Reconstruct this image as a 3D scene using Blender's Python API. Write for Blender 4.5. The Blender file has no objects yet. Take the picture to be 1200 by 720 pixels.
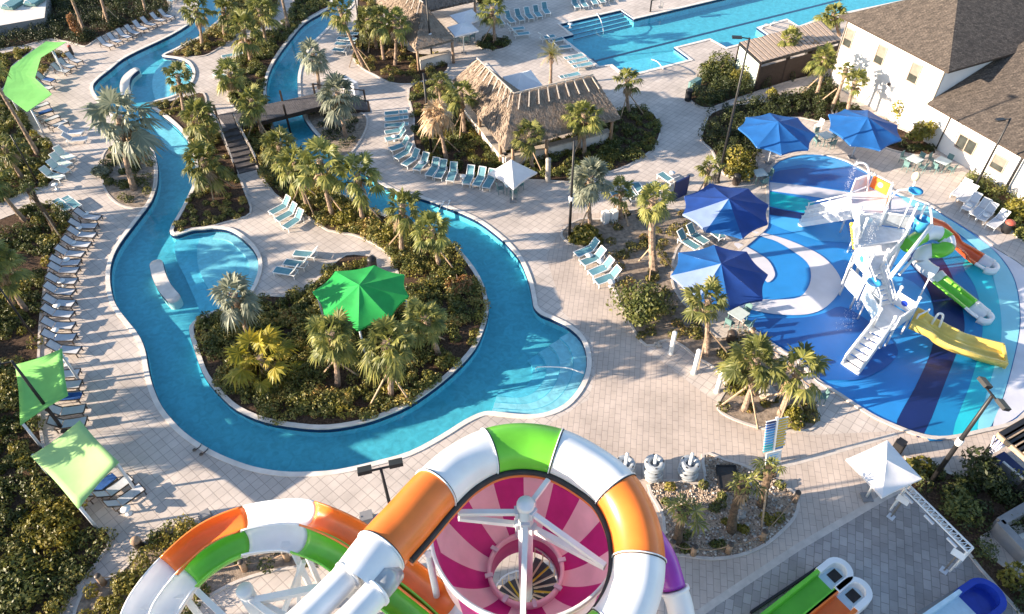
import bpy, bmesh, math, random
import numpy as np
from mathutils import Vector, Matrix
from mathutils.geometry import tessellate_polygon

random.seed(7)
RNG = np.random.default_rng(11)
SC = bpy.context.scene
COL = SC.collection
R = math.radians

# ------------------------------------------------------------------ camera model (photo 1200 x 720)
HC = 32.0; FPX = 850.0; NADX, NADY = 617.0, 1228.0
_D = math.hypot(NADX - 600, NADY - 360)
ROLL = math.atan2(NADX - 600, NADY - 360)
PT = math.pi / 2 - math.atan2(_D, FPX)
_cr, _sr = math.cos(ROLL), math.sin(ROLL)

def P(x, y, z=0.0):
    """world point seen at photo pixel (x, y), at height z"""
    dx, dy = x - 600.0, y - 360.0
    dx, dy = _cr * dx - _sr * dy, _sr * dx + _cr * dy
    den = FPX * math.sin(PT) + dy * math.cos(PT)
    k = (HC - z) / den
    return Vector((dx * k, (FPX * math.cos(PT) - dy * math.sin(PT)) * k, z))

def PL(pts, z=0.0):
    return [P(x, y, z) for x, y in pts]

def lift(b, tx, ty):
    """point on the sight line of (tx, ty) closest to the vertical through b (for tops of upright things)"""
    g = P(tx, ty, 0.0)
    r = Vector((g.x, g.y)); bb = Vector((b.x, b.y))
    k = bb.dot(r) / r.dot(r)
    z = HC * (1 - k)
    return Vector((g.x * k, g.y * k, max(z, 0.3)))

cam_d = bpy.data.cameras.new("Camera")
cam = bpy.data.objects.new("Camera", cam_d); COL.objects.link(cam)
fw = Vector((0, math.cos(PT), -math.sin(PT))); dn = Vector((0, -math.sin(PT), -math.cos(PT))); rt = Vector((1, 0, 0))
cx = _cr * rt + _sr * dn; cy = -_sr * rt + _cr * dn
M = Matrix.Identity(4)
for i in range(3):
    M[i][0] = cx[i]; M[i][1] = -cy[i]; M[i][2] = -fw[i]
M[0][3], M[1][3], M[2][3] = 0, 0, HC
cam.matrix_world = M
cam_d.sensor_fit = 'HORIZONTAL'; cam_d.sensor_width = 36.0; cam_d.lens = FPX / 1200 * 36
cam_d.clip_start = 0.5; cam_d.clip_end = 1500
SC.camera = cam

# ------------------------------------------------------------------ light
SUN_AZ = 9.0   # light travels towards this heading (degrees from +X)
SUN_EL = 16.0
sd = bpy.data.lights.new("Sun", 'SUN'); sd.energy = 5.0; sd.angle = R(0.5); sd.color = (1.0, 0.83, 0.64)
so = bpy.data.objects.new("Sun", sd); COL.objects.link(so)
ldir = Vector((math.cos(R(SUN_AZ)) * math.cos(R(SUN_EL)), math.sin(R(SUN_AZ)) * math.cos(R(SUN_EL)), -math.sin(R(SUN_EL))))
so.rotation_euler = ldir.to_track_quat('-Z', 'Y').to_euler()
W = bpy.data.worlds.new("World"); SC.world = W; W.use_nodes = True
nt = W.node_tree
bg = nt.nodes["Background"]
sky = nt.nodes.new("ShaderNodeTexSky"); sky.sky_type = 'NISHITA'; sky.sun_disc = False
sky.sun_elevation = R(SUN_EL)
sunpos = -ldir
sky.sun_rotation = math.atan2(sunpos.x, sunpos.y)
sky.air_density = 1.0; sky.dust_density = 0.6; sky.ozone_density = 1.5
nt.links.new(sky.outputs[0], bg.inputs[0]); bg.inputs[1].default_value = 0.105
SC.view_settings.view_transform = 'Standard'; SC.view_settings.look = 'None'
SC.view_settings.exposure = 1.6; SC.view_settings.gamma = 1.0; SC.view_settings.use_curve_mapping = False
try:
    SC.cycles.max_bounces = 6; SC.cycles.transparent_max_bounces = 8
    SC.cycles.caustics_reflective = False; SC.cycles.caustics_refractive = False
except Exception:
    pass

# ------------------------------------------------------------------ materials
def newmat(name):
    m = bpy.data.materials.new(name); m.use_nodes = True
    return m, m.node_tree.nodes, m.node_tree.links, m.node_tree.nodes["Principled BSDF"]

def tex_coord(n, l, scale=1.0, kind='Object'):
    tc = n.new("ShaderNodeTexCoord"); mp = n.new("ShaderNodeMapping")
    mp.inputs['Scale'].default_value = (scale,) * 3 if not isinstance(scale, tuple) else scale
    l.new(tc.outputs[kind], mp.inputs[0])
    return mp

def mat(name, c, rough=0.6, vary=0.15, scale=3.0, bump=0.0, bscale=20.0, spec=0.4, metal=0.0, c2=None, transl=0.0, coat=0.0, objvar=0.0):
    m, n, l, b = newmat(name)
    mp = tex_coord(n, l)
    nz = n.new("ShaderNodeTexNoise"); nz.inputs['Scale'].default_value = scale; nz.inputs['Detail'].default_value = 5
    l.new(mp.outputs[0], nz.inputs['Vector'])
    mx = n.new("ShaderNodeMix"); mx.data_type = 'RGBA'
    ca = tuple(max(0, v * (1 - vary)) for v in c); cb = tuple(min(1, v * (1 + vary)) for v in (c2 or c))
    mx.inputs[6].default_value = (*ca, 1); mx.inputs[7].default_value = (*cb, 1)
    rp = n.new("ShaderNodeMapRange"); rp.inputs[1].default_value = 0.3; rp.inputs[2].default_value = 0.7
    l.new(nz.outputs['Fac'], rp.inputs[0]); l.new(rp.outputs[0], mx.inputs[0])
    out = mx.outputs[2]
    if objvar:
        oi = n.new("ShaderNodeObjectInfo"); hv = n.new("ShaderNodeHueSaturation")
        mr = n.new("ShaderNodeMapRange"); mr.inputs[3].default_value = 1 - objvar; mr.inputs[4].default_value = 1 + objvar
        l.new(oi.outputs['Random'], mr.inputs[0]); l.new(mr.outputs[0], hv.inputs['Value']); l.new(out, hv.inputs['Color']); out = hv.outputs[0]
    l.new(out, b.inputs['Base Color'])
    b.inputs['Roughness'].default_value = rough; b.inputs['Specular IOR Level'].default_value = spec; b.inputs['Metallic'].default_value = metal
    if coat: b.inputs['Coat Weight'].default_value = coat; b.inputs['Coat Roughness'].default_value = 0.08
    if bump:
        nb = n.new("ShaderNodeTexNoise"); nb.inputs['Scale'].default_value = bscale; nb.inputs['Detail'].default_value = 4
        l.new(mp.outputs[0], nb.inputs['Vector'])
        bp = n.new("ShaderNodeBump"); bp.inputs['Strength'].default_value = bump; bp.inputs['Distance'].default_value = 0.05
        l.new(nb.outputs['Fac'], bp.inputs['Height']); l.new(bp.outputs[0], b.inputs['Normal'])
    if transl:
        tr = n.new("ShaderNodeBsdfTranslucent"); l.new(out, tr.inputs[0])
        ms = n.new("ShaderNodeMixShader"); ms.inputs[0].default_value = transl
        o = n["Material Output"]
        l.new(b.outputs[0], ms.inputs[1]); l.new(tr.outputs[0], ms.inputs[2]); l.new(ms.outputs[0], o.inputs[0])
    return m

def leafmat(name, stops, transl=0.25, nscale=0.8, shift=0.5):
    """leaf-by-leaf colour from a ramp, drifting from plant to plant"""
    m, n, l, b = newmat(name)
    ge = n.new("ShaderNodeNewGeometry")
    mp = tex_coord(n, l)
    nz = n.new("ShaderNodeTexNoise"); nz.inputs['Scale'].default_value = nscale; nz.inputs['Detail'].default_value = 2
    l.new(mp.outputs[0], nz.inputs['Vector'])
    a = n.new("ShaderNodeMath"); a.operation = 'MULTIPLY'; a.inputs[1].default_value = 1 - shift
    l.new(ge.outputs['Random Per Island'], a.inputs[0])
    mr = n.new("ShaderNodeMapRange"); mr.inputs[1].default_value = 0.32; mr.inputs[2].default_value = 0.68; mr.inputs[4].default_value = shift
    l.new(nz.outputs['Fac'], mr.inputs[0])
    s = n.new("ShaderNodeMath"); s.operation = 'ADD'; l.new(a.outputs[0], s.inputs[0]); l.new(mr.outputs[0], s.inputs[1])
    rp = n.new("ShaderNodeValToRGB"); e = rp.color_ramp.elements
    e[0].position = 0; e[0].color = (*stops[0], 1); e[1].position = 1; e[1].color = (*stops[-1], 1)
    for i, c in enumerate(stops[1:-1]):
        k = e.new((i + 1) / (len(stops) - 1)); k.color = (*c, 1)
    l.new(s.outputs[0], rp.inputs[0]); out = rp.outputs[0]
    oi = n.new("ShaderNodeObjectInfo"); hv = n.new("ShaderNodeHueSaturation")
    m2 = n.new("ShaderNodeMapRange"); m2.inputs[3].default_value = 0.8; m2.inputs[4].default_value = 1.25
    l.new(oi.outputs['Random'], m2.inputs[0]); l.new(m2.outputs[0], hv.inputs['Value']); l.new(out, hv.inputs['Color']); out = hv.outputs[0]
    l.new(out, b.inputs['Base Color']); b.inputs['Roughness'].default_value = 0.5; b.inputs['Specular IOR Level'].default_value = 0.35
    tr = n.new("ShaderNodeBsdfTranslucent"); l.new(out, tr.inputs[0])
    ms = n.new("ShaderNodeMixShader"); ms.inputs[0].default_value = transl
    l.new(b.outputs[0], ms.inputs[1]); l.new(tr.outputs[0], ms.inputs[2]); l.new(ms.outputs[0], n["Material Output"].inputs[0])
    return m

def pavermat(name, c1, c2, grout, size=(0.6, 0.6), ang=42, offset=0.0, mortar=0.022):
    m, n, l, b = newmat(name)
    mp = tex_coord(n, l); mp.inputs['Rotation'].default_value = (0, 0, R(ang))
    br = n.new("ShaderNodeTexBrick"); br.offset = offset; br.squash = 1.0
    br.inputs['Scale'].default_value = 1.0; br.inputs['Brick Width'].default_value = size[0]; br.inputs['Row Height'].default_value = size[1]
    br.inputs['Mortar Size'].default_value = mortar; br.inputs['Mortar Smooth'].default_value = 0.4; br.inputs['Bias'].default_value = 0.0
    br.inputs['Color1'].default_value = (*c1, 1); br.inputs['Color2'].default_value = (*c2, 1); br.inputs['Mortar'].default_value = (*grout, 1)
    l.new(mp.outputs[0], br.inputs['Vector'])
    nz = n.new("ShaderNodeTexNoise"); nz.inputs['Scale'].default_value = 0.35; nz.inputs['Detail'].default_value = 8; nz.inputs['Roughness'].default_value = 0.65
    tc = n.new("ShaderNodeTexCoord"); l.new(tc.outputs['Object'], nz.inputs['Vector'])
    mr = n.new("ShaderNodeMapRange"); mr.inputs[1].default_value = 0.3; mr.inputs[2].default_value = 0.7; mr.inputs[3].default_value = 0.70; mr.inputs[4].default_value = 1.13
    l.new(nz.outputs['Fac'], mr.inputs[0])
    hv = n.new("ShaderNodeHueSaturation"); l.new(br.outputs['Color'], hv.inputs['Color']); l.new(mr.outputs[0], hv.inputs['Value'])
    l.new(hv.outputs[0], b.inputs['Base Color']); b.inputs['Roughness'].default_value = 0.75; b.inputs['Specular IOR Level'].default_value = 0.3
    bp = n.new("ShaderNodeBump"); bp.inputs['Strength'].default_value = 0.4; bp.inputs['Distance'].default_value = 0.01; bp.invert = True
    l.new(br.outputs['Fac'], bp.inputs['Height']); l.new(bp.outputs[0], b.inputs['Normal'])
    return m

def gravelmat(name, stops, scale=13.0):
    m, n, l, b = newmat(name)
    mp = tex_coord(n, l)
    vo = n.new("ShaderNodeTexVoronoi"); vo.inputs['Scale'].default_value = scale; l.new(mp.outputs[0], vo.inputs['Vector'])
    sp = n.new("ShaderNodeSeparateColor"); l.new(vo.outputs['Color'], sp.inputs[0])
    rp = n.new("ShaderNodeValToRGB"); e = rp.color_ramp.elements
    e[0].color = (*stops[0], 1); e[1].color = (*stops[-1], 1)
    for i, c in enumerate(stops[1:-1]):
        k = e.new((i + 1) / (len(stops) - 1)); k.color = (*c, 1)
    l.new(sp.outputs[0], rp.inputs[0]); l.new(rp.outputs[0], b.inputs['Base Color']); b.inputs['Roughness'].default_value = 0.9
    bp = n.new("ShaderNodeBump"); bp.inputs['Strength'].default_value = 0.9; bp.inputs['Distance'].default_value = 0.06; bp.invert = True
    l.new(vo.outputs['Distance'], bp.inputs['Height']); l.new(bp.outputs[0], b.inputs['Normal'])
    return m

def watermat(name, tint, bumpd=0.03, ns=1.6):
    m, n, l, b = newmat(name)
    n.remove(b)
    tr = n.new("ShaderNodeBsdfTransparent"); tr.inputs[0].default_value = (*tint, 1)
    gl = n.new("ShaderNodeBsdfGlossy"); gl.inputs['Roughness'].default_value = 0.06; gl.inputs[0].default_value = (1, 1, 1, 1)
    mp = tex_coord(n, l)
    nz = n.new("ShaderNodeTexNoise"); nz.inputs['Scale'].default_value = ns; nz.inputs['Detail'].default_value = 3; nz.inputs['Distortion'].default_value = 0.6
    l.new(mp.outputs[0], nz.inputs['Vector'])
    bp = n.new("ShaderNodeBump"); bp.inputs['Strength'].default_value = 0.35; bp.inputs['Distance'].default_value = bumpd
    l.new(nz.outputs['Fac'], bp.inputs['Height'])
    fr = n.new("ShaderNodeFresnel"); fr.inputs[0].default_value = 1.33
    l.new(bp.outputs[0], fr.inputs['Normal']); l.new(bp.outputs[0], gl.inputs['Normal'])
    ge = n.new("ShaderNodeNewGeometry"); iv = n.new("ShaderNodeMath"); iv.operation = 'SUBTRACT'; iv.inputs[0].default_value = 1.0; l.new(ge.outputs['Backfacing'], iv.inputs[1])
    mu = n.new("ShaderNodeMath"); mu.operation = 'MULTIPLY'; l.new(fr.outputs[0], mu.inputs[0]); l.new(iv.outputs[0], mu.inputs[1])
    ms = n.new("ShaderNodeMixShader"); l.new(mu.outputs[0], ms.inputs[0]); l.new(tr.outputs[0], ms.inputs[1]); l.new(gl.outputs[0], ms.inputs[2])
    l.new(ms.outputs[0], n["Material Output"].inputs[0])
    return m

def floormat(name, c, scale=2.2, amp=0.12, cell=1.8):
    """pool plaster: a fine pebble finish with wavy trowel mottling"""
    m, n, l, b = newmat(name)
    mp = tex_coord(n, l)
    nz = n.new("ShaderNodeTexNoise"); nz.inputs['Scale'].default_value = scale; nz.inputs['Detail'].default_value = 6; nz.inputs['Distortion'].default_value = 1.2
    l.new(mp.outputs[0], nz.inputs['Vector'])
    mx = n.new("ShaderNodeMix"); mx.data_type = 'RGBA'
    mx.inputs[6].default_value = (*[v * (1 - amp) for v in c], 1); mx.inputs[7].default_value = (*[min(1, v * (1 + amp)) for v in c], 1)
    mr = n.new("ShaderNodeMapRange"); mr.inputs[1].default_value = 0.35; mr.inputs[2].default_value = 0.65
    l.new(nz.outputs['Fac'], mr.inputs[0]); l.new(mr.outputs[0], mx.inputs[0]); l.new(mx.outputs[2], b.inputs['Base Color'])
    b.inputs['Roughness'].default_value = 0.8
    wv = n.new("ShaderNodeTexVoronoi"); wv.feature = 'SMOOTH_F1'; wv.inputs['Scale'].default_value = cell; l.new(mp.outputs[0], wv.inputs['Vector'])
    bp = n.new("ShaderNodeBump"); bp.inputs['Strength'].default_value = 0.5; bp.inputs['Distance'].default_value = 0.04
    l.new(wv.outputs['Distance'], bp.inputs['Height']); l.new(bp.outputs[0], b.inputs['Normal'])
    return m

def thatchmat(name, c1, c2):
    m, n, l, b = newmat(name)
    mp = tex_coord(n, l)
    nz = n.new("ShaderNodeTexNoise"); nz.inputs['Scale'].default_value = 14; nz.inputs['Detail'].default_value = 8; nz.inputs['Roughness'].default_value = 0.75
    l.new(mp.outputs[0], nz.inputs['Vector'])
    ge = n.new("ShaderNodeNewGeometry")
    ad = n.new("ShaderNodeMath"); ad.operation = 'MULTIPLY_ADD'; ad.inputs[1].default_value = 0.6; l.new(ge.outputs['Random Per Island'], ad.inputs[0]); l.new(nz.outputs['Fac'], ad.inputs[2])
    mr = n.new("ShaderNodeMapRange"); mr.inputs[1].default_value = 0.35; mr.inputs[2].default_value = 1.15; l.new(ad.outputs[0], mr.inputs[0])
    mx = n.new("ShaderNodeMix"); mx.data_type = 'RGBA'; mx.inputs[6].default_value = (*c1, 1); mx.inputs[7].default_value = (*c2, 1)
    l.new(mr.outputs[0], mx.inputs[0]); l.new(mx.outputs[2], b.inputs['Base Color']); b.inputs['Roughness'].default_value = 0.95; b.inputs['Specular IOR Level'].default_value = 0.1
    bp = n.new("ShaderNodeBump"); bp.inputs['Strength'].default_value = 0.7; bp.inputs['Distance'].default_value = 0.05
    l.new(nz.outputs['Fac'], bp.inputs['Height']); l.new(bp.outputs[0], b.inputs['Normal'])
    return m

MT = {}
MT['paver'] = pavermat('pavers', (0.62, 0.545, 0.49), (0.56, 0.49, 0.44), (0.40, 0.345, 0.31), (0.5, 0.5))
MT['paver2'] = pavermat('pavers_small', (0.31, 0.285, 0.275), (0.43, 0.395, 0.38), (0.24, 0.22, 0.21), (0.5, 0.36), -70, 0.5, 0.02)
MT['paver3'] = pavermat('pavers_row', (0.575, 0.48, 0.415), (0.545, 0.455, 0.39), (0.38, 0.315, 0.28), (0.62, 0.31), -80, 0.5, 0.018)
MT['concrete'] = mat('coping_concrete', (0.56, 0.50, 0.45), 0.8, 0.12, 2.5, 0.2, 30)
MT['white_conc'] = mat('white_concrete', (0.72, 0.66, 0.60), 0.8, 0.12, 1.5, 0.2, 30)
MT['mulch'] = mat('mulch', (0.085, 0.055, 0.038), 0.95, 0.6, 9, 0.8, 25, 0.1)
MT['mulch2'] = mat('sandy_soil', (0.30, 0.24, 0.19), 0.95, 0.4, 4, 0.8, 25, 0.1)
MT['gravel'] = gravelmat('river_gravel', [(0.14, 0.10, 0.07), (0.36, 0.265, 0.19), (0.46, 0.35, 0.26), (0.27, 0.195, 0.14), (0.54, 0.43, 0.33)])
MT['soil'] = mat('soil', (0.10, 0.075, 0.05), 0.95, 0.4, 1.0, 0.4, 8)
MT['water'] = watermat('river_water', (0.66, 0.94, 0.98), 0.02, 1.3)
MT['deep'] = floormat('deep_plaster', (0.115, 0.415, 0.50))
MT['mid'] = floormat('mid_plaster', (0.17, 0.50, 0.61))
MT['shal'] = floormat('shallow_plaster', (0.33, 0.58, 0.65))
MT['pale'] = floormat('pale_plaster', (0.48, 0.62, 0.67))
MT['tileline'] = mat('dark_tile', (0.01, 0.03, 0.09), 0.3)
MT['white'] = mat('white_paint', (0.80, 0.80, 0.79), 0.45, 0.05, 2.0)
MT['whitegloss'] = mat('white_gelcoat', (0.80, 0.80, 0.80), 0.33, 0.06, 1.2, spec=0.45, coat=0.12)
MT['orange'] = mat('orange_gelcoat', (0.86, 0.20, 0.03), 0.33, 0.14, 1.0, spec=0.45, coat=0.12)
MT['green'] = mat('green_gelcoat', (0.16, 0.56, 0.04), 0.33, 0.14, 1.0, spec=0.45, coat=0.12)
MT['magenta'] = mat('magenta_gelcoat', (0.52, 0.025, 0.24), 0.45, 0.12, 1.5)
MT['pink'] = mat('pink_gelcoat', (0.84, 0.62, 0.66), 0.5, 0.08, 1.5)
MT['purple'] = mat('purple_gelcoat', (0.36, 0.05, 0.42), 0.25, 0.1, 1.5, coat=0.3)
MT['cream'] = mat('cream_gelcoat', (0.80, 0.62, 0.42), 0.3, 0.08)
MT['yellow'] = mat('yellow_gelcoat', (0.80, 0.52, 0.05), 0.25, 0.12, 1.5, coat=0.3)
MT['navyplastic'] = mat('blue_gelcoat', (0.012, 0.04, 0.34), 0.25, 0.12, coat=0.3)
MT['paleblue'] = mat('pale_blue_gelcoat', (0.55, 0.70, 0.78), 0.3, 0.08)
MT['black'] = mat('black_metal', (0.018, 0.018, 0.02), 0.45, 0.2)
MT['seal'] = mat('dark_rubber', (0.03, 0.028, 0.028), 0.6, 0.3)
MT['bronze'] = mat('bronze_metal', (0.055, 0.042, 0.035), 0.45, 0.2)
MT['greysling'] = mat('pale_grey_mesh', (0.51, 0.525, 0.56), 0.8, 0.06, 6, objvar=0.08)
MT['tealsling'] = mat('teal_mesh', (0.11, 0.26, 0.31), 0.75, 0.10, 6, objvar=0.2)
MT['palegreen'] = mat('pale_green_mesh', (0.60, 0.70, 0.62), 0.75, 0.08, 6)
MT['towel'] = mat('blue_towel', (0.02, 0.09, 0.30), 0.95, 0.3, 5)
MT['wood'] = mat('stake_wood', (0.42, 0.30, 0.20), 0.85, 0.25, 6)
MT['paleboard'] = mat('pale_timber', (0.50, 0.43, 0.36), 0.8, 0.2, 6)
MT['darkdeck'] = mat('dark_deck_board', (0.095, 0.085, 0.085), 0.75, 0.25, 3, 0.2, 12)
MT['darkbrown'] = mat('dark_brown_board', (0.045, 0.03, 0.024), 0.7, 0.25, 4)
MT['midbrown'] = mat('brown_slat', (0.40, 0.31, 0.25), 0.75, 0.2, 4)
MT['thatch'] = thatchmat('palm_thatch', (0.14, 0.105, 0.08), (0.40, 0.315, 0.245))
MT['thatchdark'] = thatchmat('old_palm_thatch', (0.10, 0.075, 0.06), (0.36, 0.28, 0.23))
MT['trunk'] = mat('palm_bark', (0.30, 0.215, 0.16), 0.95, 0.45, 5, 0.9, 9)
MT['husk'] = mat('husk_bark', (0.11, 0.075, 0.05), 0.95, 0.5, 7, 0.9, 14)
MT['log'] = mat('log_post', (0.36, 0.24, 0.16), 0.9, 0.3, 4, 0.4, 12)
MT['shingle'] = None
MT['stucco'] = mat('white_stucco', (0.82, 0.79, 0.76), 0.85, 0.04, 1.0, 0.15, 40)
MT['glass'] = mat('window_glass', (0.05, 0.055, 0.05), 0.08, 0.3, 2, spec=0.8)
MT['blind'] = mat('window_blind', (0.22, 0.195, 0.165), 0.4, 0.15, 3)
MT['bluefab'] = mat('blue_canvas', (0.008, 0.095, 0.31), 0.75, 0.12, 1.5, 0.15, 3)
MT['dkbluefab'] = mat('royal_blue_canvas', (0.008, 0.045, 0.22), 0.75, 0.12, 1.5, 0.15, 3)
MT['sunpanelfab'] = mat('sunlit_panel_canvas', (0.21, 0.29, 0.50), 0.75, 0.08, 1.5, 0.15, 3)  # paler version of the blue canvas, for panels the sun falls on
MT['greenfab'] = mat('emerald_canvas', (0.02, 0.36, 0.07), 0.7, 0.12, 1.5, 0.15, 3)
MT['limefab'] = mat('lime_canvas', (0.24, 0.60, 0.17), 0.95, 0.10, 1.0, 0.12, 3, spec=0.05, transl=0.1)
MT['palelimefab'] = mat('pale_lime_canvas', (0.40, 0.64, 0.27), 0.95, 0.08, 1.0, 0.12, 3, spec=0.05, transl=0.1)
MT['whitefab'] = mat('white_canvas', (0.74, 0.72, 0.73), 0.8, 0.06, 2.0, 0.12, 4)
MT['tealmetal'] = mat('teal_painted_metal', (0.12, 0.22, 0.22), 0.5, 0.15)
MT['tabletop'] = mat('pale_table_top', (0.55, 0.63, 0.62), 0.5, 0.1)
MT['red'] = mat('faded_red_paint', (0.42, 0.09, 0.06), 0.6, 0.2)
MT['stone'] = mat('grey_stone', (0.36, 0.33, 0.30), 0.9, 0.3, 4, 0.6, 8)
MT['greywall'] = mat('grey_wall', (0.23, 0.23, 0.24), 0.85, 0.12, 1.5)
MT['clear'] = mat('clear_vinyl', (0.50, 0.54, 0.58), 0.12, 0.12, 3, spec=0.8, coat=0.6, transl=0.35)
MT['redorange'] = mat('red_orange_gelcoat', (0.70, 0.11, 0.02), 0.25, 0.12, 1.2, coat=0.3)
MT['paleyellow'] = mat('pale_yellow_gelcoat', (0.76, 0.56, 0.13), 0.3, 0.15, 1.5, coat=0.2)
MT['bluedish'] = mat('sky_blue_plastic', (0.05, 0.32, 0.62), 0.3, 0.1)
MT['bluewhite'] = mat('bluish_white_panel', (0.60, 0.63, 0.68), 0.4, 0.1)
MT['reddish'] = mat('rust_red_panel', (0.42, 0.10, 0.04), 0.4, 0.1)

m, n, l, b = newmat('roof_shingles')
mp = tex_coord(n, l)
br = n.new("ShaderNodeTexBrick"); br.inputs['Scale'].default_value = 1.0; br.inputs['Brick Width'].default_value = 0.33; br.inputs['Row Height'].default_value = 0.13
br.inputs['Mortar Size'].default_value = 0.012; br.inputs['Color1'].default_value = (0.060, 0.048, 0.040, 1); br.inputs['Color2'].default_value = (0.125, 0.10, 0.082, 1); br.inputs['Mortar'].default_value = (0.04, 0.034, 0.03, 1)
l.new(mp.outputs[0], br.inputs['Vector'])
nz = n.new("ShaderNodeTexNoise"); nz.inputs['Scale'].default_value = 7; nz.inputs['Detail'].default_value = 6; l.new(mp.outputs[0], nz.inputs['Vector'])
mr = n.new("ShaderNodeMapRange"); mr.inputs[1].default_value = 0.3; mr.inputs[2].default_value = 0.7; mr.inputs[3].default_value = 0.6; mr.inputs[4].default_value = 1.4; l.new(nz.outputs['Fac'], mr.inputs[0])
hv = n.new("ShaderNodeHueSaturation"); l.new(br.outputs[0], hv.inputs['Color']); l.new(mr.outputs[0], hv.inputs['Value']); l.new(hv.outputs[0], b.inputs['Base Color']); b.inputs['Roughness'].default_value = 0.9
MT['shingle'] = m

MT['lf_palm'] = leafmat('palm_leaf', [(0.055, 0.07, 0.018), (0.12, 0.14, 0.035), (0.25, 0.25, 0.065), (0.42, 0.37, 0.11)], 0.3)
MT['lf_yellow'] = leafmat('yellow_palm_leaf', [(0.14, 0.16, 0.02), (0.34, 0.30, 0.03), (0.52, 0.38, 0.04)], 0.3)
MT['lf_silver'] = leafmat('silver_palm_leaf', [(0.10, 0.125, 0.085), (0.20, 0.22, 0.16), (0.34, 0.34, 0.24)], 0.25)
MT['lf_dead'] = leafmat('dry_palm_leaf', [(0.20, 0.12, 0.06), (0.38, 0.26, 0.15), (0.52, 0.40, 0.27)], 0.2)
MT['lf_green'] = leafmat('shrub_leaf', [(0.03, 0.042, 0.014), (0.07, 0.09, 0.022), (0.155, 0.16, 0.04), (0.33, 0.28, 0.075)], 0.2)
MT['lf_mixed'] = leafmat('mixed_shrub_leaf', [(0.04, 0.035, 0.014), (0.075, 0.09, 0.02), (0.19, 0.175, 0.045), (0.36, 0.28, 0.08), (0.30, 0.12, 0.05)], 0.2)
MT['lf_dark'] = leafmat('dark_hedge_leaf', [(0.016, 0.026, 0.009), (0.045, 0.06, 0.018), (0.11, 0.12, 0.032)], 0.2)
MT['lf_gold'] = leafmat('golden_shrub_leaf', [(0.06, 0.07, 0.012), (0.20, 0.18, 0.03), (0.40, 0.30, 0.05)], 0.25)
MT['lf_rust'] = leafmat('rusty_leaf', [(0.16, 0.07, 0.03), (0.34, 0.17, 0.07), (0.46, 0.28, 0.12)], 0.25)
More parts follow.
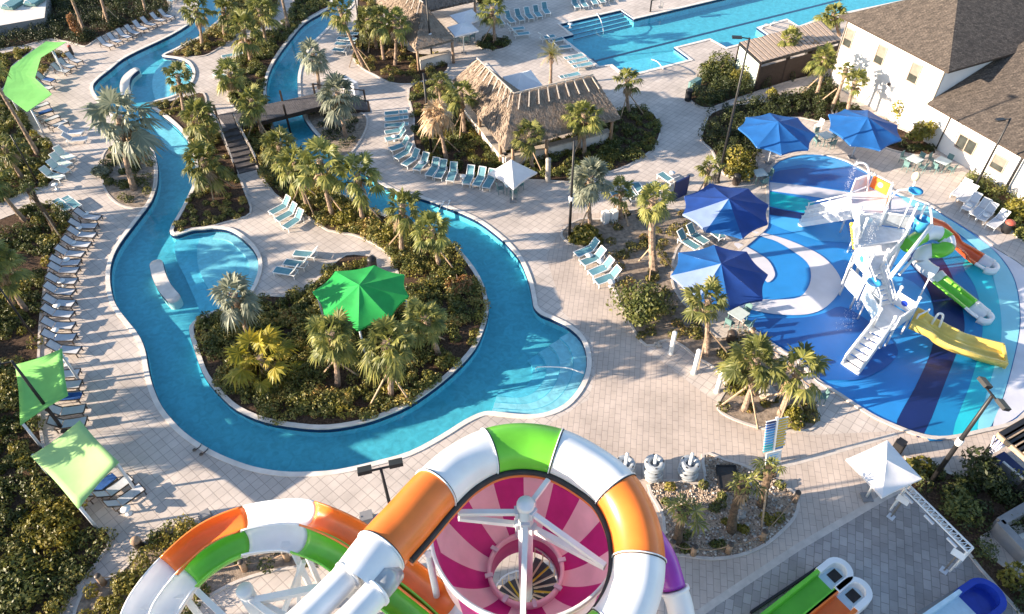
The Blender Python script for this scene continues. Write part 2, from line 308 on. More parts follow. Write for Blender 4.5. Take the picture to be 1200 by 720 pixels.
# ------------------------------------------------------------------ mesh helpers
class MB:
    def __init__(s): s.v = []; s.f = []; s.m = []; s.sm = []
    def add(s, verts, faces, mi=0, smooth=False):
        o = len(s.v); s.v.extend([tuple(p) for p in verts])
        for f in faces: s.f.append(tuple(i + o for i in f)); s.m.append(mi); s.sm.append(smooth)
    def box(s, c, size, rz=0.0, mi=0, mat3=None):
        hx, hy, hz = size[0] / 2, size[1] / 2, size[2] / 2
        M3 = mat3 or Matrix.Rotation(rz, 3, 'Z'); c = Vector(c)
        vs = [c + M3 @ Vector((x, y, z)) for x in (-hx, hx) for y in (-hy, hy) for z in (-hz, hz)]
        s.add(vs, [(0, 1, 3, 2), (4, 6, 7, 5), (0, 4, 5, 1), (2, 3, 7, 6), (0, 2, 6, 4), (1, 5, 7, 3)], mi)
    def bar(s, a, b, w, h=None, mi=0, up=None):
        a = Vector(a); b = Vector(b); d = b - a; L = d.length
        if L < 1e-5: return
        d.normalize(); u = up or Vector((0, 0, 1))
        if abs(d.dot(u)) > 0.98: u = Vector((0, 1, 0))
        sx = d.cross(u).normalized(); uz = sx.cross(d).normalized(); h = h or w
        vs = [p + sx * (i * w / 2) + uz * (j * h / 2) for p in (a, b) for i, j in ((-1, -1), (1, -1), (1, 1), (-1, 1))]
        s.add(vs, [(0, 1, 2, 3), (7, 6, 5, 4), (0, 4, 5, 1), (1, 5, 6, 2), (2, 6, 7, 3), (3, 7, 4, 0)], mi)
    def tube(s, pts, r, seg=8, mi=0, caps=True, smooth=True):
        pts = [Vector(p) for p in pts]; n = len(pts)
        rs = r if isinstance(r, (list, tuple)) else [r] * n
        t0 = (pts[1] - pts[0]).normalized()
        nrm = t0.orthogonal().normalized(); vs = []; fs = []
        for i in range(n):
            t = (pts[min(i + 1, n - 1)] - pts[max(i - 1, 0)])
            if t.length < 1e-6: t = t0
            t.normalize()
            nrm = (nrm - t * nrm.dot(t))
            nrm = nrm.normalized() if nrm.length > 1e-4 else t.orthogonal().normalized()
            bn = t.cross(nrm)
            for k in range(seg):
                a = 2 * math.pi * k / seg
                vs.append(pts[i] + (nrm * math.cos(a) + bn * math.sin(a)) * rs[i])
        for i in range(n - 1):
            for k in range(seg):
                k2 = (k + 1) % seg
                fs.append((i * seg + k, i * seg + k2, (i + 1) * seg + k2, (i + 1) * seg + k))
        s.add(vs, fs, mi, smooth)
        if caps:
            o = len(s.v) - len(vs)
            s.f.append(tuple(o + k for k in reversed(range(seg)))); s.m.append(mi); s.sm.append(False)
            s.f.append(tuple(o + (n - 1) * seg + k for k in range(seg))); s.m.append(mi); s.sm.append(False)
    def sweep(s, pts, prof, mi=0, smooth=True, caps=True, closed_prof=True):
        """profile (side, up) swept along pts with z kept up"""
        pts = [Vector(p) for p in pts]; n = len(pts); k = len(prof); vs = []; fs = []
        for i in range(n):
            t = (pts[min(i + 1, n - 1)] - pts[max(i - 1, 0)]).normalized()
            sd_ = t.cross(Vector((0, 0, 1))).normalized(); up = sd_.cross(t).normalized()
            for a, b_ in prof: vs.append(pts[i] + sd_ * a + up * b_)
        kk = k if closed_prof else k - 1
        for i in range(n - 1):
            for j in range(kk):
                j2 = (j + 1) % k
                fs.append((i * k + j, (i + 1) * k + j, (i + 1) * k + j2, i * k + j2))
        o = len(s.v)
        s.add(vs, fs, mi, smooth)
        if caps and closed_prof:
            s.f.append(tuple(o + j for j in range(k))); s.m.append(mi); s.sm.append(False)
            s.f.append(tuple(o + (n - 1) * k + j for j in reversed(range(k)))); s.m.append(mi); s.sm.append(False)
    def revolve(s, c, prof, seg=24, mi=0, smooth=True, a0=0.0, a1=None, mif=None):
        c = Vector(c); full = a1 is None; a1 = a1 if a1 is not None else 2 * math.pi
        n = seg if full else seg + 1; k = len(prof); vs = []
        for i in range(n):
            a = a0 + (a1 - a0) * i / seg
            for r, z in prof: vs.append(c + Vector((r * math.cos(a), r * math.sin(a), z)))
        o = len(s.v); s.v.extend(map(tuple, vs))
        for i in range(seg):
            i2 = (i + 1) % n
            for j in range(k - 1):
                s.f.append((o + i * k + j, o + i2 * k + j, o + i2 * k + j + 1, o + i * k + j + 1)); s.m.append(mif(i, j) if mif else mi); s.sm.append(smooth)
    def prism(s, poly, z0, z1, mi=0, mi_side=None, bottom=False):
        pts = [Vector((p[0], p[1], 0)) for p in poly]; n = len(pts)
        tris = tessellate_polygon([pts])
        area = sum(pts[i].x * pts[(i + 1) % n].y - pts[(i + 1) % n].x * pts[i].y for i in range(n))
        top = [(p.x, p.y, z1) for p in pts]
        def up(t):
            a, b_, c = (pts[i] for i in t)
            return t if (b_ - a).cross(c - a).z > 0 else (t[0], t[2], t[1])
        s.add(top, [up(t) for t in tris], mi)
        if z0 is not None:
            vs = top + [(p.x, p.y, z0) for p in pts]
            fs = []
            for i in range(n):
                j = (i + 1) % n
                fs.append((i, i + n, j + n, j) if area > 0 else (j, j + n, i + n, i))
            s.add(vs, fs, mi if mi_side is None else mi_side)
            if bottom:
                s.add([(p.x, p.y, z0) for p in pts], [tuple(reversed(up(t))) for t in tris], mi)
    def ball(s, c, r, mi=0, seg=10, rings=6, sc=(1, 1, 1)):
        c = Vector(c); vs = []; fs = []
        for i in range(rings + 1):
            th = math.pi * i / rings
            for k in range(seg):
                a = 2 * math.pi * k / seg
                vs.append(c + Vector((r * sc[0] * math.sin(th) * math.cos(a), r * sc[1] * math.sin(th) * math.sin(a), r * sc[2] * math.cos(th))))
        for i in range(rings):
            for k in range(seg):
                k2 = (k + 1) % seg
                fs.append((i * seg + k, (i + 1) * seg + k, (i + 1) * seg + k2, i * seg + k2))
        s.add(vs, fs, mi, True)
    def mesh(s, name, mats, off=None):
        me = bpy.data.meshes.new(name)
        vs = s.v if off is None else [(a - off[0], b_ - off[1], c - off[2]) for a, b_, c in s.v]
        me.from_pydata(vs, [], s.f)
        for mm in (mats if isinstance(mats, (list, tuple)) else [mats]): me.materials.append(MT[mm] if isinstance(mm, str) else mm)
        me.polygons.foreach_set('material_index', s.m); me.polygons.foreach_set('use_smooth', s.sm)
        me.update()
        return me
    def build(s, name, mats, parent=None, off=None):
        """vertices are world coordinates; they are made relative to the root of the parent"""
        if parent is not None and off is None:
            off = Vector((0, 0, 0)); q = parent
            while q is not None: off += q.location; q = q.parent
        return inst(name, s.mesh(name, mats, off), parent)

def inst(name, me, parent=None, loc=None, rz=0.0, sc=None):
    o = bpy.data.objects.new(name, me); COL.objects.link(o)
    if parent is not None: o.parent = parent
    if loc is not None: o.location = loc
    if rz: o.rotation_euler = (0, 0, rz)
    if sc is not None: o.scale = sc if isinstance(sc, (tuple, list)) else (sc,) * 3
    return o

def tag(o, label=None, cat=None, group=None, kind=None):
    if label: o['label'] = label
    if cat: o['category'] = cat
    if group: o['group'] = group
    if kind: o['kind'] = kind
    return o

def thing(name, label, cat, loc=(0, 0, 0), rz=0.0, group=None):
    o = bpy.data.objects.new(name, None); COL.objects.link(o)
    o.location = loc; o.rotation_euler = (0, 0, rz); o.empty_display_size = 0.3
    return tag(o, label, cat, group)

def copy_tree(o, parent=None):
    """copies a thing with each of its parts (mesh data shared)"""
    c = o.copy(); COL.objects.link(c)
    if parent is not None: c.parent = parent
    for ch in list(o.children): copy_tree(ch, c)
    return c

def struct(name, mb, mats):
    return tag(mb.build(name, mats), kind='structure')

def smooth(pts, n=6, closed=False):
    """Catmull-Rom through points (any dimension tuples or Vectors)"""
    ps = [Vector(p) for p in pts]; m_ = len(ps); out = []
    rng = range(m_) if closed else range(m_ - 1)
    for i in rng:
        if closed: p0, p1, p2, p3 = ps[(i - 1) % m_], ps[i], ps[(i + 1) % m_], ps[(i + 2) % m_]
        else: p0, p1, p2, p3 = ps[max(i - 1, 0)], ps[i], ps[i + 1], ps[min(i + 2, m_ - 1)]
        for k in range(n):
            t = k / n
            out.append(0.5 * ((2 * p1) + (p2 - p0) * t + (2 * p0 - 5 * p1 + 4 * p2 - p3) * t * t + (3 * p1 - p0 - 3 * p2 + p3) * t ** 3))
    if not closed: out.append(ps[-1])
    return out

def spx(pts, n=4, closed=False):
    """smooth a pixel outline and drop it on the ground"""
    return [P(q.x, q.y) for q in smooth([(x, y, 0) for x, y in pts], n, closed)]

def offset(path, d, closed=False):
    n = len(path); out = []
    for i in range(n):
        a = path[(i - 1) % n] if closed or i > 0 else path[i]
        b_ = path[(i + 1) % n] if closed or i < n - 1 else path[i]
        t = (b_ - a); t.z = 0
        if t.length < 1e-6: out.append(path[i].copy()); continue
        t.normalize(); out.append(path[i] + Vector((t.y, -t.x, 0)) * d)
    return out

def ribbon(mb, path, d0, d1, z0, z1, mi=0, closed=False):
    """kerb of rectangular section between offsets d0, d1 (to the right of the path)"""
    a = offset(path, d0, closed); b_ = offset(path, d1, closed); n = len(path)
    vs = []
    for i in range(n):
        for q, z in ((a[i], z0), (a[i], z1), (b_[i], z1), (b_[i], z0)): vs.append((q.x, q.y, z))
    fs = []
    for i in range(n if closed else n - 1):
        j = (i + 1) % n
        for k in range(3):
            fs.append((i * 4 + k, i * 4 + k + 1, j * 4 + k + 1, j * 4 + k))
    mb.add(vs, fs, mi)

def inside(px, py, poly):
    x = np.array([p[0] for p in poly]); y = np.array([p[1] for p in poly]); n = len(x)
    r = np.zeros(px.shape, bool); j = n - 1
    for i in range(n):
        c = ((y[i] > py) != (y[j] > py)) & (px < (x[j] - x[i]) * (py - y[i]) / (y[j] - y[i] + 1e-12) + x[i])
        r ^= c; j = i
    return r

def poly_area(p):
    return abs(sum(p[i][0] * p[(i + 1) % len(p)][1] - p[(i + 1) % len(p)][0] * p[i][1] for i in range(len(p)))) / 2

def leaf_mesh(name, c, nrm, size, mats, midx=None, aspect=0.5):
    """diamond leaves: centres c, normals nrm (arrays), one island each"""
    N = len(c)
    rv = RNG.normal(size=(N, 3)); t = np.cross(nrm, rv); t /= np.linalg.norm(t, axis=1)[:, None] + 1e-9
    b_ = np.cross(nrm, t); b_ /= np.linalg.norm(b_, axis=1)[:, None] + 1e-9
    s_ = size[:, None]
    v = np.empty((N, 4, 3)); v[:, 0] = c - t * s_; v[:, 1] = c + b_ * s_ * aspect - t * s_ * 0.1; v[:, 2] = c + t * s_; v[:, 3] = c - b_ * s_ * aspect - t * s_ * 0.1
    me = bpy.data.meshes.new(name)
    me.vertices.add(N * 4); me.vertices.foreach_set('co', v.astype(np.float32).ravel())
    me.loops.add(N * 4); me.loops.foreach_set('vertex_index', np.arange(N * 4, dtype=np.int32))
    me.polygons.add(N); me.polygons.foreach_set('loop_start', np.arange(0, N * 4, 4, dtype=np.int32)); me.polygons.foreach_set('loop_total', np.full(N, 4, np.int32))
    for mm in mats: me.materials.append(MT[mm])
    if midx is not None: me.polygons.foreach_set('material_index', midx.astype(np.int32))
    me.update(calc_edges=True)
    return me

def domes(pts, rad, hgt, per, lsize):
    """leaves on the domes of many low plants -> centres, normals, sizes"""
    N = len(pts); K = per
    u = RNG.random((N, K)); ph = RNG.random((N, K)) * 2 * np.pi
    cz = u * 0.95 + 0.03; sz = np.sqrt(1 - cz ** 2)
    d = np.stack([sz * np.cos(ph), sz * np.sin(ph), cz], -1)
    sh = (0.72 + 0.36 * RNG.random((N, K)))[..., None]
    c = pts[:, None, :] + d * sh * np.stack([rad, rad, hgt], -1)[:, None, :]
    nr = d + RNG.normal(scale=0.55, size=d.shape); nr /= np.linalg.norm(nr, axis=-1)[..., None]
    sz_ = lsize * (0.6 + 0.8 * RNG.random((N, K)))
    return c.reshape(-1, 3), nr.reshape(-1, 3), sz_.reshape(-1)

def ground_cover(name, label, poly, matn, dens=1.6, r=(0.25, 0.55), h=(0.2, 0.6), per=110, ls=0.078, keep=None):
    xs = [p[0] for p in poly]; ys = [p[1] for p in poly]
    A = (max(xs) - min(xs)) * (max(ys) - min(ys)); n = int(A * dens)
    px = RNG.uniform(min(xs), max(xs), n); py = RNG.uniform(min(ys), max(ys), n)
    k = inside(px, py, poly)
    if keep is not None: k &= keep(px, py)
    px, py = px[k], py[k]; n = len(px)
    if n == 0: return
    big = 0.5 + 0.5 * np.sin(px * 0.9 + 1.3 * np.sin(py * 0.7)) * np.cos(py * 1.1 + px * 0.3)
    f = 0.35 * RNG.random(n) + 0.65 * big
    rad = r[0] + (r[1] - r[0]) * f; hg = h[0] + (h[1] - h[0]) * f
    c, nr, sz = domes(np.stack([px, py, np.full(n, 0.06)], -1), rad, hg, per, ls)
    o = inst(name, leaf_mesh(name, c, nr, sz, [matn]))
    return tag(o, label, 'plants', kind='stuff')
# ------------------------------------------------------------------ outlines (photo pixels)
RIV_OUT = [(236, -60), (234, -25), (233, 0), (231, 14), (225, 26), (200, 42), (160, 61), (142, 71), (130, 81), (116, 92), (109, 102), (116, 116), (140, 140), (165, 158), (178, 172), (184, 190), (185, 206), (183, 222), (175, 240), (160, 260),
           (140, 287), (131, 307), (129, 327), (132, 347), (138, 361), (150, 377), (162, 392), (170, 410), (174, 432), (179, 452), (190, 477), (210, 501), (230, 517), (252, 530), (275, 540), (300, 548), (330, 553), (360, 553.5), (395, 551),
           (440, 541), (480, 529.5), (517, 510), (545, 492.5), (567, 483), (585, 483.5), (610, 486), (635, 485), (660, 475), (677, 457), (686.5, 436), (687, 415), (680, 397), (665, 383.5), (648, 375), (634, 369), (626, 361), (624, 352), (620, 332), (610, 307), (597, 290), (585, 278.5),
           (562, 261), (537, 249), (515, 240.5), (490, 232), (465, 226), (445, 215.5), (425, 202), (400, 186), (387, 175), (370, 157.5), (357, 140), (351, 122), (349, 105), (350, 84), (360, 58), (380, 36.5), (395, 22), (412, 6), (430, -25), (446, -60)]
RIV_IN = [(412, -60), (400, -25), (389, 5), (380, 14), (357, 27.5), (340, 47), (325, 67.5), (315.5, 86), (312, 105), (315, 124), (319, 143), (327, 163), (342, 185), (360, 203), (375, 213.5), (390, 222), (412, 234), (435, 245.5), (460, 255), (492, 265), (517, 277), (531, 286), (547, 303),
          (560, 321), (569, 341), (572.5, 365), (567, 387), (557, 409), (537, 432), (510, 455), (480, 475.5), (455, 487), (425, 497), (385, 503.5), (350, 502), (310, 495), (277, 481), (256, 462), (240, 442), (230.5, 418), (222.5, 391), (225, 380), (240, 370), (268, 359), (290, 345),
          (299, 330), (303, 315), (301, 300), (290, 285), (272, 272), (255, 268.5), (240, 269.5), (225, 271), (208, 276.5), (200, 274.5), (201, 266), (212, 247), (224.5, 222), (229, 203), (227, 186), (222, 169), (210, 152), (195, 138.5), (182, 129.5), (175, 122.5), (185, 118), (205, 112), (221, 100), (226, 86), (220, 74),
          (207, 69), (190, 66), (205, 58), (220, 50), (233, 44), (247, 32), (258, 21), (264, 5), (270, -25), (274, -60)]
POOL = [(656, 29), (727.5, 12.5), (743, 23), (841, 0), (905, -15), (1120, -60), (1180, -25), (985, 16), (960, 22), (936, 31), (922, 22.5), (887, 32.5), (902, 43), (851, 56), (832, 45.5), (790, 56), (809, 70), (742, 87), (730, 86), (717.5, 76), (702.5, 78), (659, 44), (672, 41)]
PLUNGE = [(1181, 641), (1230, 615), (1260, 690), (1200, 661)]

rout = spx(RIV_OUT, 3); rin = spx(RIV_IN, 3)
river = rout + rin
pool = PL(POOL); plunge = PL(PLUNGE)
if sum(pool[i].x * pool[(i + 1) % len(pool)].y - pool[(i + 1) % len(pool)].x * pool[i].y for i in range(len(pool))) < 0: pool.reverse()
if sum(plunge[i].x * plunge[(i + 1) % 4].y - plunge[(i + 1) % 4].x * plunge[i].y for i in range(4)) < 0: plunge.reverse()

# soil far below, then the paved deck with real openings for the water
mb = MB(); mb.add([(-900, -300, -2.2), (900, -300, -2.2), (900, 1300, -2.2), (-900, 1300, -2.2)], [(0, 1, 2, 3)]); struct('ground', mb, 'soil')
outer = [Vector((-500, -120, 0)), Vector((500, -120, 0)), Vector((500, 700, 0)), Vector((-500, 700, 0))]
loops = [outer, list(reversed(river)), list(reversed(pool)), list(reversed(plunge))]
loops2 = [[Vector((p.x, p.y, 0)) for p in lp] for lp in loops]
tr = tessellate_polygon(loops2); allp = [p for lp in loops2 for p in lp]
mb = MB()
fs = []
for t in tr:
    a, b_, c = (allp[i] for i in t)
    fs.append(tuple(t) if (b_ - a).cross(c - a).z > 0 else (t[0], t[2], t[1]))
mb.add(allp, fs); struct('paved_deck', mb, 'paver')

def basin(name, poly, depth, matn, wall='mid'):
    mb = MB(); mb.prism(poly, None, -depth, 0)
    n = len(poly)
    vs = [(p.x, p.y, -depth) for p in poly] + [(p.x, p.y, 0) for p in poly]
    mb.add(vs, [(i, i + n, (i + 1) % n + n, (i + 1) % n) for i in range(n)], 1)
    struct(name, mb, [matn, wall])
def water(name, poly, z=-0.10):
    mb = MB(); mb.prism(poly, None, z, 0); struct(name, mb, 'water')
basin('river_bed', river, 0.70, 'deep'); water('river_water', river)
basin('pool_bed', pool, 0.85, 'deep'); water('pool_water', pool)
basin('plunge_pool_bed', plunge, 1.0, 'deep'); water('plunge_pool_water', plunge)

def coping(name, path, closed, w=0.30, z=0.055, m_='white_conc'):
    mb = MB(); ribbon(mb, path, 0.0, w, -0.3, z, 0, closed)
    ribbon(mb, path, -0.025, -0.002, -0.24, -0.012, 1, closed)
    struct(name, mb, [m_, 'tileline'])
coping('river_coping', rout, False, 0.28); coping('river_kerb', rin, False, 0.26, 0.10)
coping('pool_coping', pool, True, 0.35); coping('plunge_pool_coping', plunge, True, 0.3, 0.06)

# shallow shelves and steps under the water
mb = MB()
wade = spx([(203, 278), (222, 272), (240, 270.5), (255, 270), (272, 274), (288, 286), (299, 300), (301, 315), (297, 329), (288, 343), (262, 358), (238, 368), (226, 345), (215, 320), (205, 300)], 3, True)
mb.prism(wade, -1.2, -0.42, 0)
struct('wading_shelf', mb, ['mid'])
mb = MB()
wade2 = spx([(232, 277), (250, 275), (266, 279), (282, 290), (292, 303), (294, 316), (289, 330), (277, 342), (258, 345), (240, 330), (230, 305)], 3, True)
mb.prism(wade2, -1.2, -0.30, 0); struct('wading_floor', mb, ['shal'])
mb = MB()
ring = [P(x, y) for x, y in [(252, 271), (272, 274), (288, 286), (299, 300), (301, 315), (296, 330), (286, 342)]]
ring = smooth(ring, 4); ribbon(mb, ring, -0.05, 0.55, -1.0, -0.2, 0)
struct('wading_step', mb, ['pale'])
mb = MB()
mb.prism(spx([(191, 67), (207, 70), (219, 75), (225, 86), (220, 99), (205, 111), (186, 117), (178, 105), (178, 85)], 3, True), -1.2, -0.36, 0)
mb.prism(spx([(176, 124), (195, 140), (210, 153.5), (221, 170), (212, 176), (196, 170), (182, 150), (174, 134)], 3, True), -1.2, -0.40, 0)
struct('beach_entry_shelf', mb, ['shal'])
rim = smooth([P(x, y) for x, y in [(575, 484), (610, 486.5), (635, 485.5), (660, 475.5), (677, 457.5), (686.5, 436), (687, 415), (680, 397.5), (668, 386)]], 4)
foc = P(588, 432)
mb = MB()
for i, (s_, z) in enumerate([(0.36, -0.60), (0.52, -0.48), (0.68, -0.36), (0.84, -0.24)]):
    inner = [foc + (q - foc) * s_ for q in rim]
    poly = [Vector((q.x, q.y, 0)) for q in rim] + [Vector((q.x, q.y, 0)) for q in reversed(inner)]
    mb.prism(poly, -1.2, z, min(i, 2))
    if i: ribbon(mb, inner, -0.01, 0.025, z - 0.05, z + 0.004, 0)
struct('entry_steps', mb, ['mid', 'shal', 'pale', 'tileline'])
A_, B_, C_, D_ = P(656, 29), P(727.5, 12.5), P(743, 23), P(672, 41)
mb = MB()
for i in range(4):
    k = (i + 1) / 4.6
    a0, b0 = A_.lerp(D_, k), B_.lerp(C_, k)
    mb.prism([A_, B_, b0, a0], -1.2, -0.72 + 0.17 * (3 - i) - 0.001 * i, 0)
    mb.bar(Vector((a0.x, a0.y, -0.71 + 0.17 * (3 - i))), Vector((b0.x, b0.y, -0.71 + 0.17 * (3 - i))), 0.14, 0.03, 1)
struct('pool_steps', mb, ['mid', 'tileline'])
mb = MB()
for (x0, y0), (x1, y1) in [((697, 62.5), (1000, -12))]:
    mb.bar(P(x0, y0) + Vector((0, 0, -0.83)), P(x1, y1) + Vector((0, 0, -0.83)), 0.30, 0.03)
    a = P(x0, y0); mb.box((a.x, a.y, -0.825), (0.25, 1.2, 0.03), R(15))
struct('lane_line', mb, 'tileline')
mb = MB(); mb.prism(PL([(722, 70), (800, 52), (870, 40), (890, 48), (812, 69), (745, 86), (731, 85)]), -1.2, -0.52, 0); struct('pool_sunlit_floor', mb, ['mid'])  # raised paler floor standing in for sun on the pool bed

# ------------------------------------------------------------------ paving zones (each a sheet 4 mm up)
Z1 = [(560, 790), (545, 560), (560, 508), (640, 500), (690, 468), (697, 440), (695, 400), (660, 366), (640, 300), (668, 250), (700, 250), (760, 235), (760, 412), (850, 480), (950, 510), (1060, 505), (1330, 470), (1330, 790)]
mb = MB(); mb.prism([Vector((p.x, p.y, 0)) for p in PL(Z1)], None, 0.004, 0); struct('plaza_paving', mb, 'paver3')
mb = MB(); mb.prism(PL([(838, 705), (1036, 584), (1062, 572), (1250, 740), (1250, 800), (780, 800), (780, 745)]), None, 0.008, 0); struct('slide_landing_paving', mb, 'paver2')
mb = MB(); ribbon(mb, [P(780, 748), P(838, 706), P(936, 641), P(1036, 583), P(1060, 571)], -0.16, 0.16, 0.0, 0.013, 0); struct('paving_band', mb, 'concrete')
mb = MB(); ribbon(mb, [P(911, 548), P(960, 535), P(1050, 509)], -0.13, 0.13, 0.0, 0.013, 0); struct('plaza_drain_band', mb, 'concrete')

# ------------------------------------------------------------------ planting beds
BEDS = {}
def bed(key, px, soil='mulch', kerb=True, z=0.035, n=3, sm=True):
    poly = spx(px, n, True) if sm else PL(px)
    a = sum(poly[i].x * poly[(i + 1) % len(poly)].y - poly[(i + 1) % len(poly)].x * poly[i].y for i in range(len(poly)))
    if a < 0: poly.reverse()
    mb = MB(); mb.prism(poly, None, z, 0)
    if kerb: ribbon(mb, poly, -0.02, 0.13, -0.02, z + 0.03, 1, True)
    struct('planting_bed', mb, [soil, 'concrete'])
    BEDS[key] = poly
bed('L1', [(-80, 95), (-20, 108), (4, 114), (20, 126), (34, 150), (50, 161), (64, 174), (75, 186), (66, 205), (57, 217), (40, 222), (20, 230), (0, 238), (-40, 250), (-120, 250)])
bed('L0', [(45, 95), (39, 82), (48, 68), (62, 61), (82, 67), (70, 71), (57, 80)])
bed('La', [(-90, 80), (-30, 70), (0, 64), (30, 57), (37, 60), (24, 70), (13, 80), (4, 104), (-30, 108), (-90, 92)])
bed('Lb', [(-160, 64), (0, 57.5), (45, 49), (60, 46), (84, 50), (100, 54.5), (112, 47), (140, 34), (170, 27), (194, 17), (199, 0), (206, -60), (60, -90), (-160, -60)])
bed('L2', [(-120, 268), (-20, 262), (10, 254), (32, 246), (52, 240), (64, 242), (76, 252), (83, 262), (75, 276), (68, 290), (62, 302), (56, 318), (52, 335), (48, 360), (45, 400), (44, 450), (46, 500), (56, 545), (78, 580), (112, 617), (130, 631), (100, 676), (66, 722), (30, 790), (-160, 790)], n=2)
bed('S', [(92, 760), (99, 693), (124, 681), (145, 669), (163, 649), (176, 630), (199, 618), (225, 613), (300, 622), (400, 640), (402, 652), (360, 662), (320, 668), (280, 680), (245, 698), (225, 714), (212, 770)], 'mulch2')
bed('1', [(178, 123.5), (197, 139), (212, 151.5), (224, 168), (229.5, 186), (231, 203), (227, 222), (214.5, 247), (203.5, 267), (206, 272.5), (225, 268), (240, 266.5), (270, 259), (293, 250), (287, 227), (279, 207), (268, 180), (255, 150), (243, 128), (238, 110), (222, 113), (200, 119)])
bed('sp', [(122, 182), (120, 200), (124, 222), (138, 238), (157, 244), (172, 241), (180, 225), (182, 207), (180, 191), (171, 177), (150, 168), (132, 172)], 'mulch2')
bed('t1', [(193, 65.5), (207, 60), (222, 52), (234, 46), (249, 34), (261, 22), (267, 5), (280, -50), (335, -50), (327, -5), (320, 20), (300, 32), (280, 39), (268, 49), (254, 58), (240, 65.5), (222, 67), (208, 67.5)])
bed('t2', [(272, 122), (269, 108), (273, 85), (278, 64), (286, 53), (303, 40), (322, 36.5), (336, 22), (346, 0), (354, -50), (397, -50), (386, 4), (377, 12), (354, 26), (337, 46), (322, 66.5), (312.5, 86), (309, 105), (311, 122), (300, 128), (285, 132)])
bed('2', [(279, 142), (300, 134), (313, 132), (316, 145), (324, 165), (339, 187), (357, 205.5), (372, 216), (388, 224.5), (410, 236.5), (433, 248), (459, 257.5), (490, 267.5), (514, 279), (528, 288), (543.5, 304.5), (556, 322), (565, 342), (568.5, 365), (563.5, 386), (553.5, 407.5), (534, 430),
          (508, 452.5), (478.5, 472.5), (454, 484), (424.5, 494), (385, 500.3), (351, 499), (312, 492), (280, 479), (259, 460.5), (244, 441), (234.5, 417), (227, 392), (229, 384), (243, 373), (272, 362), (297, 347), (338, 349), (367, 333), (388, 313), (406, 300), (424, 300), (436, 303), (420, 318), (398, 338),
          (402, 362), (440, 370), (470, 350), (467, 320), (456, 298), (440, 286), (415, 275), (385, 270), (360, 253), (342, 241), (322, 227), (304, 200), (290, 170)], n=2)
bed('5', [(360, 134), (372, 155), (391, 176), (400, 184), (412, 178), (426, 157), (430, 142), (426, 135), (415, 131), (385, 130)], 'mulch2')
bed('6', [(422, -50), (419, 10), (416, 40), (414, 65), (425, 80), (440, 88), (455, 96), (475, 99), (500, 95), (520, 86), (525, 76), (515, 66), (485, 62), (466, 50), (450, 20), (445, -50)])
bed('7', [(480, 104), (486, 140), (485, 165), (494, 185), (512, 197), (540, 205), (575, 212), (620, 211), (645, 212), (672, 213), (700, 206), (735, 194), (762, 177), (772, 160), (772, 146), (764, 133), (746, 127), (725, 130), (690, 150), (610, 180), (570, 160), (535, 112), (510, 95)])
bed('8', [(561, 51), (568, 46), (580, 44), (592, 46), (598, 51), (590, 57), (576, 59), (564, 56)])
bed('9', [(809, 117), (820, 125), (833, 126.5), (853, 119), (877, 111), (920, 97), (957, 87), (968, 80), (962, 68), (920, 80), (890, 94), (866, 85), (850, 73), (830, 75), (820, 92), (811, 107)])
bed('10', [(823, 165), (826, 150), (835, 133), (867, 124), (913, 117.5), (947, 106), (970, 94), (984, 110), (972, 142), (937, 138), (905, 142), (888, 175), (880, 205), (850, 205), (836, 178)])
bed('w', [(975, 130), (990, 120), (1050, 150), (1085, 166), (1096, 180), (1075, 182), (1040, 174), (1012, 160), (988, 145)])
bed('11', [(1128, 215), (1140, 208), (1175, 215), (1210, 235), (1230, 290), (1205, 286), (1190, 275), (1178, 262), (1165, 250), (1145, 235), (1131, 225)])
bed('12', [(659, 272), (667, 285), (690, 291), (712, 302), (718, 320), (721, 340), (740, 380), (758, 405), (780, 398), (800, 405), (817, 419), (833, 428), (846, 440), (852, 455), (842, 475), (852, 487), (880, 498), (905, 503), (943, 504.5), (957, 495), (957, 478), (944, 455), (925, 434), (905, 414), (885, 400), (862, 390), (845, 398), (830, 388), (815, 372), (792, 345), (786, 322), (792, 292), (812, 264), (790, 246), (755, 245), (727, 251), (705, 258), (680, 258)], 'mulch2')
bed('14', [(761, 569), (790, 565), (826, 567), (825, 534), (848, 540), (871, 547), (900, 561), (922, 573), (933, 584), (933, 597), (924, 613), (897, 637), (866, 650), (834, 654), (802, 650), (780, 645), (779, 607)], 'gravel')
bed('15', [(1062, 537), (1095, 548), (1127, 561), (1150, 548), (1168, 556), (1200, 582), (1230, 610), (1163, 621), (1147, 640), (1180, 668), (1240, 715), (1240, 760), (1200, 722), (1150, 667), (1135, 647), (1100, 607), (1066, 572), (1074, 560)], n=2)
bed('o1', [(690, -30), (640, -20), (600, -2), (572, 6), (560, 4), (566, -20), (620, -45)])
mb = MB(); mb.prism(PL([(546, 96), (592, 168), (712, 134), (705, 108), (612, 122), (570, 74)]), 0.0, 0.06, 0); struct('hut_floor', mb, 'white_conc')

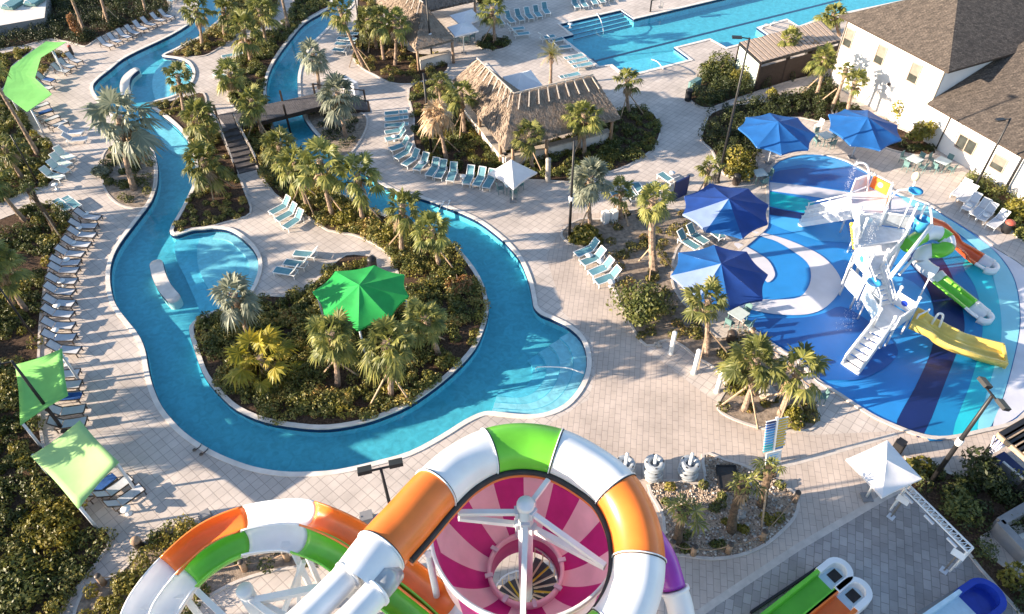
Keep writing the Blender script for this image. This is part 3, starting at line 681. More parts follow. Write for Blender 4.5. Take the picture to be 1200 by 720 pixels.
# ------------------------------------------------------------------ splash pad: coloured rubber surface
def surf(name, c, v=0.10): return mat(name, c, 0.35, v, 0.6, 0.12, 60, spec=0.5)
MT['sp_blue'] = surf('rubber_blue', (0.022, 0.23, 0.60)); MT['sp_dark'] = surf('rubber_dark_blue', (0.012, 0.105, 0.38)); MT['sp_navy'] = surf('rubber_navy', (0.006, 0.018, 0.11))
MT['sp_white'] = surf('rubber_white', (0.60, 0.60, 0.66)); MT['sp_light'] = surf('rubber_light_blue', (0.06, 0.36, 0.74)); MT['sp_teal'] = surf('rubber_teal', (0.0, 0.40, 0.46))
MT['sp_mid'] = surf('rubber_mid_blue', (0.010, 0.20, 0.44)); MT['sp_aqua'] = surf('rubber_aqua', (0.22, 0.58, 0.68)); MT['sp_turq'] = surf('rubber_turquoise', (0.02, 0.46, 0.56))
PAD = [(901, 208), (904, 198), (914, 189), (937, 182.5), (962, 182), (987, 188), (1000, 194), (1020, 205), (1047, 226), (1082, 238), (1107, 253), (1140, 273), (1167, 292), (1200, 313), (1228, 340), (1248, 380), (1243, 430), (1222, 466), (1200, 483), (1185, 495), (1147, 504.5), (1110, 512), (1082, 510), (1050, 499), (1020, 485), (985, 462), (960, 446), (935, 421), (910, 406), (880, 384), (864, 364), (852, 335), (862, 302), (880, 285), (897, 270), (900, 262), (901, 235)]
pieces = [('sp_blue', PAD, True),
          ('sp_dark', [(902, 213), (903, 204), (914, 200), (940, 197), (970, 198), (1000, 197), (1020, 207), (1046, 227), (1010, 226), (970, 221), (935, 216)], False),
          ('sp_light', [(905, 199), (914, 190), (937, 183.5), (962, 183), (987, 189), (998, 194), (975, 198), (940, 193)], False),
          ('sp_white', [(902, 214), (935, 217), (970, 222), (1010, 228), (1050, 230), (1090, 243), (1075, 262), (1010, 245), (960, 232), (902, 224)], False),
          ('sp_teal', [(902, 225), (920, 229), (943, 233), (955, 238), (945, 250), (920, 246), (902, 242)], False),
          ('sp_navy', [(902, 243), (920, 247), (945, 251), (938, 257), (902, 252)], False),
          ('sp_light', [(902, 253), (938, 258), (990, 262), (1000, 285), (960, 283), (920, 270), (901, 262)], False),
          ('sp_mid', [(1075, 262), (1110, 268), (1150, 300), (1128, 312), (1142, 336), (1150, 365), (1151, 390), (1145, 422), (1135, 455), (1115, 511.5), (1082, 510), (1110, 442), (1119, 419), (1129, 393), (1129, 370), (1120, 335), (1104, 305)], True),
          ('sp_navy', [(1060, 300), (1090, 290), (1104, 303), (1120, 335), (1129, 370), (1129, 393), (1119, 419), (1110, 442), (1082, 510), (1066, 505), (1050, 499), (1060, 476), (1072, 455), (1091, 412), (1095, 385), (1094, 363), (1088, 342), (1077, 322)], True),
          ('sp_turq', [(1128, 312), (1140, 300), (1152, 300), (1166, 335), (1172, 365), (1173, 396), (1166, 427), (1155, 465), (1144, 505), (1116, 511), (1135, 455), (1145, 422), (1151, 390), (1150, 365), (1142, 336)], True),
          ('sp_aqua', [(1052, 229), (1082, 240), (1107, 255), (1140, 276), (1165, 295), (1185, 322), (1193, 351), (1194, 387), (1185, 430), (1175, 465), (1161, 500), (1145, 504), (1155, 465), (1166, 427), (1173, 396), (1172, 365), (1166, 335), (1152, 300), (1110, 265), (1080, 250)], True),
          ('sp_white', [(1140, 275), (1167, 293), (1200, 314), (1227, 341), (1246, 380), (1241, 430), (1221, 465), (1200, 481), (1185, 493), (1163, 500), (1176, 465), (1186, 430), (1195, 387), (1194, 351), (1186, 322), (1167, 296)], True),
          ('sp_dark', [(866, 372), (900, 374), (940, 373), (965, 368), (985, 360), (1010, 372), (1040, 395), (1052, 412), (1045, 425), (1030, 436), (1005, 446), (975, 446), (960, 444), (935, 419), (910, 403), (880, 383)], True),
          ('sp_white', [(880, 272), (895, 274), (920, 281), (942, 290), (960, 299), (975, 312), (985, 328), (984, 342), (972, 357), (958, 366), (938, 370), (907, 369), (880, 364), (864, 361), (880, 355), (895, 352), (915, 352), (937, 349), (948, 335), (950, 320), (945, 308), (930, 296), (910, 284), (895, 279)], True),
          ('sp_white', [(860, 288), (866, 286), (880, 293), (899, 305), (907, 318), (907, 326), (899, 332), (892, 322), (880, 305)], True),
          ('sp_light', [(1000, 330), (1055, 325), (1090, 352), (1090, 380), (1072, 380), (1040, 365)], True)]
mb = MB(); names = []
for i, (mn, px, sm_) in enumerate(pieces):
    if mn not in names: names.append(mn)
    poly = spx(px, 3, True) if sm_ else PL(px)
    mb.prism(poly, None, 0.010 + 0.004 * i, names.index(mn))
struct('splash_pad', mb, names)
pad = spx(PAD, 3, True)
if sum(pad[i].x * pad[(i + 1) % len(pad)].y - pad[(i + 1) % len(pad)].x * pad[i].y for i in range(len(pad))) < 0: pad.reverse()
mb = MB(); ribbon(mb, pad, -0.01, 0.2, 0.0, 0.085, 0, True); struct('splash_pad_edge', mb, 'concrete')
# walkway behind the huts and raised terrace at the top left corner
mb = MB(); mb.prism(PL([(-60, 40), (0, 30), (52, 21), (57, -20), (-60, -20)], 1.2), -0.2, 1.2, 0, 1); struct('terrace', mb, ['white_conc', 'greywall'])
# ground cover (leaves nobody could count)
GC = 'low dense shrubs and ground cover filling a planting bed'
def gaps(x, y): return np.sin(x * 0.55 + 1.7 * np.sin(y * 0.45)) + np.cos(y * 0.8 - x * 0.35) + RNG.normal(scale=0.25, size=x.shape) > -0.75
def gaps2(x, y): return np.sin(x * 0.8 + 1.3 * np.sin(y * 0.7)) + np.cos(y * 1.1 - x * 0.5) + RNG.normal(scale=0.25, size=x.shape) > -1.1
def gc(key, matn, **k): ground_cover('ground_cover', GC, BEDS[key], matn, **k)
gc('L1', 'lf_green', dens=3.2); gc('L0', 'lf_mixed', dens=2); gc('La', 'lf_gold', dens=2.2); gc('Lb', 'lf_dark', dens=1.8, h=(0.4, 1.3), r=(0.4, 0.8))
gc('L2', 'lf_green', dens=3.4, h=(0.15, 0.8), per=115, keep=gaps); gc('L2', 'lf_gold', dens=0.45, h=(0.3, 0.9), r=(0.3, 0.7)); gc('2', 'lf_green', dens=0.9, h=(0.3, 0.95), r=(0.3, 0.6)); gc('2', 'lf_gold', dens=0.35, h=(0.4, 0.9)); gc('L1', 'lf_gold', dens=0.6, h=(0.3, 0.9)); gc('7', 'lf_gold', dens=0.3, h=(0.3, 0.8))
gc('S', 'lf_green', dens=0.7, h=(0.2, 0.7))
BEDS['S2'] = spx([(97, 750), (101, 695), (140, 675), (166, 652), (200, 620), (224, 615), (238, 622), (200, 645), (170, 680), (140, 720), (130, 760)], 2, True)
gc('S2', 'lf_gold', dens=4.5, h=(0.3, 0.8))
gc('sp', 'lf_green', dens=1.6, h=(0.15, 0.6)); gc('1', 'lf_mixed', dens=1.5, h=(0.1, 0.35), r=(0.15, 0.4)); gc('t1', 'lf_mixed', dens=2.6); gc('t2', 'lf_green', dens=3.2); gc('2', 'lf_mixed', dens=3.6, h=(0.2, 0.8), per=115, keep=gaps2)
gc('5', 'lf_dark', dens=0.7); gc('6', 'lf_mixed', dens=1.2); gc('7', 'lf_green', dens=2.4, h=(0.15, 0.6)); gc('8', 'lf_green', dens=3.5); gc('9', 'lf_dark', dens=3.0, h=(0.6, 1.5))
gc('10', 'lf_dark', dens=3.0, h=(0.4, 1.1)); gc('w', 'lf_dark', dens=1.6); gc('11', 'lf_green', dens=3.0, h=(0.4, 1.2)); gc('12', 'lf_mixed', dens=0.8, h=(0.1, 0.5))
gc('14', 'lf_green', dens=0.5, h=(0.1, 0.4), r=(0.15, 0.4)); gc('14', 'lf_gold', dens=0.2, h=(0.1, 0.4), r=(0.15, 0.35)); gc('15', 'lf_dark', dens=2.8, h=(0.4, 1.3), r=(0.3, 0.6)); gc('o1', 'lf_dark', dens=2, h=(0.3, 0.9))
# ------------------------------------------------------------------ palms
def fan_leaf(mb, org, d, up, petiole, rad, nl, mi, droop, spread=2.3):
    """a fan leaf: stalk along d, then pleated fingers spread in the leaf plane, tips drooping"""
    d = d.normalized(); sd_ = d.cross(up)
    sd_ = sd_.normalized() if sd_.length > 1e-3 else Vector((1, 0, 0)); nu = sd_.cross(d).normalized()
    hub = org + d * petiole + Vector((0, 0, -1)) * droop * petiole * 0.25
    w = 0.012
    mb.add([org - sd_ * w, org + sd_ * w, hub + sd_ * w, hub - sd_ * w], [(0, 1, 2, 3)], mi)
    for k in range(nl):
        a = -spread + 2 * spread * (k + 0.5) / nl + random.uniform(-0.06, 0.06)
        q = d * math.cos(a) + sd_ * math.sin(a) - nu * 0.22 * abs(math.sin(a))
        L = rad * (0.62 + 0.38 * math.cos(a * 0.62)) * random.uniform(0.86, 1.08)
        side = q.cross(nu).normalized() * (rad * 0.085) + nu * (0.02 if k % 2 else -0.02)
        mid = hub + q * L * 0.55 - Vector((0, 0, 1)) * droop * L * 0.10
        tip = hub + q * L - Vector((0, 0, 1)) * droop * L * random.uniform(0.30, 0.75)
        mb.add([hub, mid - side, mid + side, tip], [(0, 1, 2), (1, 3, 2)], mi)

def fan_crown(nleaf=26, rad=0.72, pet=0.72, nl=15, dead=4, mats=('lf_palm', 'lf_dead'), droopy=1.0, name='crown_mesh', emin=-0.75):
    mb = MB()
    for i in range(nleaf):
        t = (i + 0.5) / nleaf
        el = 1.35 - (1.35 - emin) * t ** 0.85 + random.uniform(-0.22, 0.22); az = i * 2.39996 + random.uniform(-0.5, 0.5)
        d = Vector((math.cos(az) * math.cos(el), math.sin(az) * math.cos(el), math.sin(el)))
        up = Vector((0, 0, 1)) if abs(d.z) < 0.95 else Vector((math.cos(az), math.sin(az), 0))
        sc = random.uniform(0.68, 1.2)
        fan_leaf(mb, Vector((0, 0, 0)) + d * 0.08, d, up, pet * sc * (0.8 + 0.35 * t), rad * sc, nl, 0, droopy * (0.35 + 0.9 * t))
    for i in range(dead):
        az = random.uniform(0, 6.28); el = random.uniform(-1.3, -0.7)
        d = Vector((math.cos(az) * math.cos(el), math.sin(az) * math.cos(el), math.sin(el)))
        fan_leaf(mb, Vector((0, 0, -0.1)), d, Vector((0, 0, 1)), pet * 0.7, rad * 0.85, 11, 1, 1.4, 1.7)
    return mb.mesh(name, list(mats))

def feather_crown(nleaf=24, L=1.7, mats=('lf_gold', 'lf_dead'), name='feather_mesh'):
    mb = MB()
    for i in range(nleaf):
        t = (i + 0.5) / nleaf; el = 1.3 - 1.5 * t + random.uniform(-0.1, 0.1); az = i * 2.39996
        h = Vector((math.cos(az), math.sin(az), 0)); sd_ = Vector((-h.y, h.x, 0)); p = Vector((0, 0, 0)); seg = 12
        ll = L * random.uniform(0.85, 1.1); prev = p
        for k in range(seg):
            e = el - 1.1 * (k / seg) ** 1.3
            q = prev + (h * math.cos(e) + Vector((0, 0, 1)) * math.sin(e)) * ll / seg
            lw = 0.34 * math.sin(math.pi * (0.12 + 0.86 * k / seg)) * (L / 1.7)
            for s_ in (-1, 1):
                for j in (0.0, 0.5):
                    a = prev.lerp(q, j); w = (q - prev) * 0.28
                    tip = a + sd_ * s_ * lw + (q - prev) * 0.8 - Vector((0, 0, 0.12 * lw / 0.3))
                    mb.add([a, a + w, tip], [(0, 1, 2)], 0 if t < 0.85 else 1)
            mb.add([prev - sd_ * 0.012, prev + sd_ * 0.012, q + sd_ * 0.01, q - sd_ * 0.01], [(0, 1, 2, 3)], 0)
            prev = q
    return mb.mesh(name, list(mats))

CR = {'sabal': [fan_crown(29, 0.70, 0.90, 17, 6, name='sabal_crown') for _ in range(6)],
      'full': [fan_crown(40, 0.74, 0.95, 17, 9, name='full_crown', emin=-1.05) for _ in range(5)],
      'young': [fan_crown(20, 0.62, 0.70, 15, 3, name='young_crown', emin=-0.4) for _ in range(4)],
      'yellow': [fan_crown(24, 0.82, 1.05, 17, 3, ('lf_yellow', 'lf_dead'), name='yellow_crown', emin=-0.9)],
      'silver': [fan_crown(34, 0.92, 0.95, 17, 5, ('lf_silver', 'lf_dead'), name='silver_crown', emin=-0.8), fan_crown(26, 0.85, 0.8, 17, 8, ('lf_silver', 'lf_dead'), name='silver_crown', emin=-1.0)],
      'dry': [fan_crown(34, 0.72, 0.62, 13, 14, ('lf_dead', 'lf_dead'), 1.6, 'dry_crown', -1.25)],
      'tuft': [fan_crown(9, 0.45, 0.35, 10, 2, name='tuft_crown', emin=0.3)],
      'feather': [feather_crown()]}

def palm(label, crown, base, kind='sabal', s=1.0, braces=0, tr=0.15, grp='palm trees planted around the pools', basez=0.03, topz=None, bark='trunk'):
    b_ = P(base[0], base[1], basez)
    t = lift(b_, crown[0], crown[1]) if topz is None else P(crown[0], crown[1], topz)
    root = thing('palm_tree', label, 'palm tree', b_, 0, grp)
    mb = MB(); L = (t - b_).length; n = max(6, int(L / 0.22)); pts = []; rs = []
    side = Vector((random.uniform(-1, 1), random.uniform(-1, 1), 0)) * 0.03 * L
    for i in range(n + 1):
        f = i / n; pts.append(b_.lerp(t, f) + side * math.sin(math.pi * f)); rs.append(tr * (1.25 - 0.35 * min(1, f * 3)) * (1.0 + (0.10 if i % 2 else -0.06)) + (0.05 * tr / 0.15 if f > 0.82 else 0))
    mb.tube(pts, rs, 9, 0, True, False)
    if L > 1.4:      # old leaf boots just under the crown
        for k in range(16):
            f = 1 - 0.9 / L * random.random(); a = random.uniform(0, 6.28); c = b_.lerp(t, f)
            o = Vector((math.cos(a), math.sin(a), 0)); mb.bar(c + o * tr * 0.9, c + o * (tr + 0.13) + Vector((0, 0, 0.22)), 0.07, 0.02)
    mb.build('trunk', 'husk' if kind == 'tuft' else bark, root)
    me = random.choice(CR[kind])
    o = inst('crown', me, root, t - b_, random.uniform(0, 6.28), s * random.uniform(0.86, 1.12)); o.rotation_euler = (random.uniform(-0.28, 0.28), random.uniform(-0.28, 0.28), random.uniform(0, 6.28)); o.scale.z *= random.uniform(0.85, 1.15)
    if braces:
        a0 = random.uniform(0, 6.28)
        for k in range(braces):
            a = a0 + 2 * math.pi * k / 3; hh = min(1.9, L * 0.55); f = hh / max(L, 0.1)
            m2 = MB(); o = Vector((math.cos(a), math.sin(a), 0))
            m2.bar(b_.lerp(t, f) + o * tr, b_ + o * (0.55 * hh + 0.3), 0.075); m2.build('brace', 'wood', root)
    return root

palm('huge silver blue fan palm leaning over the left river bend', (140, 137), (157, 222), 'silver', 1.55, 0, 0.2)
palm('palm on the bed point beside the curved sandbar in the river', (208, 88), (216, 131), 'sabal', 1.05, 2)
palm('single palm rising from the pointed shrub bed at the upper left river', (229, 10), (237, 55), 'sabal', 0.95)
palm('twin trunk palm in the pointed shrub bed near the upper left river', (262, 10), (263, 43), 'sabal', 1.1)
palm('tall palm where the pale path crosses the upper shrub bed', (303, 10), (312, 52), 'sabal', 1.1)
palm('palm beside the pale path above the dark footbridge', (285, 33), (294, 72), 'sabal', 1.2, 1)
palm('bushy palm over the wide deck above the footbridge landing', (268, 85), (283, 110), 'full', 1.05)
palm('bright palm growing right against the dark footbridge', (294, 116), (308, 162), 'full', 0.95, 2)
palm('dense dark palm left of the footbridge landing', (231, 136), (243, 172), 'full', 1.1)
palm('shaggy palm left of the dark wooden stairs', (236, 186), (256, 225), 'full', 0.95, 2)
palm('shaggy palm with drooping leaves below the footbridge, right of the stairs', (326, 168), (346, 222), 'full', 0.85, 1)
palm('propped palm second from the stairs along the river bed', (345, 190), (361, 243), 'full', 0.95, 3)
palm('propped palm third from the stairs along the river bed', (374, 187), (390, 254), 'sabal', 1.15, 2)
palm('wide palm with drooping leaf hanging over the narrow river', (419, 204), (426, 261), 'sabal', 1.25, 1)
palm('palm in the golden shrubs just above the green canopy', (472, 240), (471, 298), 'sabal', 1.0, 1)
palm('shaggy palm at the upper right edge of the round island', (505, 268), (516, 314), 'full', 0.95, 2)
palm('palm in dark shrubs on the right of the green canopy', (498, 372), (514, 417), 'full', 0.95, 1)
palm('silver palm at the wading pool end of the round island', (273, 345), (292, 398), 'silver', 0.95)
palm('yellowing palm with four hanging fans on the round island', (304, 418), (318, 440), 'yellow', 1.1)
palm('dark green palm in front of the green canopy, left one', (388, 390), (396, 452), 'full', 1.0, 2)
palm('dark green palm in front of the green canopy, right one', (452, 400), (458, 464), 'full', 1.0, 2)
palm('large silver palm beside the upper river above the footbridge', (366, 62), (374, 104), 'silver', 1.1)
palm('silver palm in the sandy oval bed by the footbridge', (395, 108), (405, 160), 'silver', 1.0, 1)
palm('tall slim propped palm between the upper river and the grass hut', (398, 10), (426, 78), 'sabal', 1.1, 3)
palm('left palm of three close to the upper thatched hut', (430, 22), (442, 57), 'sabal', 1.05, 1)
palm('middle palm of three close to the upper thatched hut', (446, 20), (450, 70), 'sabal', 1.05)
palm('right palm of three close to the upper thatched hut', (462, 24), (463, 76), 'sabal', 1.0)
palm('dead brown palm with hanging dry leaves left of the large hut', (512, 132), (523, 186), 'dry', 1.1, 2)
palm('green palm touching the left slope of the large hut', (540, 108), (544, 158), 'sabal', 1.15, 3)
palm('small upright palm above the dead brown palm', (516, 95), (517, 130), 'young', 0.9)
palm('palm in the little round bed by the white umbrellas', (577, 8), (580, 51), 'sabal', 1.0, 1)
palm('golden feather palm in a planter behind the large hut', (646, 64), (645, 100), 'feather', 0.85)
palm('propped palm in front of the large hut near the white umbrella', (620, 156), (624, 197), 'sabal', 0.95, 3)
palm('bright palm in front of the right wing of the large hut', (684, 134), (685, 182), 'full', 1.0, 2)
palm('sparse dark palm at the right end of the large hut', (735, 93), (737, 132), 'young', 1.0, 2)
palm('silver shaggy palm beside the tall black lamp post on the plaza', (692, 207), (692, 268), 'silver', 0.85, 1)
palm('sparse palm next to the white cabinets', (728, 222), (728, 256), 'young', 1.0, 3)
palm('thick trunk propped palm left of the blue canopies', (766, 232), (766, 318), 'sabal', 0.85, 3, 0.24)
palm('little palm at the corner of the upper splash pad canopy', (832, 196), (826, 224), 'young', 0.8, 1)
palm('palm in front of the lower blue canopy', (830, 350), (828, 416), 'young', 1.15, 2)
palm('propped palm at the pointed end of the splash pad bed, left one', (886, 420), (872, 481), 'full', 1.0, 3)
palm('propped palm at the pointed end of the splash pad bed, right one', (938, 432), (914, 486), 'young', 1.2, 3)
palm('palm growing beside the slatted cabana roof', (925, 44), (923, 84), 'full', 0.85)
palm('brown shaggy palm between the cabana and the white building', (955, 55), (952, 84), 'dry', 0.7)
palm('bright palm close to the corner of the white building', (967, 66), (955, 116), 'full', 0.75, 1)
palm('slim palm against the white building wall, left one', (992, 80), (974, 128), 'young', 0.75, 1)
palm('slim palm against the white building wall, right one', (1003, 95), (993, 134), 'young', 0.95)
palm('yellowish shaggy palm behind the roof corner of the white building', (976, 16), (984, 42), 'full', 0.9)
palm('short stubby palm in the gravel bed, tallest of three', (872, 568), (857, 622), 'tuft', 1.0, 1, 0.2)
palm('short stubby palm in the gravel bed beneath the height board', (903, 548), (893, 592), 'tuft', 1.0, 1, 0.2)
palm('short stubby palm in the gravel bed close to the big ring slide', (803, 598), (794, 634), 'tuft', 1.2, 1, 0.2)
palm('leaning palm trunk below the upper green sail, crown out at left', (-22, 70), (45, 182), 'sabal', 1.1)
palm('leaning palm in shrubs left of the pale green loungers', (4, 172), (26, 209), 'sabal', 0.9)
palm('leaning palm trunk next to the left path, crown cut by the edge', (-14, 205), (29, 259), 'sabal', 1.0)
palm('leaning palm with husked head beside the first deck loungers', (33, 222), (66, 272), 'tuft', 1.0, 1, 0.17)
palm('leaning palm low on the left edge, upper of two', (-20, 300), (18, 362), 'sabal', 1.0)
palm('leaning palm low on the left edge, lower of two', (0, 310), (31, 364), 'sabal', 0.85)
palm('tall palm at the top beside the left loungers, crown above the frame', (72, -30), (100, 39), 'sabal', 1.1, 1)
palm('propped palm at the top behind the left lounger row', (108, -40), (128, 30), 'sabal', 1.0, 2)
palm('palm at the top behind the right end of the left lounger row', (158, -28), (172, 18), 'sabal', 1.0)
palm('palm standing in the curving pale path at the top', (322, -40), (338, 32), 'sabal', 1.0, 1)
OFFG = 'palms standing off to the left of the pool deck'
for i, (x, y, h) in enumerate([(-70, 420, 6.0), (-110, 455, 7.0), (-60, 330, 5.5), (-95, 370, 6.5), (-120, 290, 6.5), (-90, 240, 6.0), (-150, 400, 7.0), (-150, 520, 6.5), (-80, 500, 5.0), (-130, 560, 6.0), (-60, 560, 4.5)]):
    b_ = P(x, y); tp = b_ + Vector((-0.6, -0.3, h)); root = thing('palm_tree', 'palm standing beyond the left edge of the pool deck', 'palm tree', b_, 0, OFFG)
    mb = MB(); mb.tube([b_, b_.lerp(tp, 0.5), tp], [0.19, 0.15, 0.15], 8); mb.build('trunk', 'trunk', root); inst('crown', random.choice(CR['full']), root, tp - b_, i, 1.1)

# ------------------------------------------------------------------ single shrubs and small trees
def shrub(label, px, matn, r=0.9, h=1.3, n=5, per=160, ls=0.11, cat='shrub', name='shrub', stem=True):
    b_ = P(*px, 0.03); root = thing(name, label, cat, b_)
    pts = []; rad = []; hg = []
    for i in range(n):
        a = random.uniform(0, 6.28); q = r * 0.55 * math.sqrt(random.random())
        pts.append((q * math.cos(a), q * math.sin(a), h * random.uniform(0.05, 0.5))); rad.append(r * random.uniform(0.4, 0.7)); hg.append(h * random.uniform(0.35, 0.55))
    c, nr, sz = domes(np.array(pts), np.array(rad), np.array(hg), per, ls)
    inst('foliage', leaf_mesh('foliage', c, nr, sz, [matn]), root)
    mb = MB()
    for i in range(4):
        a = i * 1.6 + 0.3; mb.tube([(0, 0, 0), (0.25 * r * math.cos(a), 0.25 * r * math.sin(a), h * 0.35), (0.5 * r * math.cos(a), 0.5 * r * math.sin(a), h * 0.7)], [0.04, 0.03, 0.015], 5)
    o = inst('stem', mb.mesh('stem', 'trunk'), root)
    return root
shrub('glossy green clump of strap leaves at the foot of the plaza lamp post', (686, 282), 'lf_gold', 1.15, 1.0, 7, 130, 0.17)
shrub('large golden green bush by the upper blue canopies and lamp post', (868, 205), 'lf_gold', 1.5, 2.6, 9, 190, 0.13)
shrub('big dark olive bush below the row of four blue loungers', (752, 365), 'lf_green', 2.0, 2.3, 12, 220, 0.12)
shrub('olive bush behind the lamp post north of the walkway', (838, 88), 'lf_green', 1.8, 2.0, 9, 170, 0.13)
shrub('pale leafed bush against the cabana side panel', (866, 98), 'lf_gold', 1.1, 1.6, 6, 150, 0.11)
shrub('light yellow shrub on the edge of the walkway hedge', (903, 116), 'lf_gold', 0.8, 1.1, 4, 130, 0.11)
shrub('rust coloured columnar young tree at the upper left bed', (95, 46), 'lf_rust', 0.6, 3.2, 9, 150, 0.13, 'tree', 'young_tree')
shrub('small leafy tree at the foot of the white wall, left one', (1052, 142), 'lf_gold', 1.1, 2.2, 6, 90, 0.14, 'tree', 'young_tree')
shrub('small leafy tree at the foot of the white wall, right one', (1075, 170), 'lf_gold', 1.1, 2.4, 7, 120, 0.14, 'tree', 'young_tree')
shrub('yellow green tall shrub at the right edge behind white loungers', (1190, 255), 'lf_gold', 1.2, 1.6, 6, 170, 0.14)
shrub('bushy shrub beside the second palm of the splash pad bed', (868, 455), 'lf_gold', 1.0, 1.2, 5, 140, 0.11)
shrub('yellow flowering clump under the height board', (930, 494), 'lf_gold', 0.9, 0.8, 5, 130, 0.12)
shrub('silver tufted plant at the foot of the huge silver palm', (123, 203), 'lf_silver', 0.7, 0.9, 3, 150, 0.2)
shrub('rust leaved shrub on the right side of the round island', (538, 336), 'lf_rust', 0.9, 1.0, 5, 120, 0.11)
shrub('golden shrub mound between the river and the island path', (455, 275), 'lf_gold', 1.1, 1.0, 6, 140, 0.11)
shrub('second golden shrub mound beside the narrow river, higher up', (410, 258), 'lf_gold', 1.1, 0.9, 6, 140, 0.11)
shrub('tan dry shrub between the three palms and the upper hut', (462, 68), 'lf_dead', 0.9, 1.0, 5, 120, 0.11)
shrub('dark conifer like shrub near the striped curtain', (1142, 565), 'lf_dark', 1.2, 2.0, 7, 170, 0.12)
shrub('olive shrub by the floodlight mast foot', (1118, 600), 'lf_green', 1.2, 1.2, 7, 170, 0.11)
shrub('spiky yellow green shrub beside the white square umbrella', (1070, 548), 'lf_gold', 0.7, 0.8, 4, 120, 0.12)
shrub('yellow shrub at the lower right corner', (1196, 690), 'lf_gold', 0.9, 1.0, 5, 140, 0.12)
shrub('large mottled bush on the lower left bank', (60, 620), 'lf_gold', 1.6, 0.9, 9, 170, 0.11)
shrub('green bush on the lower left bank close to the bottom edge', (25, 690), 'lf_green', 1.5, 0.9, 9, 170, 0.11)
shrub('leafy green plant by the foot of the dark stairs', (266, 210), 'lf_green', 0.9, 1.0, 4, 150, 0.13)

# ------------------------------------------------------------------ sun loungers
def lounger_meshes(style):
    fr, sl = {'teal': ('white', 'tealsling'), 'white': ('white', 'greysling'), 'bronze': ('bronze', 'greysling'), 'pale': ('white', 'palegreen')}[style]
    W_ = 0.62; z = 0.36; x1 = 1.22; Lb = 0.76; an = R(48)
    out = {}
    for flat in (False, True):
        a = 0.0 if flat else an
        bx, bz = x1 + Lb * math.cos(a), z + Lb * math.sin(a)
        f = MB()
        for s_ in (-1, 1):
            f.bar((0, s_ * W_ / 2, z), (x1 + 0.35, s_ * W_ / 2, z), 0.05)
            f.bar((x1, s_ * (W_ / 2 - 0.03), z + 0.02), (bx, s_ * (W_ / 2 - 0.03), bz + 0.02), 0.045)
        f.bar((0, -W_ / 2, z), (0, W_ / 2, z), 0.05); f.bar((bx, -W_ / 2 + 0.02, bz + 0.02), (bx, W_ / 2 - 0.02, bz + 0.02), 0.045)
        f.bar((x1 + 0.35, -W_ / 2, z), (x1 + 0.35, W_ / 2, z), 0.045)
        if not flat: f.bar((x1 + 0.33, 0, z), (bx - 0.15, 0, bz - 0.2), 0.035)
        s1 = MB(); n = 6
        pts = [(0.03 + (x1 - 0.05) * i / n, z + 0.03 - 0.03 * math.sin(math.pi * i / n)) for i in range(n + 1)]
        for i in range(n):
            (xa, za), (xb, zb) = pts[i], pts[i + 1]; h = W_ / 2 - 0.035
            s1.add([(xa, -h, za), (xb, -h, zb), (xb, h, zb), (xa, h, za)], [(0, 1, 2, 3)], 0, True)
        s2 = MB(); h = W_ / 2 - 0.05
        d = Vector((math.cos(a), 0, math.sin(a))); nn = Vector((-math.sin(a), 0, math.cos(a)))
        ps = [Vector((x1 + 0.02, 0, z + 0.035)) + d * Lb * i / 4 - nn * 0.02 * math.sin(math.pi * i / 4) for i in range(5)]
        for i in range(4):
            p, q = ps[i], ps[i + 1]
            s2.add([(p.x, -h, p.z), (q.x, -h, q.z), (q.x, h, q.z), (p.x, h, p.z)], [(0, 1, 2, 3)], 0, True)
        out[flat] = (f.mesh('lounger_frame', fr), s1.mesh('lounger_seat', sl), s2.mesh('lounger_back', sl))
    l = MB(); l.bar((0, 0, 0), (0, 0, z - 0.02), 0.05)
    out['leg'] = l.mesh('lounger_leg', fr)
    t = MB(); t.box((0.62, 0, z + 0.055), (0.95, 0.5, 0.03)); t.box((0.15, 0.02, z + 0.055), (0.3, 0.4, 0.035)); out['towel'] = t.mesh('towel', 'towel')
    return out
LM = {k: lounger_meshes(k) for k in ('teal', 'white', 'bronze', 'pale')}
def lounger(label, foot, head, style, flat=False, grp=None):
    f = P(*foot, 0.006); h = P(*head); a = math.atan2(h.y - f.y, h.x - f.x) + random.uniform(-0.06, 0.06); f = f + Vector((random.uniform(-0.07, 0.07), random.uniform(-0.07, 0.07), 0))
    root = thing('sun_lounger', label, 'sun lounger', f, a, grp); m_ = LM[style]; fr, s1, s2 = m_[flat]
    inst('frame', fr, root); inst('seat', s1, root); inst('backrest', s2, root)
    for x, y in ((0.08, 0.29), (0.08, -0.29), (1.5, 0.29), (1.5, -0.29)): inst('leg', m_['leg'], root, (x, y, 0))
    return root
ORD = ['first', 'second', 'third', 'fourth', 'fifth', 'sixth', 'seventh', 'eighth', 'ninth', 'tenth', 'eleventh', 'twelfth', 'thirteenth', 'fourteenth']
def row(feet, heads, style, what, where, flats=()):
    """feet / heads: lists of pixels; label reads «what, ORD where»"""
    for i, (f, h) in enumerate(zip(feet, heads)):
        lounger(f'{what}, {ORD[i]} {where}', f, h, style, i in flats, f'{what}s {where}')
def lin(a, b, n): return [(a[0] + (b[0] - a[0]) * i / max(1, n - 1), a[1] + (b[1] - a[1]) * i / max(1, n - 1)) for i in range(n)]
row(lin((133, 58), (204, 24), 8), lin((110, 50), (183, 18), 8), 'bronze', 'dark framed lounger', 'from the left in the top left row')
row([(95, 77), (88, 83), (83, 88), (65, 99), (63, 108)], [(75, 70), (66, 77), (58, 82), (46, 95), (44, 103)], 'bronze', 'dark framed lounger', 'from the top under the curved green sail')
row([(58, 125), (63, 133), (71, 140), (80, 146)], [(38, 132), (43, 140), (50, 148), (56, 156)], 'bronze', 'dark framed lounger', 'below the lower tip of the curved sail')
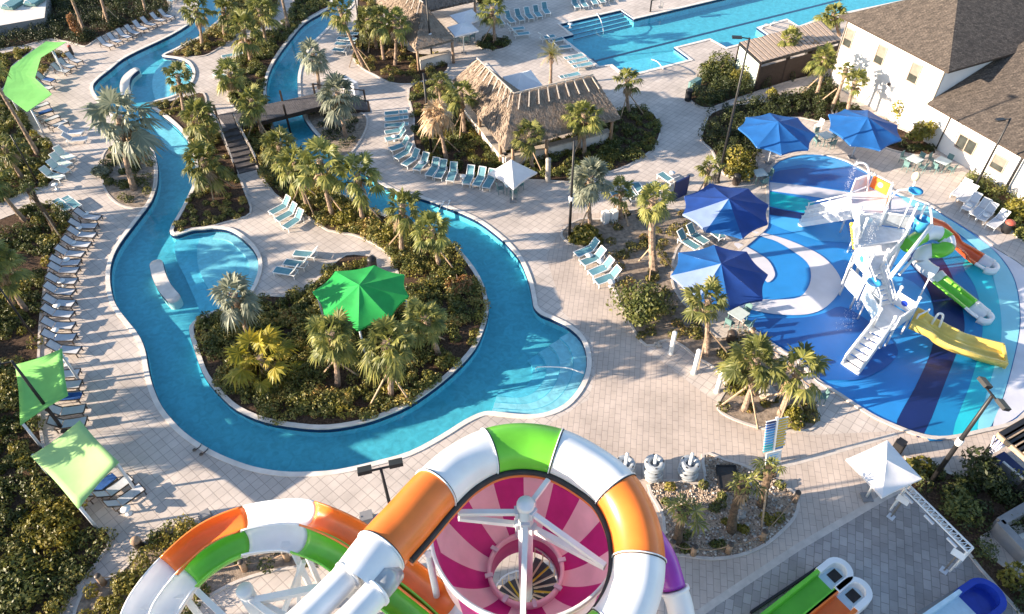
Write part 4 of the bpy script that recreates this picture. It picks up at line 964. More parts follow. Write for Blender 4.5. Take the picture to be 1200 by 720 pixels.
row([(99, 159), (104, 167)], [(69, 160), (75, 169)], 'white', 'white lounger', 'left of the huge silver palm')
row([(88, 190), (84, 198), (80, 206), (75, 213)], [(68, 181), (65, 190), (60, 200), (56, 208)], 'pale', 'pale green lounger', 'from the top against the left shrubs')
row([(93, 247), (84, 250)], [(68, 229), (62, 233)], 'teal', 'flat teal lounger', 'at the corner of the left path', (0, 1))
eF = [(119, 260), (117, 269), (114, 280), (107, 292), (102, 302), (97, 312), (94, 322), (92, 335), (90, 347), (89, 360), (89, 373), (90, 386), (92, 400), (95, 415)]
eH = [(84, 256), (81, 268), (77, 279), (71, 289), (66, 299), (61, 312), (57, 322), (53, 333), (51, 345), (50, 358), (49, 371), (49, 384), (50, 399), (52, 413)]
row(eF, eH, 'bronze', 'dark framed lounger', 'from the top in the long left deck row')
row([(97, 441), (98, 455), (99, 469), (102, 483), (105, 499)], [(58, 443), (58, 457), (59, 472), (61, 488), (63, 505)], 'bronze', 'dark framed lounger', 'from the top beneath the upper lime sail')
row([(138, 562), (156, 564), (168, 576)], [(100, 592), (108, 598), (119, 611)], 'bronze', 'dark framed lounger', 'from the left beneath the lower lime sail')
row([(319, 255), (326, 263), (334, 272)], [(344, 241), (351, 249), (358, 257)], 'teal', 'teal lounger', 'from the top on the island path below the stairs')
row([(345, 301), (336, 311), (324, 321)], [(370, 304), (362, 314), (352, 325)], 'teal', 'teal lounger', 'from the right between the wading pool and green canopy')
row([(452, 138), (452, 145), (452, 152), (452, 160), (453, 168), (457, 180)], [(474, 136), (474, 143), (475, 150), (477, 156), (479, 163), (484, 171)], 'teal', 'teal lounger', 'from the top at the deck left of the large hut', (0, 1, 2))
row([(465, 190), (474, 198), (488, 204), (502, 211), (514, 213), (527, 217), (546, 221), (557, 222), (570, 225)], [(486, 178), (495, 182), (504, 187), (517, 190), (526, 193), (537, 196), (555, 200), (566, 203), (579, 208)], 'teal', 'teal lounger', 'from the left in the arc by the large hut')
row([(675, 304), (683, 314), (691, 325), (698, 336)], [(708, 291), (717, 301), (724, 313), (731, 323)], 'teal', 'teal lounger', 'from the top beside the gravel bed on the plaza')
row([(773, 208), (765, 218), (744, 219), (734, 226), (720, 230)], [(791, 222), (779, 231), (757, 236), (747, 242), (732, 246)], 'teal', 'teal lounger', 'from the right behind the thick trunk palm')
row([(642, 20), (633, 24), (623, 26), (613, 28), (602, 30), (589, 33)], [(629, 5), (620, 8), (610, 11), (600, 14), (589, 17), (577, 20)], 'teal', 'teal lounger', 'from the right in the row by the round bed')
row([(677, 13), (687, 12), (698, 9), (707, 7), (717, 3)], [(665, -4), (676, -5), (686, -7), (695, -9), (705, -12)], 'teal', 'teal lounger', 'from the left at the top above the steps')
row([(620, 43), (614, 37)], [(596, 46), (592, 40)], 'teal', 'teal lounger', 'from the front beside the little round bed')
row([(693, 78), (688, 73), (683, 68), (668, 58), (660, 49), (650, 46)], [(666, 84), (662, 79), (657, 73), (642, 62), (635, 54), (626, 51)], 'teal', 'teal lounger', 'from the lower end along the left pool edge', (0, 1, 2))
row([(678, 90)], [(658, 95)], 'teal', 'lone teal lounger', 'behind the roof ridge of the large hut', (0,))
row([(400, 37), (398, 43), (396, 49), (393, 55), (391, 62)], [(424, 38), (421, 44), (419, 50), (416, 57), (413, 64)], 'teal', 'teal lounger', 'from the top beside the upper narrow river', (0, 1, 2, 3))
row([(1117, 234), (1122, 240), (1129, 250), (1139, 257), (1148, 263), (1159, 270)], [(1133, 219), (1138, 225), (1145, 233), (1155, 239), (1166, 246), (1177, 253)], 'white', 'white lounger', 'from the left in front of the right hedge')
row([(846, 284), (828, 290), (818, 296)], [(824, 268), (808, 276), (798, 283)], 'teal', 'teal lounger', 'from the right between the two royal blue canopies')
row([(261, 71), (254, 90)], [(280, 67), (273, 98)], 'teal', 'teal lounger', 'from the top on the wide deck above the bridge', (0, 1))
row([(199, 5)], [(214, -2)], 'teal', 'teal lounger', 'alone at the very top of the left deck')
# towels and small side tables
for lab, f, h in [('blue towel spread on the middle lounger under the upper lime sail', (99, 469), (59, 472)), ('blue towel on the left lounger under the lower lime sail', (138, 562), (100, 592)), ('blue towel on a lounger at the curved green sail', (65, 99), (46, 95)), ('small blue towel on the second lounger below the curved sail', (63, 133), (43, 140))]:
    a = P(*f, 0.006); b_ = P(*h); o = inst('towel', LM['bronze']['towel'], None, a, math.atan2(b_.y - a.y, b_.x - a.x)); tag(o, lab, 'towel')
tb = MB(); tb.revolve((0, 0, 0), [(0.0, 0.45), (0.24, 0.45), (0.24, 0.42), (0.0, 0.415)], 14); tbm = tb.mesh('side_table_top', 'white')
tb = MB(); tb.revolve((0, 0, 0), [(0.05, 0.42), (0.05, 0.05), (0.17, 0.02), (0.17, 0.0)], 10); tlm = tb.mesh('side_table_stand', 'white')
for i, (x, y, w) in enumerate([(95, 273, 'second and third'), (88, 290, 'fourth and fifth'), (81, 310, 'sixth and seventh'), (75, 335, 'eighth and ninth'), (70, 364, 'tenth and eleventh'), (68, 393, 'twelfth and thirteenth')]):
    r_ = thing('side_table', f'small round white table between {w} loungers of the long left deck row', 'side table', P(x, y, 0.006), 0, 'small white side tables')
    inst('table_top', tbm, r_); inst('stand', tlm, r_)
for x, y, w in [(103, 256, 'by the first dark framed lounger of the long left deck row'), (67, 222, 'below the pale green loungers'), (79, 428, 'by the last lounger above the upper lime sail'), (151, 602, 'beside the right lounger under the lower lime sail'), (463, 165, 'among the teal loungers left of the large hut'), (494, 196, 'in the curving lounger row by the large hut'), (543, 212, 'near the square umbrella in the curving lounger row'), (690, 305, 'by the first teal lounger on the plaza'), (703, 312, 'by the second teal lounger on the plaza'), (716, 336, 'by the last teal lounger on the plaza'), (787, 208, 'beside the lounger near the dark blue panel'), (668, 33, 'at the corner of the pool steps'), (1133, 246, 'between the second and third white loungers'), (1153, 258, 'between the fourth and fifth white loungers')]:
    r_ = thing('side_table', f'small round white table {w}', 'side table', P(x, y, 0.006), 0, 'small white side tables')
    inst('table_top', tbm, r_); inst('stand', tlm, r_)

# ------------------------------------------------------------------ tables and chairs
def chair_meshes(c):
    s = MB(); s.box((0, 0, 0.44), (0.46, 0.46, 0.03)); b_ = MB(); b_.box((-0.25, 0, 0.70), (0.03, 0.44, 0.42), mat3=Matrix.Rotation(R(-8), 3, 'Y'))
    l = MB(); l.bar((0, 0, 0), (0, 0, 0.43), 0.035); return s.mesh('chair_seat', c), b_.mesh('chair_back', c), l.mesh('chair_leg', c)
CH = {'teal': chair_meshes('tealmetal'), 'white': chair_meshes('white')}
def chair(label, px, toward, c='teal', pos=None):
    p = pos or P(*px, 0.006); q = toward; a = math.atan2(q.y - p.y, q.x - p.x)
    r_ = thing('patio_chair', label, 'chair', p, a, 'patio chairs'); s, b_, l = CH[c]
    inst('seat', s, r_); inst('backrest', b_, r_)
    for x, y in ((0.2, 0.2), (0.2, -0.2), (-0.2, 0.2), (-0.2, -0.2)): inst('leg', l, r_, (x, y, 0))
    return r_
tp = MB(); tp.box((0, 0, 0.73), (0.95, 0.95, 0.04)); tpm = tp.mesh('table_top', 'tabletop')
lg = MB(); lg.bar((0, 0, 0), (0, 0, 0.71), 0.045); lgm = lg.mesh('table_leg', 'tealmetal')
def table(label, px, where, rz=0.6, nch=4, c='teal'):
    p = P(*px, 0.006); r_ = thing('patio_table', label, 'table', p, rz, 'square patio tables'); inst('table_top', tpm, r_)
    for x, y in ((0.4, 0.4), (0.4, -0.4), (-0.4, 0.4), (-0.4, -0.4)): inst('leg', lgm, r_, (x, y, 0))
    nm = ['left', 'right', 'front', 'rear']
    for k, a in enumerate([math.pi, 0, -math.pi / 2, math.pi / 2][:nch]):
        q = p + Vector((math.cos(a + rz), math.sin(a + rz), 0)) * 0.78
        chair(f'{"teal" if c == "teal" else "white"} metal chair on the {nm[k]} side of {where}', None, p, c, q)
table('pale square table on the terrace above the splash pad, left one', (1068, 196), 'the left table above the splash pad')
table('pale square table on the terrace above the splash pad, right one', (1101, 198), 'the right table above the splash pad')
table('pale square table under the white umbrella near the arc of loungers', (598, 224), 'the table under the white umbrella', 0.3)
table('pale square table on the deck near the little round bed', (545, 48), 'the table near the little round bed', 0.2)
table('pale square table at the lower rim of the splash pad', (863, 377), 'the table at the splash pad rim', 0.7, 3)
table('pale square table between the two mid blue canopies', (965, 168), 'the table between the mid blue canopies', 0.4)
table('pale square table by the bush near the upper royal blue canopy', (888, 212), 'the table by the golden green bush', 0.2, 3)
chair('white metal chair at the edge of the upper blue canopy, left one', (958, 152), P(940, 160), 'white'); chair('white metal chair at the edge of the upper blue canopy, right one', (975, 162), P(960, 168), 'white')
chair('teal metal chair left alone under the pointed bed wall', (960, 470), P(940, 470))
# ------------------------------------------------------------------ canopies, umbrellas, sails
def canopy(name, label, cat, corners, apex, ze, mats, pm=None, frame='bluewhite', group=None, posts='centre', scallop=0.06, apz=None):
    cs = PL(corners, ze); n = len(cs)
    cen = sum(cs, Vector()) / n
    g = Vector((cen.x, cen.y, 0))
    root = thing(name, label, cat, g, 0, group)
    ap = lift(g, *apex) if apex else Vector((cen.x, cen.y, apz))
    ap.z = min(max(ap.z, ze + 0.35), ze + 2.6)
    ap = P(apex[0], apex[1], ap.z) if apex else ap
    mb = MB(); J, K = 6, 6
    for i in range(n):
        a, b_ = cs[i], cs[(i + 1) % n]; vs = []
        for j in range(J + 1):
            t = j / J
            for k in range(K + 1):
                u = k / K; e = a.lerp(b_, u); e = e + (cen - e) * scallop * math.sin(math.pi * u) * t
                q = ap.lerp(e, t); q.z -= 0.10 * (ap.z - ze) * math.sin(math.pi * t) * (0.4 + 0.6 * math.sin(math.pi * u))
                vs.append(q)
        mb.add(vs, [(j * (K + 1) + k, (j + 1) * (K + 1) + k, (j + 1) * (K + 1) + k + 1, j * (K + 1) + k + 1) for j in range(J) for k in range(K)], pm[i] if pm else 0, True)
        vs2 = [(v.x, v.y, v.z) for v in vs[-(K + 1):]]; vs3 = [(x, y, z - 0.14) for x, y, z in vs2]
        mb.add(vs2 + vs3, [(k, k + 1, k + 1 + K + 1, k + K + 1) for k in range(K)], pm[i] if pm else 0)
    mb.build('canopy', mats, root)
    for i in range(n):
        m2 = MB(); m2.bar(ap - Vector((0, 0, 0.08)), cs[i] - Vector((0, 0, 0.06)), 0.05); m2.build('rib', frame, root)
    if posts == 'centre':
        m2 = MB(); m2.tube([g, Vector((ap.x, ap.y, ap.z - 0.05))], 0.06, 10); m2.build('post', frame, root)
        m2 = MB(); m2.box(g + Vector((0, 0, 0.05)), (0.5, 0.5, 0.1)); m2.build('base', 'greywall', root)
    else:
        for i in posts:
            m2 = MB(); q = cs[i] + (cen - cs[i]) * 0.08; m2.tube([(q.x, q.y, 0), (q.x, q.y, ze)], 0.06, 10); m2.build('post', frame, root)
    return root
canopy('shade_canopy', 'large emerald green faceted canopy in the planting of the round island', 'canopy', [(366, 342), (393, 318), (439, 311), (474, 322), (479, 347), (457, 373), (420, 387), (380, 371)], (421, 334), 2.7, 'greenfab', posts=(0, 2, 4, 6))
canopy('shade_canopy', 'mid blue canopy beside the golden green bush above the splash pad', 'canopy', [(865, 150), (874, 137.5), (902, 132.5), (935, 138), (956, 157.5), (948, 175), (916, 181), (887, 172)], (912, 142.5), 2.7, 'bluefab')
canopy('shade_canopy', 'mid blue canopy close to the white building wall', 'canopy', [(972, 151), (971, 134), (990, 128), (1017, 129), (1052, 147), (1057, 164), (1032, 176), (997, 170)], (1017, 137.5), 2.7, 'bluefab')
canopy('shade_canopy', 'upper royal blue canopy with sunlit panel painted pale lavender at the splash pad', 'canopy', [(802, 230), (832, 215), (877, 221), (901, 240), (900, 262), (870, 279), (827, 271), (800, 251)], (854, 233), 2.8, ['dkbluefab', 'sunpanelfab', 'bluefab'], [0, 0, 0, 0, 0, 2, 1, 0])  # lavender and mid blue panels paint in the sun on the canvas
canopy('shade_canopy', 'lower royal blue canopy with sunlit panel painted pale lavender behind a small palm', 'canopy', [(795, 296), (837, 287), (875, 295), (900, 322), (894, 351), (855, 363), (815, 356), (786, 323)], (845, 309), 2.8, ['dkbluefab', 'sunpanelfab', 'bluefab'], [2, 0, 0, 0, 0, 2, 1, 2])  # sunward panels painted lighter here too
canopy('patio_umbrella', 'square white umbrella over a table near the curving lounger row', 'umbrella', [(572, 203), (600, 195), (629.5, 202), (602, 221)], (599, 187), 2.3, 'whitefab', frame='white', scallop=0.1)
canopy('patio_umbrella', 'large square white umbrella at the lower right next to the white truss', 'umbrella', [(992, 538), (1040, 516), (1080.5, 561), (1034, 583)], (1039, 539), 2.6, 'whitefab', frame='white', scallop=0.02)
canopy('patio_umbrella', 'square white umbrella at the top between the huts, rear one', 'umbrella', [(527, 18), (553, 11), (566, 23), (540, 30)], (546, 16), 2.5, 'whitefab', frame='white', scallop=0.02)
canopy('patio_umbrella', 'square white umbrella at the top between the huts, front one', 'umbrella', [(524, 32), (549, 24), (561, 36), (533, 43)], (542, 29), 2.5, 'whitefab', frame='white', scallop=0.02)
canopy('patio_umbrella', 'square white umbrella half hidden behind the large hut ridge', 'umbrella', [(589, 90), (622, 82), (636, 100), (603, 112)], (611, 86), 2.5, 'whitefab', frame='white', scallop=0.02)

def sail(label, outline, zs, posts, matn, seam=None):
    """tensioned fabric through a pixel outline with a height at each corner"""
    cs = [P(x, y, z) for (x, y), z in zip(outline, zs)]; n = len(cs)
    g = Vector((sum(c.x for c in cs) / n, sum(c.y for c in cs) / n, 0)); root = thing('shade_sail', label, 'shade sail', g)
    mb = MB(); N = 8
    if n == 4:
        vs = []
        for i in range(N + 1):
            for j in range(N + 1):
                u, v = i / N, j / N
                q = cs[0] * (1 - u) * (1 - v) + cs[1] * u * (1 - v) + cs[2] * u * v + cs[3] * (1 - u) * v
                c = (cs[0] + cs[1] + cs[2] + cs[3]) / 4
                pull = 0.045 * (math.sin(math.pi * u) * (abs(2 * v - 1) ** 3) + math.sin(math.pi * v) * (abs(2 * u - 1) ** 3))
                q = q + (c - q) * pull; q.z -= 0.18 * math.sin(math.pi * u) * math.sin(math.pi * v); vs.append(q)
        mb.add(vs, [(i * (N + 1) + j, (i + 1) * (N + 1) + j, (i + 1) * (N + 1) + j + 1, i * (N + 1) + j + 1) for i in range(N) for j in range(N)], 0, True)
    else:       # strip: outline goes up one side and back down the other
        h = n // 2; L_ = smooth(cs[:h], 1); R_ = smooth(list(reversed(cs[h:])), 1); vs = []; m_ = len(L_); K = 5
        for i in range(m_):
            for k in range(K + 1):
                q = L_[i].lerp(R_[i], k / K); q.z -= 0.06 * math.sin(math.pi * k / K); vs.append(q)
        mb.add(vs, [(i * (K + 1) + k, i * (K + 1) + k + 1, (i + 1) * (K + 1) + k + 1, (i + 1) * (K + 1) + k) for i in range(m_ - 1) for k in range(K)], 0, False)
    o = mb.build('canopy', matn, root)
    sol = o.modifiers.new('thick', 'SOLIDIFY'); sol.thickness = 0.03
    for (x, y), z in posts:
        t = P(x, y, z); m2 = MB(); m2.tube([(t.x, t.y, 0), (t.x, t.y, z + 0.05)], 0.075, 10); m2.build('post', 'bluewhite', root)
    return root
sail('lime green shade sail over the lower part of the long left lounger row', [(18, 428), (73, 409), (80, 464), (24, 499)], [2.1, 2.7, 2.7, 2.1], [((27, 497), 2.0), ((70, 412), 2.6), ((21, 432), 2.0)], 'limefab')
sail('pale lime shade sail at the lower left over three loungers', [(36, 535), (94, 493), (140, 542), (92, 597)], [2.0, 2.5, 2.7, 2.2], [((93, 594), 2.1), ((39, 534), 1.9), ((136, 542), 2.6)], 'palelimefab')
sail('curved S shaped lime green sail at the upper left', [(54, 49), (30, 66), (13, 79), (8, 93), (3, 109), (32, 131.5), (62, 112), (47, 104), (41, 90), (50, 68), (78, 49.5)][0:5] + [(32, 131.5), (61, 111), (41, 92), (48, 68), (78, 49.5)], [2.5] * 10, [((63, 61), 2.3), ((36, 128), 2.4), ((57, 51), 2.4), ((8, 105), 2.4)], 'limefab')

# ------------------------------------------------------------------ lamp posts
def lamp(label, base, top, kind='head', r=0.085, name='lamp_post', dirv=(-1, 0)):
    b_ = P(*base); t = lift(b_, *top); root = thing(name, label, 'lamp post', b_, 0, 'black lamp posts')
    h = t.z; m2 = MB(); m2.tube([(b_.x, b_.y, 0.0), (b_.x, b_.y, h * 0.5), (b_.x, b_.y, h)], [r * 1.15, r, r * 0.75], 10); m2.build('pole', 'black', root)
    m2 = MB(); m2.revolve(b_, [(0.0, 0.25), (r * 1.3, 0.24), (r * 2.0, 0.06), (r * 2.2, 0.0)], 12); m2.build('base', 'black', root)
    if kind == 'head':
        d = Vector((dirv[0], dirv[1], 0)).normalized(); e = Vector((b_.x, b_.y, h))
        m2 = MB(); m2.bar(e - Vector((0, 0, 0.05)), e + d * 0.55, 0.06); m2.build('arm', 'black', root)
        m2 = MB(); c = e + d * 0.8; m2.box(c, (0.62, 0.32, 0.10), math.atan2(d.y, d.x)); o = m2.build('lamp_head', 'black', root)
    elif kind == 'flood':
        e = Vector((b_.x, b_.y, h)); d = Vector((dirv[0], dirv[1], 0)).normalized()
        m2 = MB(); m2.bar(e - d * 0.5, e + d * 0.5, 0.07); m2.build('crossarm', 'black', root)
        for s_ in (-1, 1):
            m2 = MB(); c = e + d * 0.62 * s_ + Vector((0, 0, 0.12)); M3 = Matrix.Rotation(math.atan2(d.y, d.x), 3, 'Z') @ Matrix.Rotation(R(-24), 3, 'X')
            m2.box(c, (0.55, 0.42, 0.16), mat3=M3); m2.box(c + M3 @ Vector((0, 0.0, -0.09)), (0.46, 0.34, 0.02), mi=1, mat3=M3); m2.build('floodlight', ['black', 'glass'], root)
    return root, Vector((b_.x, b_.y, h))
lamp('black lamp post leaning into view over the upper lime sail', (75, 505), (14, 423), 'head', 0.085, dirv=(-1, -0.4))
lamp('tall black lamp post beside the strap leaved clump on the plaza', (667, 279), (668.5, 165), 'none', 0.09)
r_, e = lamp('tall black lamp post with arm at the walkway hedge near the main pool', (841, 214), (865, 43), 'head', 0.085, dirv=(-1, 0.15))
lamp('black lamp post in front of the upper thatched hut', (507, 76), (499.5, -6), 'none')
lamp('black lamp post beside the dead brown palm', (506, 181), (497, 86), 'none')
lamp('black lamp post between the upper river and the three palms', (426, 60), (416, -8), 'none')
lamp('black lamp post with small head before the right hedge', (1138, 228), (1185, 139), 'head', 0.08, dirv=(-1, -0.2))
lamp('black lamp post at the right edge in the hedge', (1176, 226), (1212, 158), 'none', 0.08)
lamp('floodlight mast with two lamps in the lower right planting', (1090, 566), (1164, 464), 'flood', 0.11, dirv=(0.15, -1))
lamp('floodlight mast with two lamps behind the orange and green slides', (472, 652), (447, 549), 'flood', 0.08, dirv=(1, 0.25))
lamp('thin dark pole among the shrubs on the lower left edge', (43, 400), (-6, 338), 'none', 0.06)
lamp('thin dark pole among the shrubs on the upper left edge', (45, 216), (13, 158), 'none', 0.06)
for (bx, by), zt, lab in [((667, 279), 3.3, 'white globe light on the plaza lamp post'), ((507, 76), 2.9, 'white globe light on the lamp post before the upper hut')]:
    b_ = P(bx, by); m2 = MB(); m2.ball((b_.x, b_.y, zt), 0.17, 0); m2.bar((b_.x, b_.y, zt - 0.1), (b_.x, b_.y, zt - 0.3), 0.28, 0.1)
    root = thing('globe_light', lab, 'light', (b_.x, b_.y, zt - 0.3)); m2.build('globe', 'white', root)
    m2 = MB(); m2.revolve((b_.x, b_.y, zt + 0.13), [(0.2, 0), (0.17, 0.05), (0, 0.08)], 10); m2.build('cap', 'whitefab', root)
b_ = P(1090, 566); e = P(1125, 512, 3.7)
m2 = MB(); m2.revolve((b_.x, b_.y, 3.3), [(0.13, 0), (0.16, 0.1), (0.16, 0.38), (0.13, 0.45)], 10); tag(m2.build('speaker_collar', 'white'), 'white collar box strapped round the lower right floodlight mast', 'box')

# ------------------------------------------------------------------ the white building with shingle roofs
A0 = P(971, 96); HW = 5.8; Bt = P(1110, 81.5, HW); B0 = Vector((Bt.x, Bt.y, 0))
U = (B0 - A0); LB = U.length; U.normalize(); V = Vector((-U.y, U.x, 0))      # V points away from the pools
if V.y < 0: V = -V
ang = math.atan2(U.y, U.x); DEP = 16.0
bld = thing('white_building', 'two storey white building with brown hipped shingle roof and three upper windows', 'building', A0)
mb = MB(); c = [A0, B0, B0 + V * DEP, A0 + V * DEP]; mb.prism(c, 0, HW, 0); mb.build('wall', 'stucco', bld)
def hip(mb, c0, u, v, L, D, z, rise, ov=0.5, mi=0):
    """hipped roof over a rectangle (u length L, v depth D); ridge along the longer side"""
    a = c0 - u * ov - v * ov; b_ = c0 + u * (L + ov) - v * ov; c = c0 + u * (L + ov) + v * (D + ov); d = c0 - u * ov + v * (D + ov)
    w, dd = L + 2 * ov, D + 2 * ov
    if dd > w: r0 = c0 + u * (L / 2) + v * (w / 2 - ov); r1 = c0 + u * (L / 2) + v * (D + ov - w / 2)
    else: r0 = c0 + u * (dd / 2 - ov) + v * (D / 2); r1 = c0 + u * (L + ov - dd / 2) + v * (D / 2)
    q = [Vector((p.x, p.y, z)) for p in (a, b_, c, d)] + [Vector((r0.x, r0.y, z + rise)), Vector((r1.x, r1.y, z + rise))]
    fcs = [(0, 1, 4), (1, 2, 5, 4), (2, 3, 5), (3, 0, 4, 5)] if dd > w else [(0, 1, 5, 4), (1, 2, 5), (2, 3, 4, 5), (3, 0, 4)]
    mb.add(q, fcs, mi); qs = [Vector((p.x, p.y, z - 0.16)) for p in q[:4]]
    mb.add(q[:4] + qs, [(i, i + 4, (i + 1) % 4 + 4, (i + 1) % 4) for i in range(4)] + [(4, 7, 6, 5)], mi + 1)
mb = MB(); hip(mb, A0, U, V, LB, DEP, HW + 0.17, 3.2, 0.55); roof = mb.build('roof', ['shingle', 'bronze'], bld)
def wallrect(b_px_or_s, z0, w, h, parent, root0, label=None, glassm='glass', split=0):
    c = root0 + U * b_px_or_s + Vector((0, 0, z0 + h / 2)); M3 = Matrix.Rotation(ang, 3, 'Z')
    m2 = MB()
    for dx, dz, sx, sz in ((0, h / 2, w + 0.16, 0.08), (0, -h / 2, w + 0.16, 0.08), (-w / 2 - 0.04, 0, 0.08, h - 0.08), (w / 2 + 0.04, 0, 0.08, h - 0.08)):
        m2.box(c + M3 @ Vector((dx, -0.03, dz)), (sx, 0.10, sz), mat3=M3)
    if split: m2.box(c + Vector((0, 0, 0)) + M3 @ Vector((0, -0.03, 0)), (0.07, 0.09, h - 0.08), mat3=M3)
    f = m2.build('window', 'midbrown', parent)
    m3 = MB(); m3.box(c + M3 @ Vector((0, -0.012, 0)), (w, 0.03, h), mat3=M3); m3.build('pane', glassm, f)
    if glassm == 'glass' and not split:
        m4 = MB(); m4.box(c + M3 @ Vector((0, -0.035, h * 0.2)), (w - 0.03, 0.012, h * 0.58), mat3=M3); m4.build('blind', 'blind', f)
def wall_s(px, py, root0, z):      # distance along the facade of a pixel at height z
    g = P(px, py, z) - root0; return g.dot(U)
for px, py in ((1011, 41), (1047, 61), (1087, 82)):
    wallrect(wall_s(px, py, A0, 4.35), 3.6, 0.85, 1.55, bld, A0)
for s_, z in ((0.05, 0), (LB - 0.06, 0)):
    m2 = MB(); c = A0 + U * s_ - V * 0.07; m2.tube([(c.x, c.y, 0.05), (c.x, c.y, HW - 0.1)], 0.055, 8); m2.build('downspout', 'blind', bld)
m2 = MB(); c = A0 + U * wall_s(1031, 102, A0, 2.6) - V * 0.08; m2.ball((c.x, c.y, 2.6), 0.14, 0, 10, 6); m2.build('wall_lamp', 'bronze', bld)
# one storey wing on the right of it
W0 = B0 + U * 0.06 - V * 0.25; HWG = 3.1; LW = 17.0; DW = 22.0
wing = thing('white_wing', 'one storey white wing with shingle roof joined to the two storey building', 'building', W0)
mb = MB(); mb.prism([W0, W0 + U * LW, W0 + U * LW + V * DW, W0 + V * DW], 0, HWG, 0); mb.build('wall', 'stucco', wing)
mb = MB(); a = W0 - V * 0.5 ; b_ = W0 + U * (LW + 0.5) - V * 0.5; c = b_ + V * (DW / 2 + 0.5); d = a + V * (DW / 2 + 0.5); e2 = b_ + V * (DW + 1); f2 = a + V * (DW + 1)
zz = HWG + 0.12
vs = [(a.x, a.y, zz), (b_.x, b_.y, zz), (c.x, c.y, zz + 4.3), (d.x, d.y, zz + 4.3), (e2.x, e2.y, zz), (f2.x, f2.y, zz)]
mb.add(vs, [(0, 1, 2, 3), (3, 2, 4, 5)], 0); mb.add(vs + [(x, y, z - 0.15) for x, y, z in vs], [(0, 6, 7, 1), (1, 7, 8, 2), (2, 8, 10, 4), (3, 9, 6, 0), (5, 11, 9, 3), (4, 10, 11, 5)], 1); mb.build('roof', ['shingle', 'bronze'], wing)
for px, py, w, sp in ((1131, 170, 1.5, 1), (1178, 189, 1.0, 0)):
    wallrect(wall_s(px, py, W0, 1.6), 1.05, w, 1.1, wing, W0, split=sp)
m2 = MB(); c = W0 + U * wall_s(1159, 176, W0, 2.2) - V * 0.06; m2.ball((c.x, c.y, 2.2), 0.13, 0, 10, 6); m2.build('wall_lamp', 'white', wing)
m2 = MB(); c = W0 + U * 2.0 - V * 0.07; m2.tube([(c.x, c.y, 0.05), (c.x, c.y, HWG - 0.05)], 0.05, 8); m2.build('downspout', 'bronze', wing)

# ------------------------------------------------------------------ slatted cabana by the main pool
zc = 2.7
ca, cb, cc, cd = P(867, 50, zc), P(892, 73, zc), P(985, 47, zc), P(962, 25, zc)
cab = thing('cabana', 'low cabana with brown slatted roof and pale side panel by the main pool', 'cabana', Vector((ca.x, ca.y, 0)))
mb = MB()
ns = 19
for i in range(ns):
    t = (i + 0.5) / ns; p, q = ca.lerp(cd, t), cb.lerp(cc, t); mb.bar(p, q, 0.36, 0.06, 0)
mb.build('roof', ['midbrown'], cab)
mb = MB()
for p, q in ((ca, cd), (cb, cc), (ca, cb), (cd, cc)): mb.bar(p - Vector((0, 0, 0.12)), q - Vector((0, 0, 0.12)), 0.16, 0.22)
mb.prism([p + (q - p) * 0.0 for p, q in ((ca, cb), (cb, cc), (cc, cd), (cd, ca))], None, zc - 0.045, 0); mb.build('beams_and_gap_shade', 'black', cab)  # edge beams, and a black sheet standing in for shade between slats
for p in (ca, cb, cc, cd, ca.lerp(cd, 0.5), cb.lerp(cc, 0.33), cb.lerp(cc, 0.66)):
    m2 = MB(); m2.bar((p.x, p.y, 0), (p.x, p.y, zc - 0.2), 0.14); m2.build('post', 'darkbrown', cab)
m2 = MB(); p, q = ca.lerp(cb, 0.04), ca.lerp(cb, 0.96); m2.bar((p.x, p.y, 1.25), (q.x, q.y, 1.25), 0.06, 2.4); m2.build('side_panel', 'palegreen', cab)
m2 = MB(); p, q = cb.lerp(cc, 0.0), cb.lerp(cc, 1.0); m2.bar((p.x, p.y, 1.1), (q.x, q.y, 1.1), 0.05, 2.2); m2.build('rear_screen', 'darkbrown', cab)

# ------------------------------------------------------------------ thatched huts
def thatch_slope(mb, a, b_, c, d, dens=44, mi=0, L=0.36):
    """hanging palm blades over the slope a,b (eave) c,d (ridge, c above b)"""
    n_ = (b_ - a).cross(d - a).normalized()
    if n_.z < 0: n_ = -n_
    area = 0.5 * ((b_ - a).cross(c - a).length + (c - a).cross(d - a).length); n = int(area * dens)
    for _ in range(n):
        u, v = random.random(), random.random() ** 0.9
        lo, hi = a.lerp(b_, u), d.lerp(c, u); p = lo.lerp(hi, v); dn_ = (lo - hi).normalized(); sd_ = dn_.cross(n_).normalized()
        dd = (dn_ + sd_ * random.uniform(-0.25, 0.25)).normalized(); l = L * random.uniform(0.6, 1.2); w = random.uniform(0.02, 0.05)
        k = n_ * random.uniform(0.02, 0.07); s2 = dd.cross(n_).normalized() * w
        mb.add([p + k * 0.4 - s2, p + k * 0.4 + s2, p + dd * l + k * 1.5 + s2 * 0.7, p + dd * l + k * 1.5 - s2 * 0.7], [(0, 1, 2, 3)], mi)
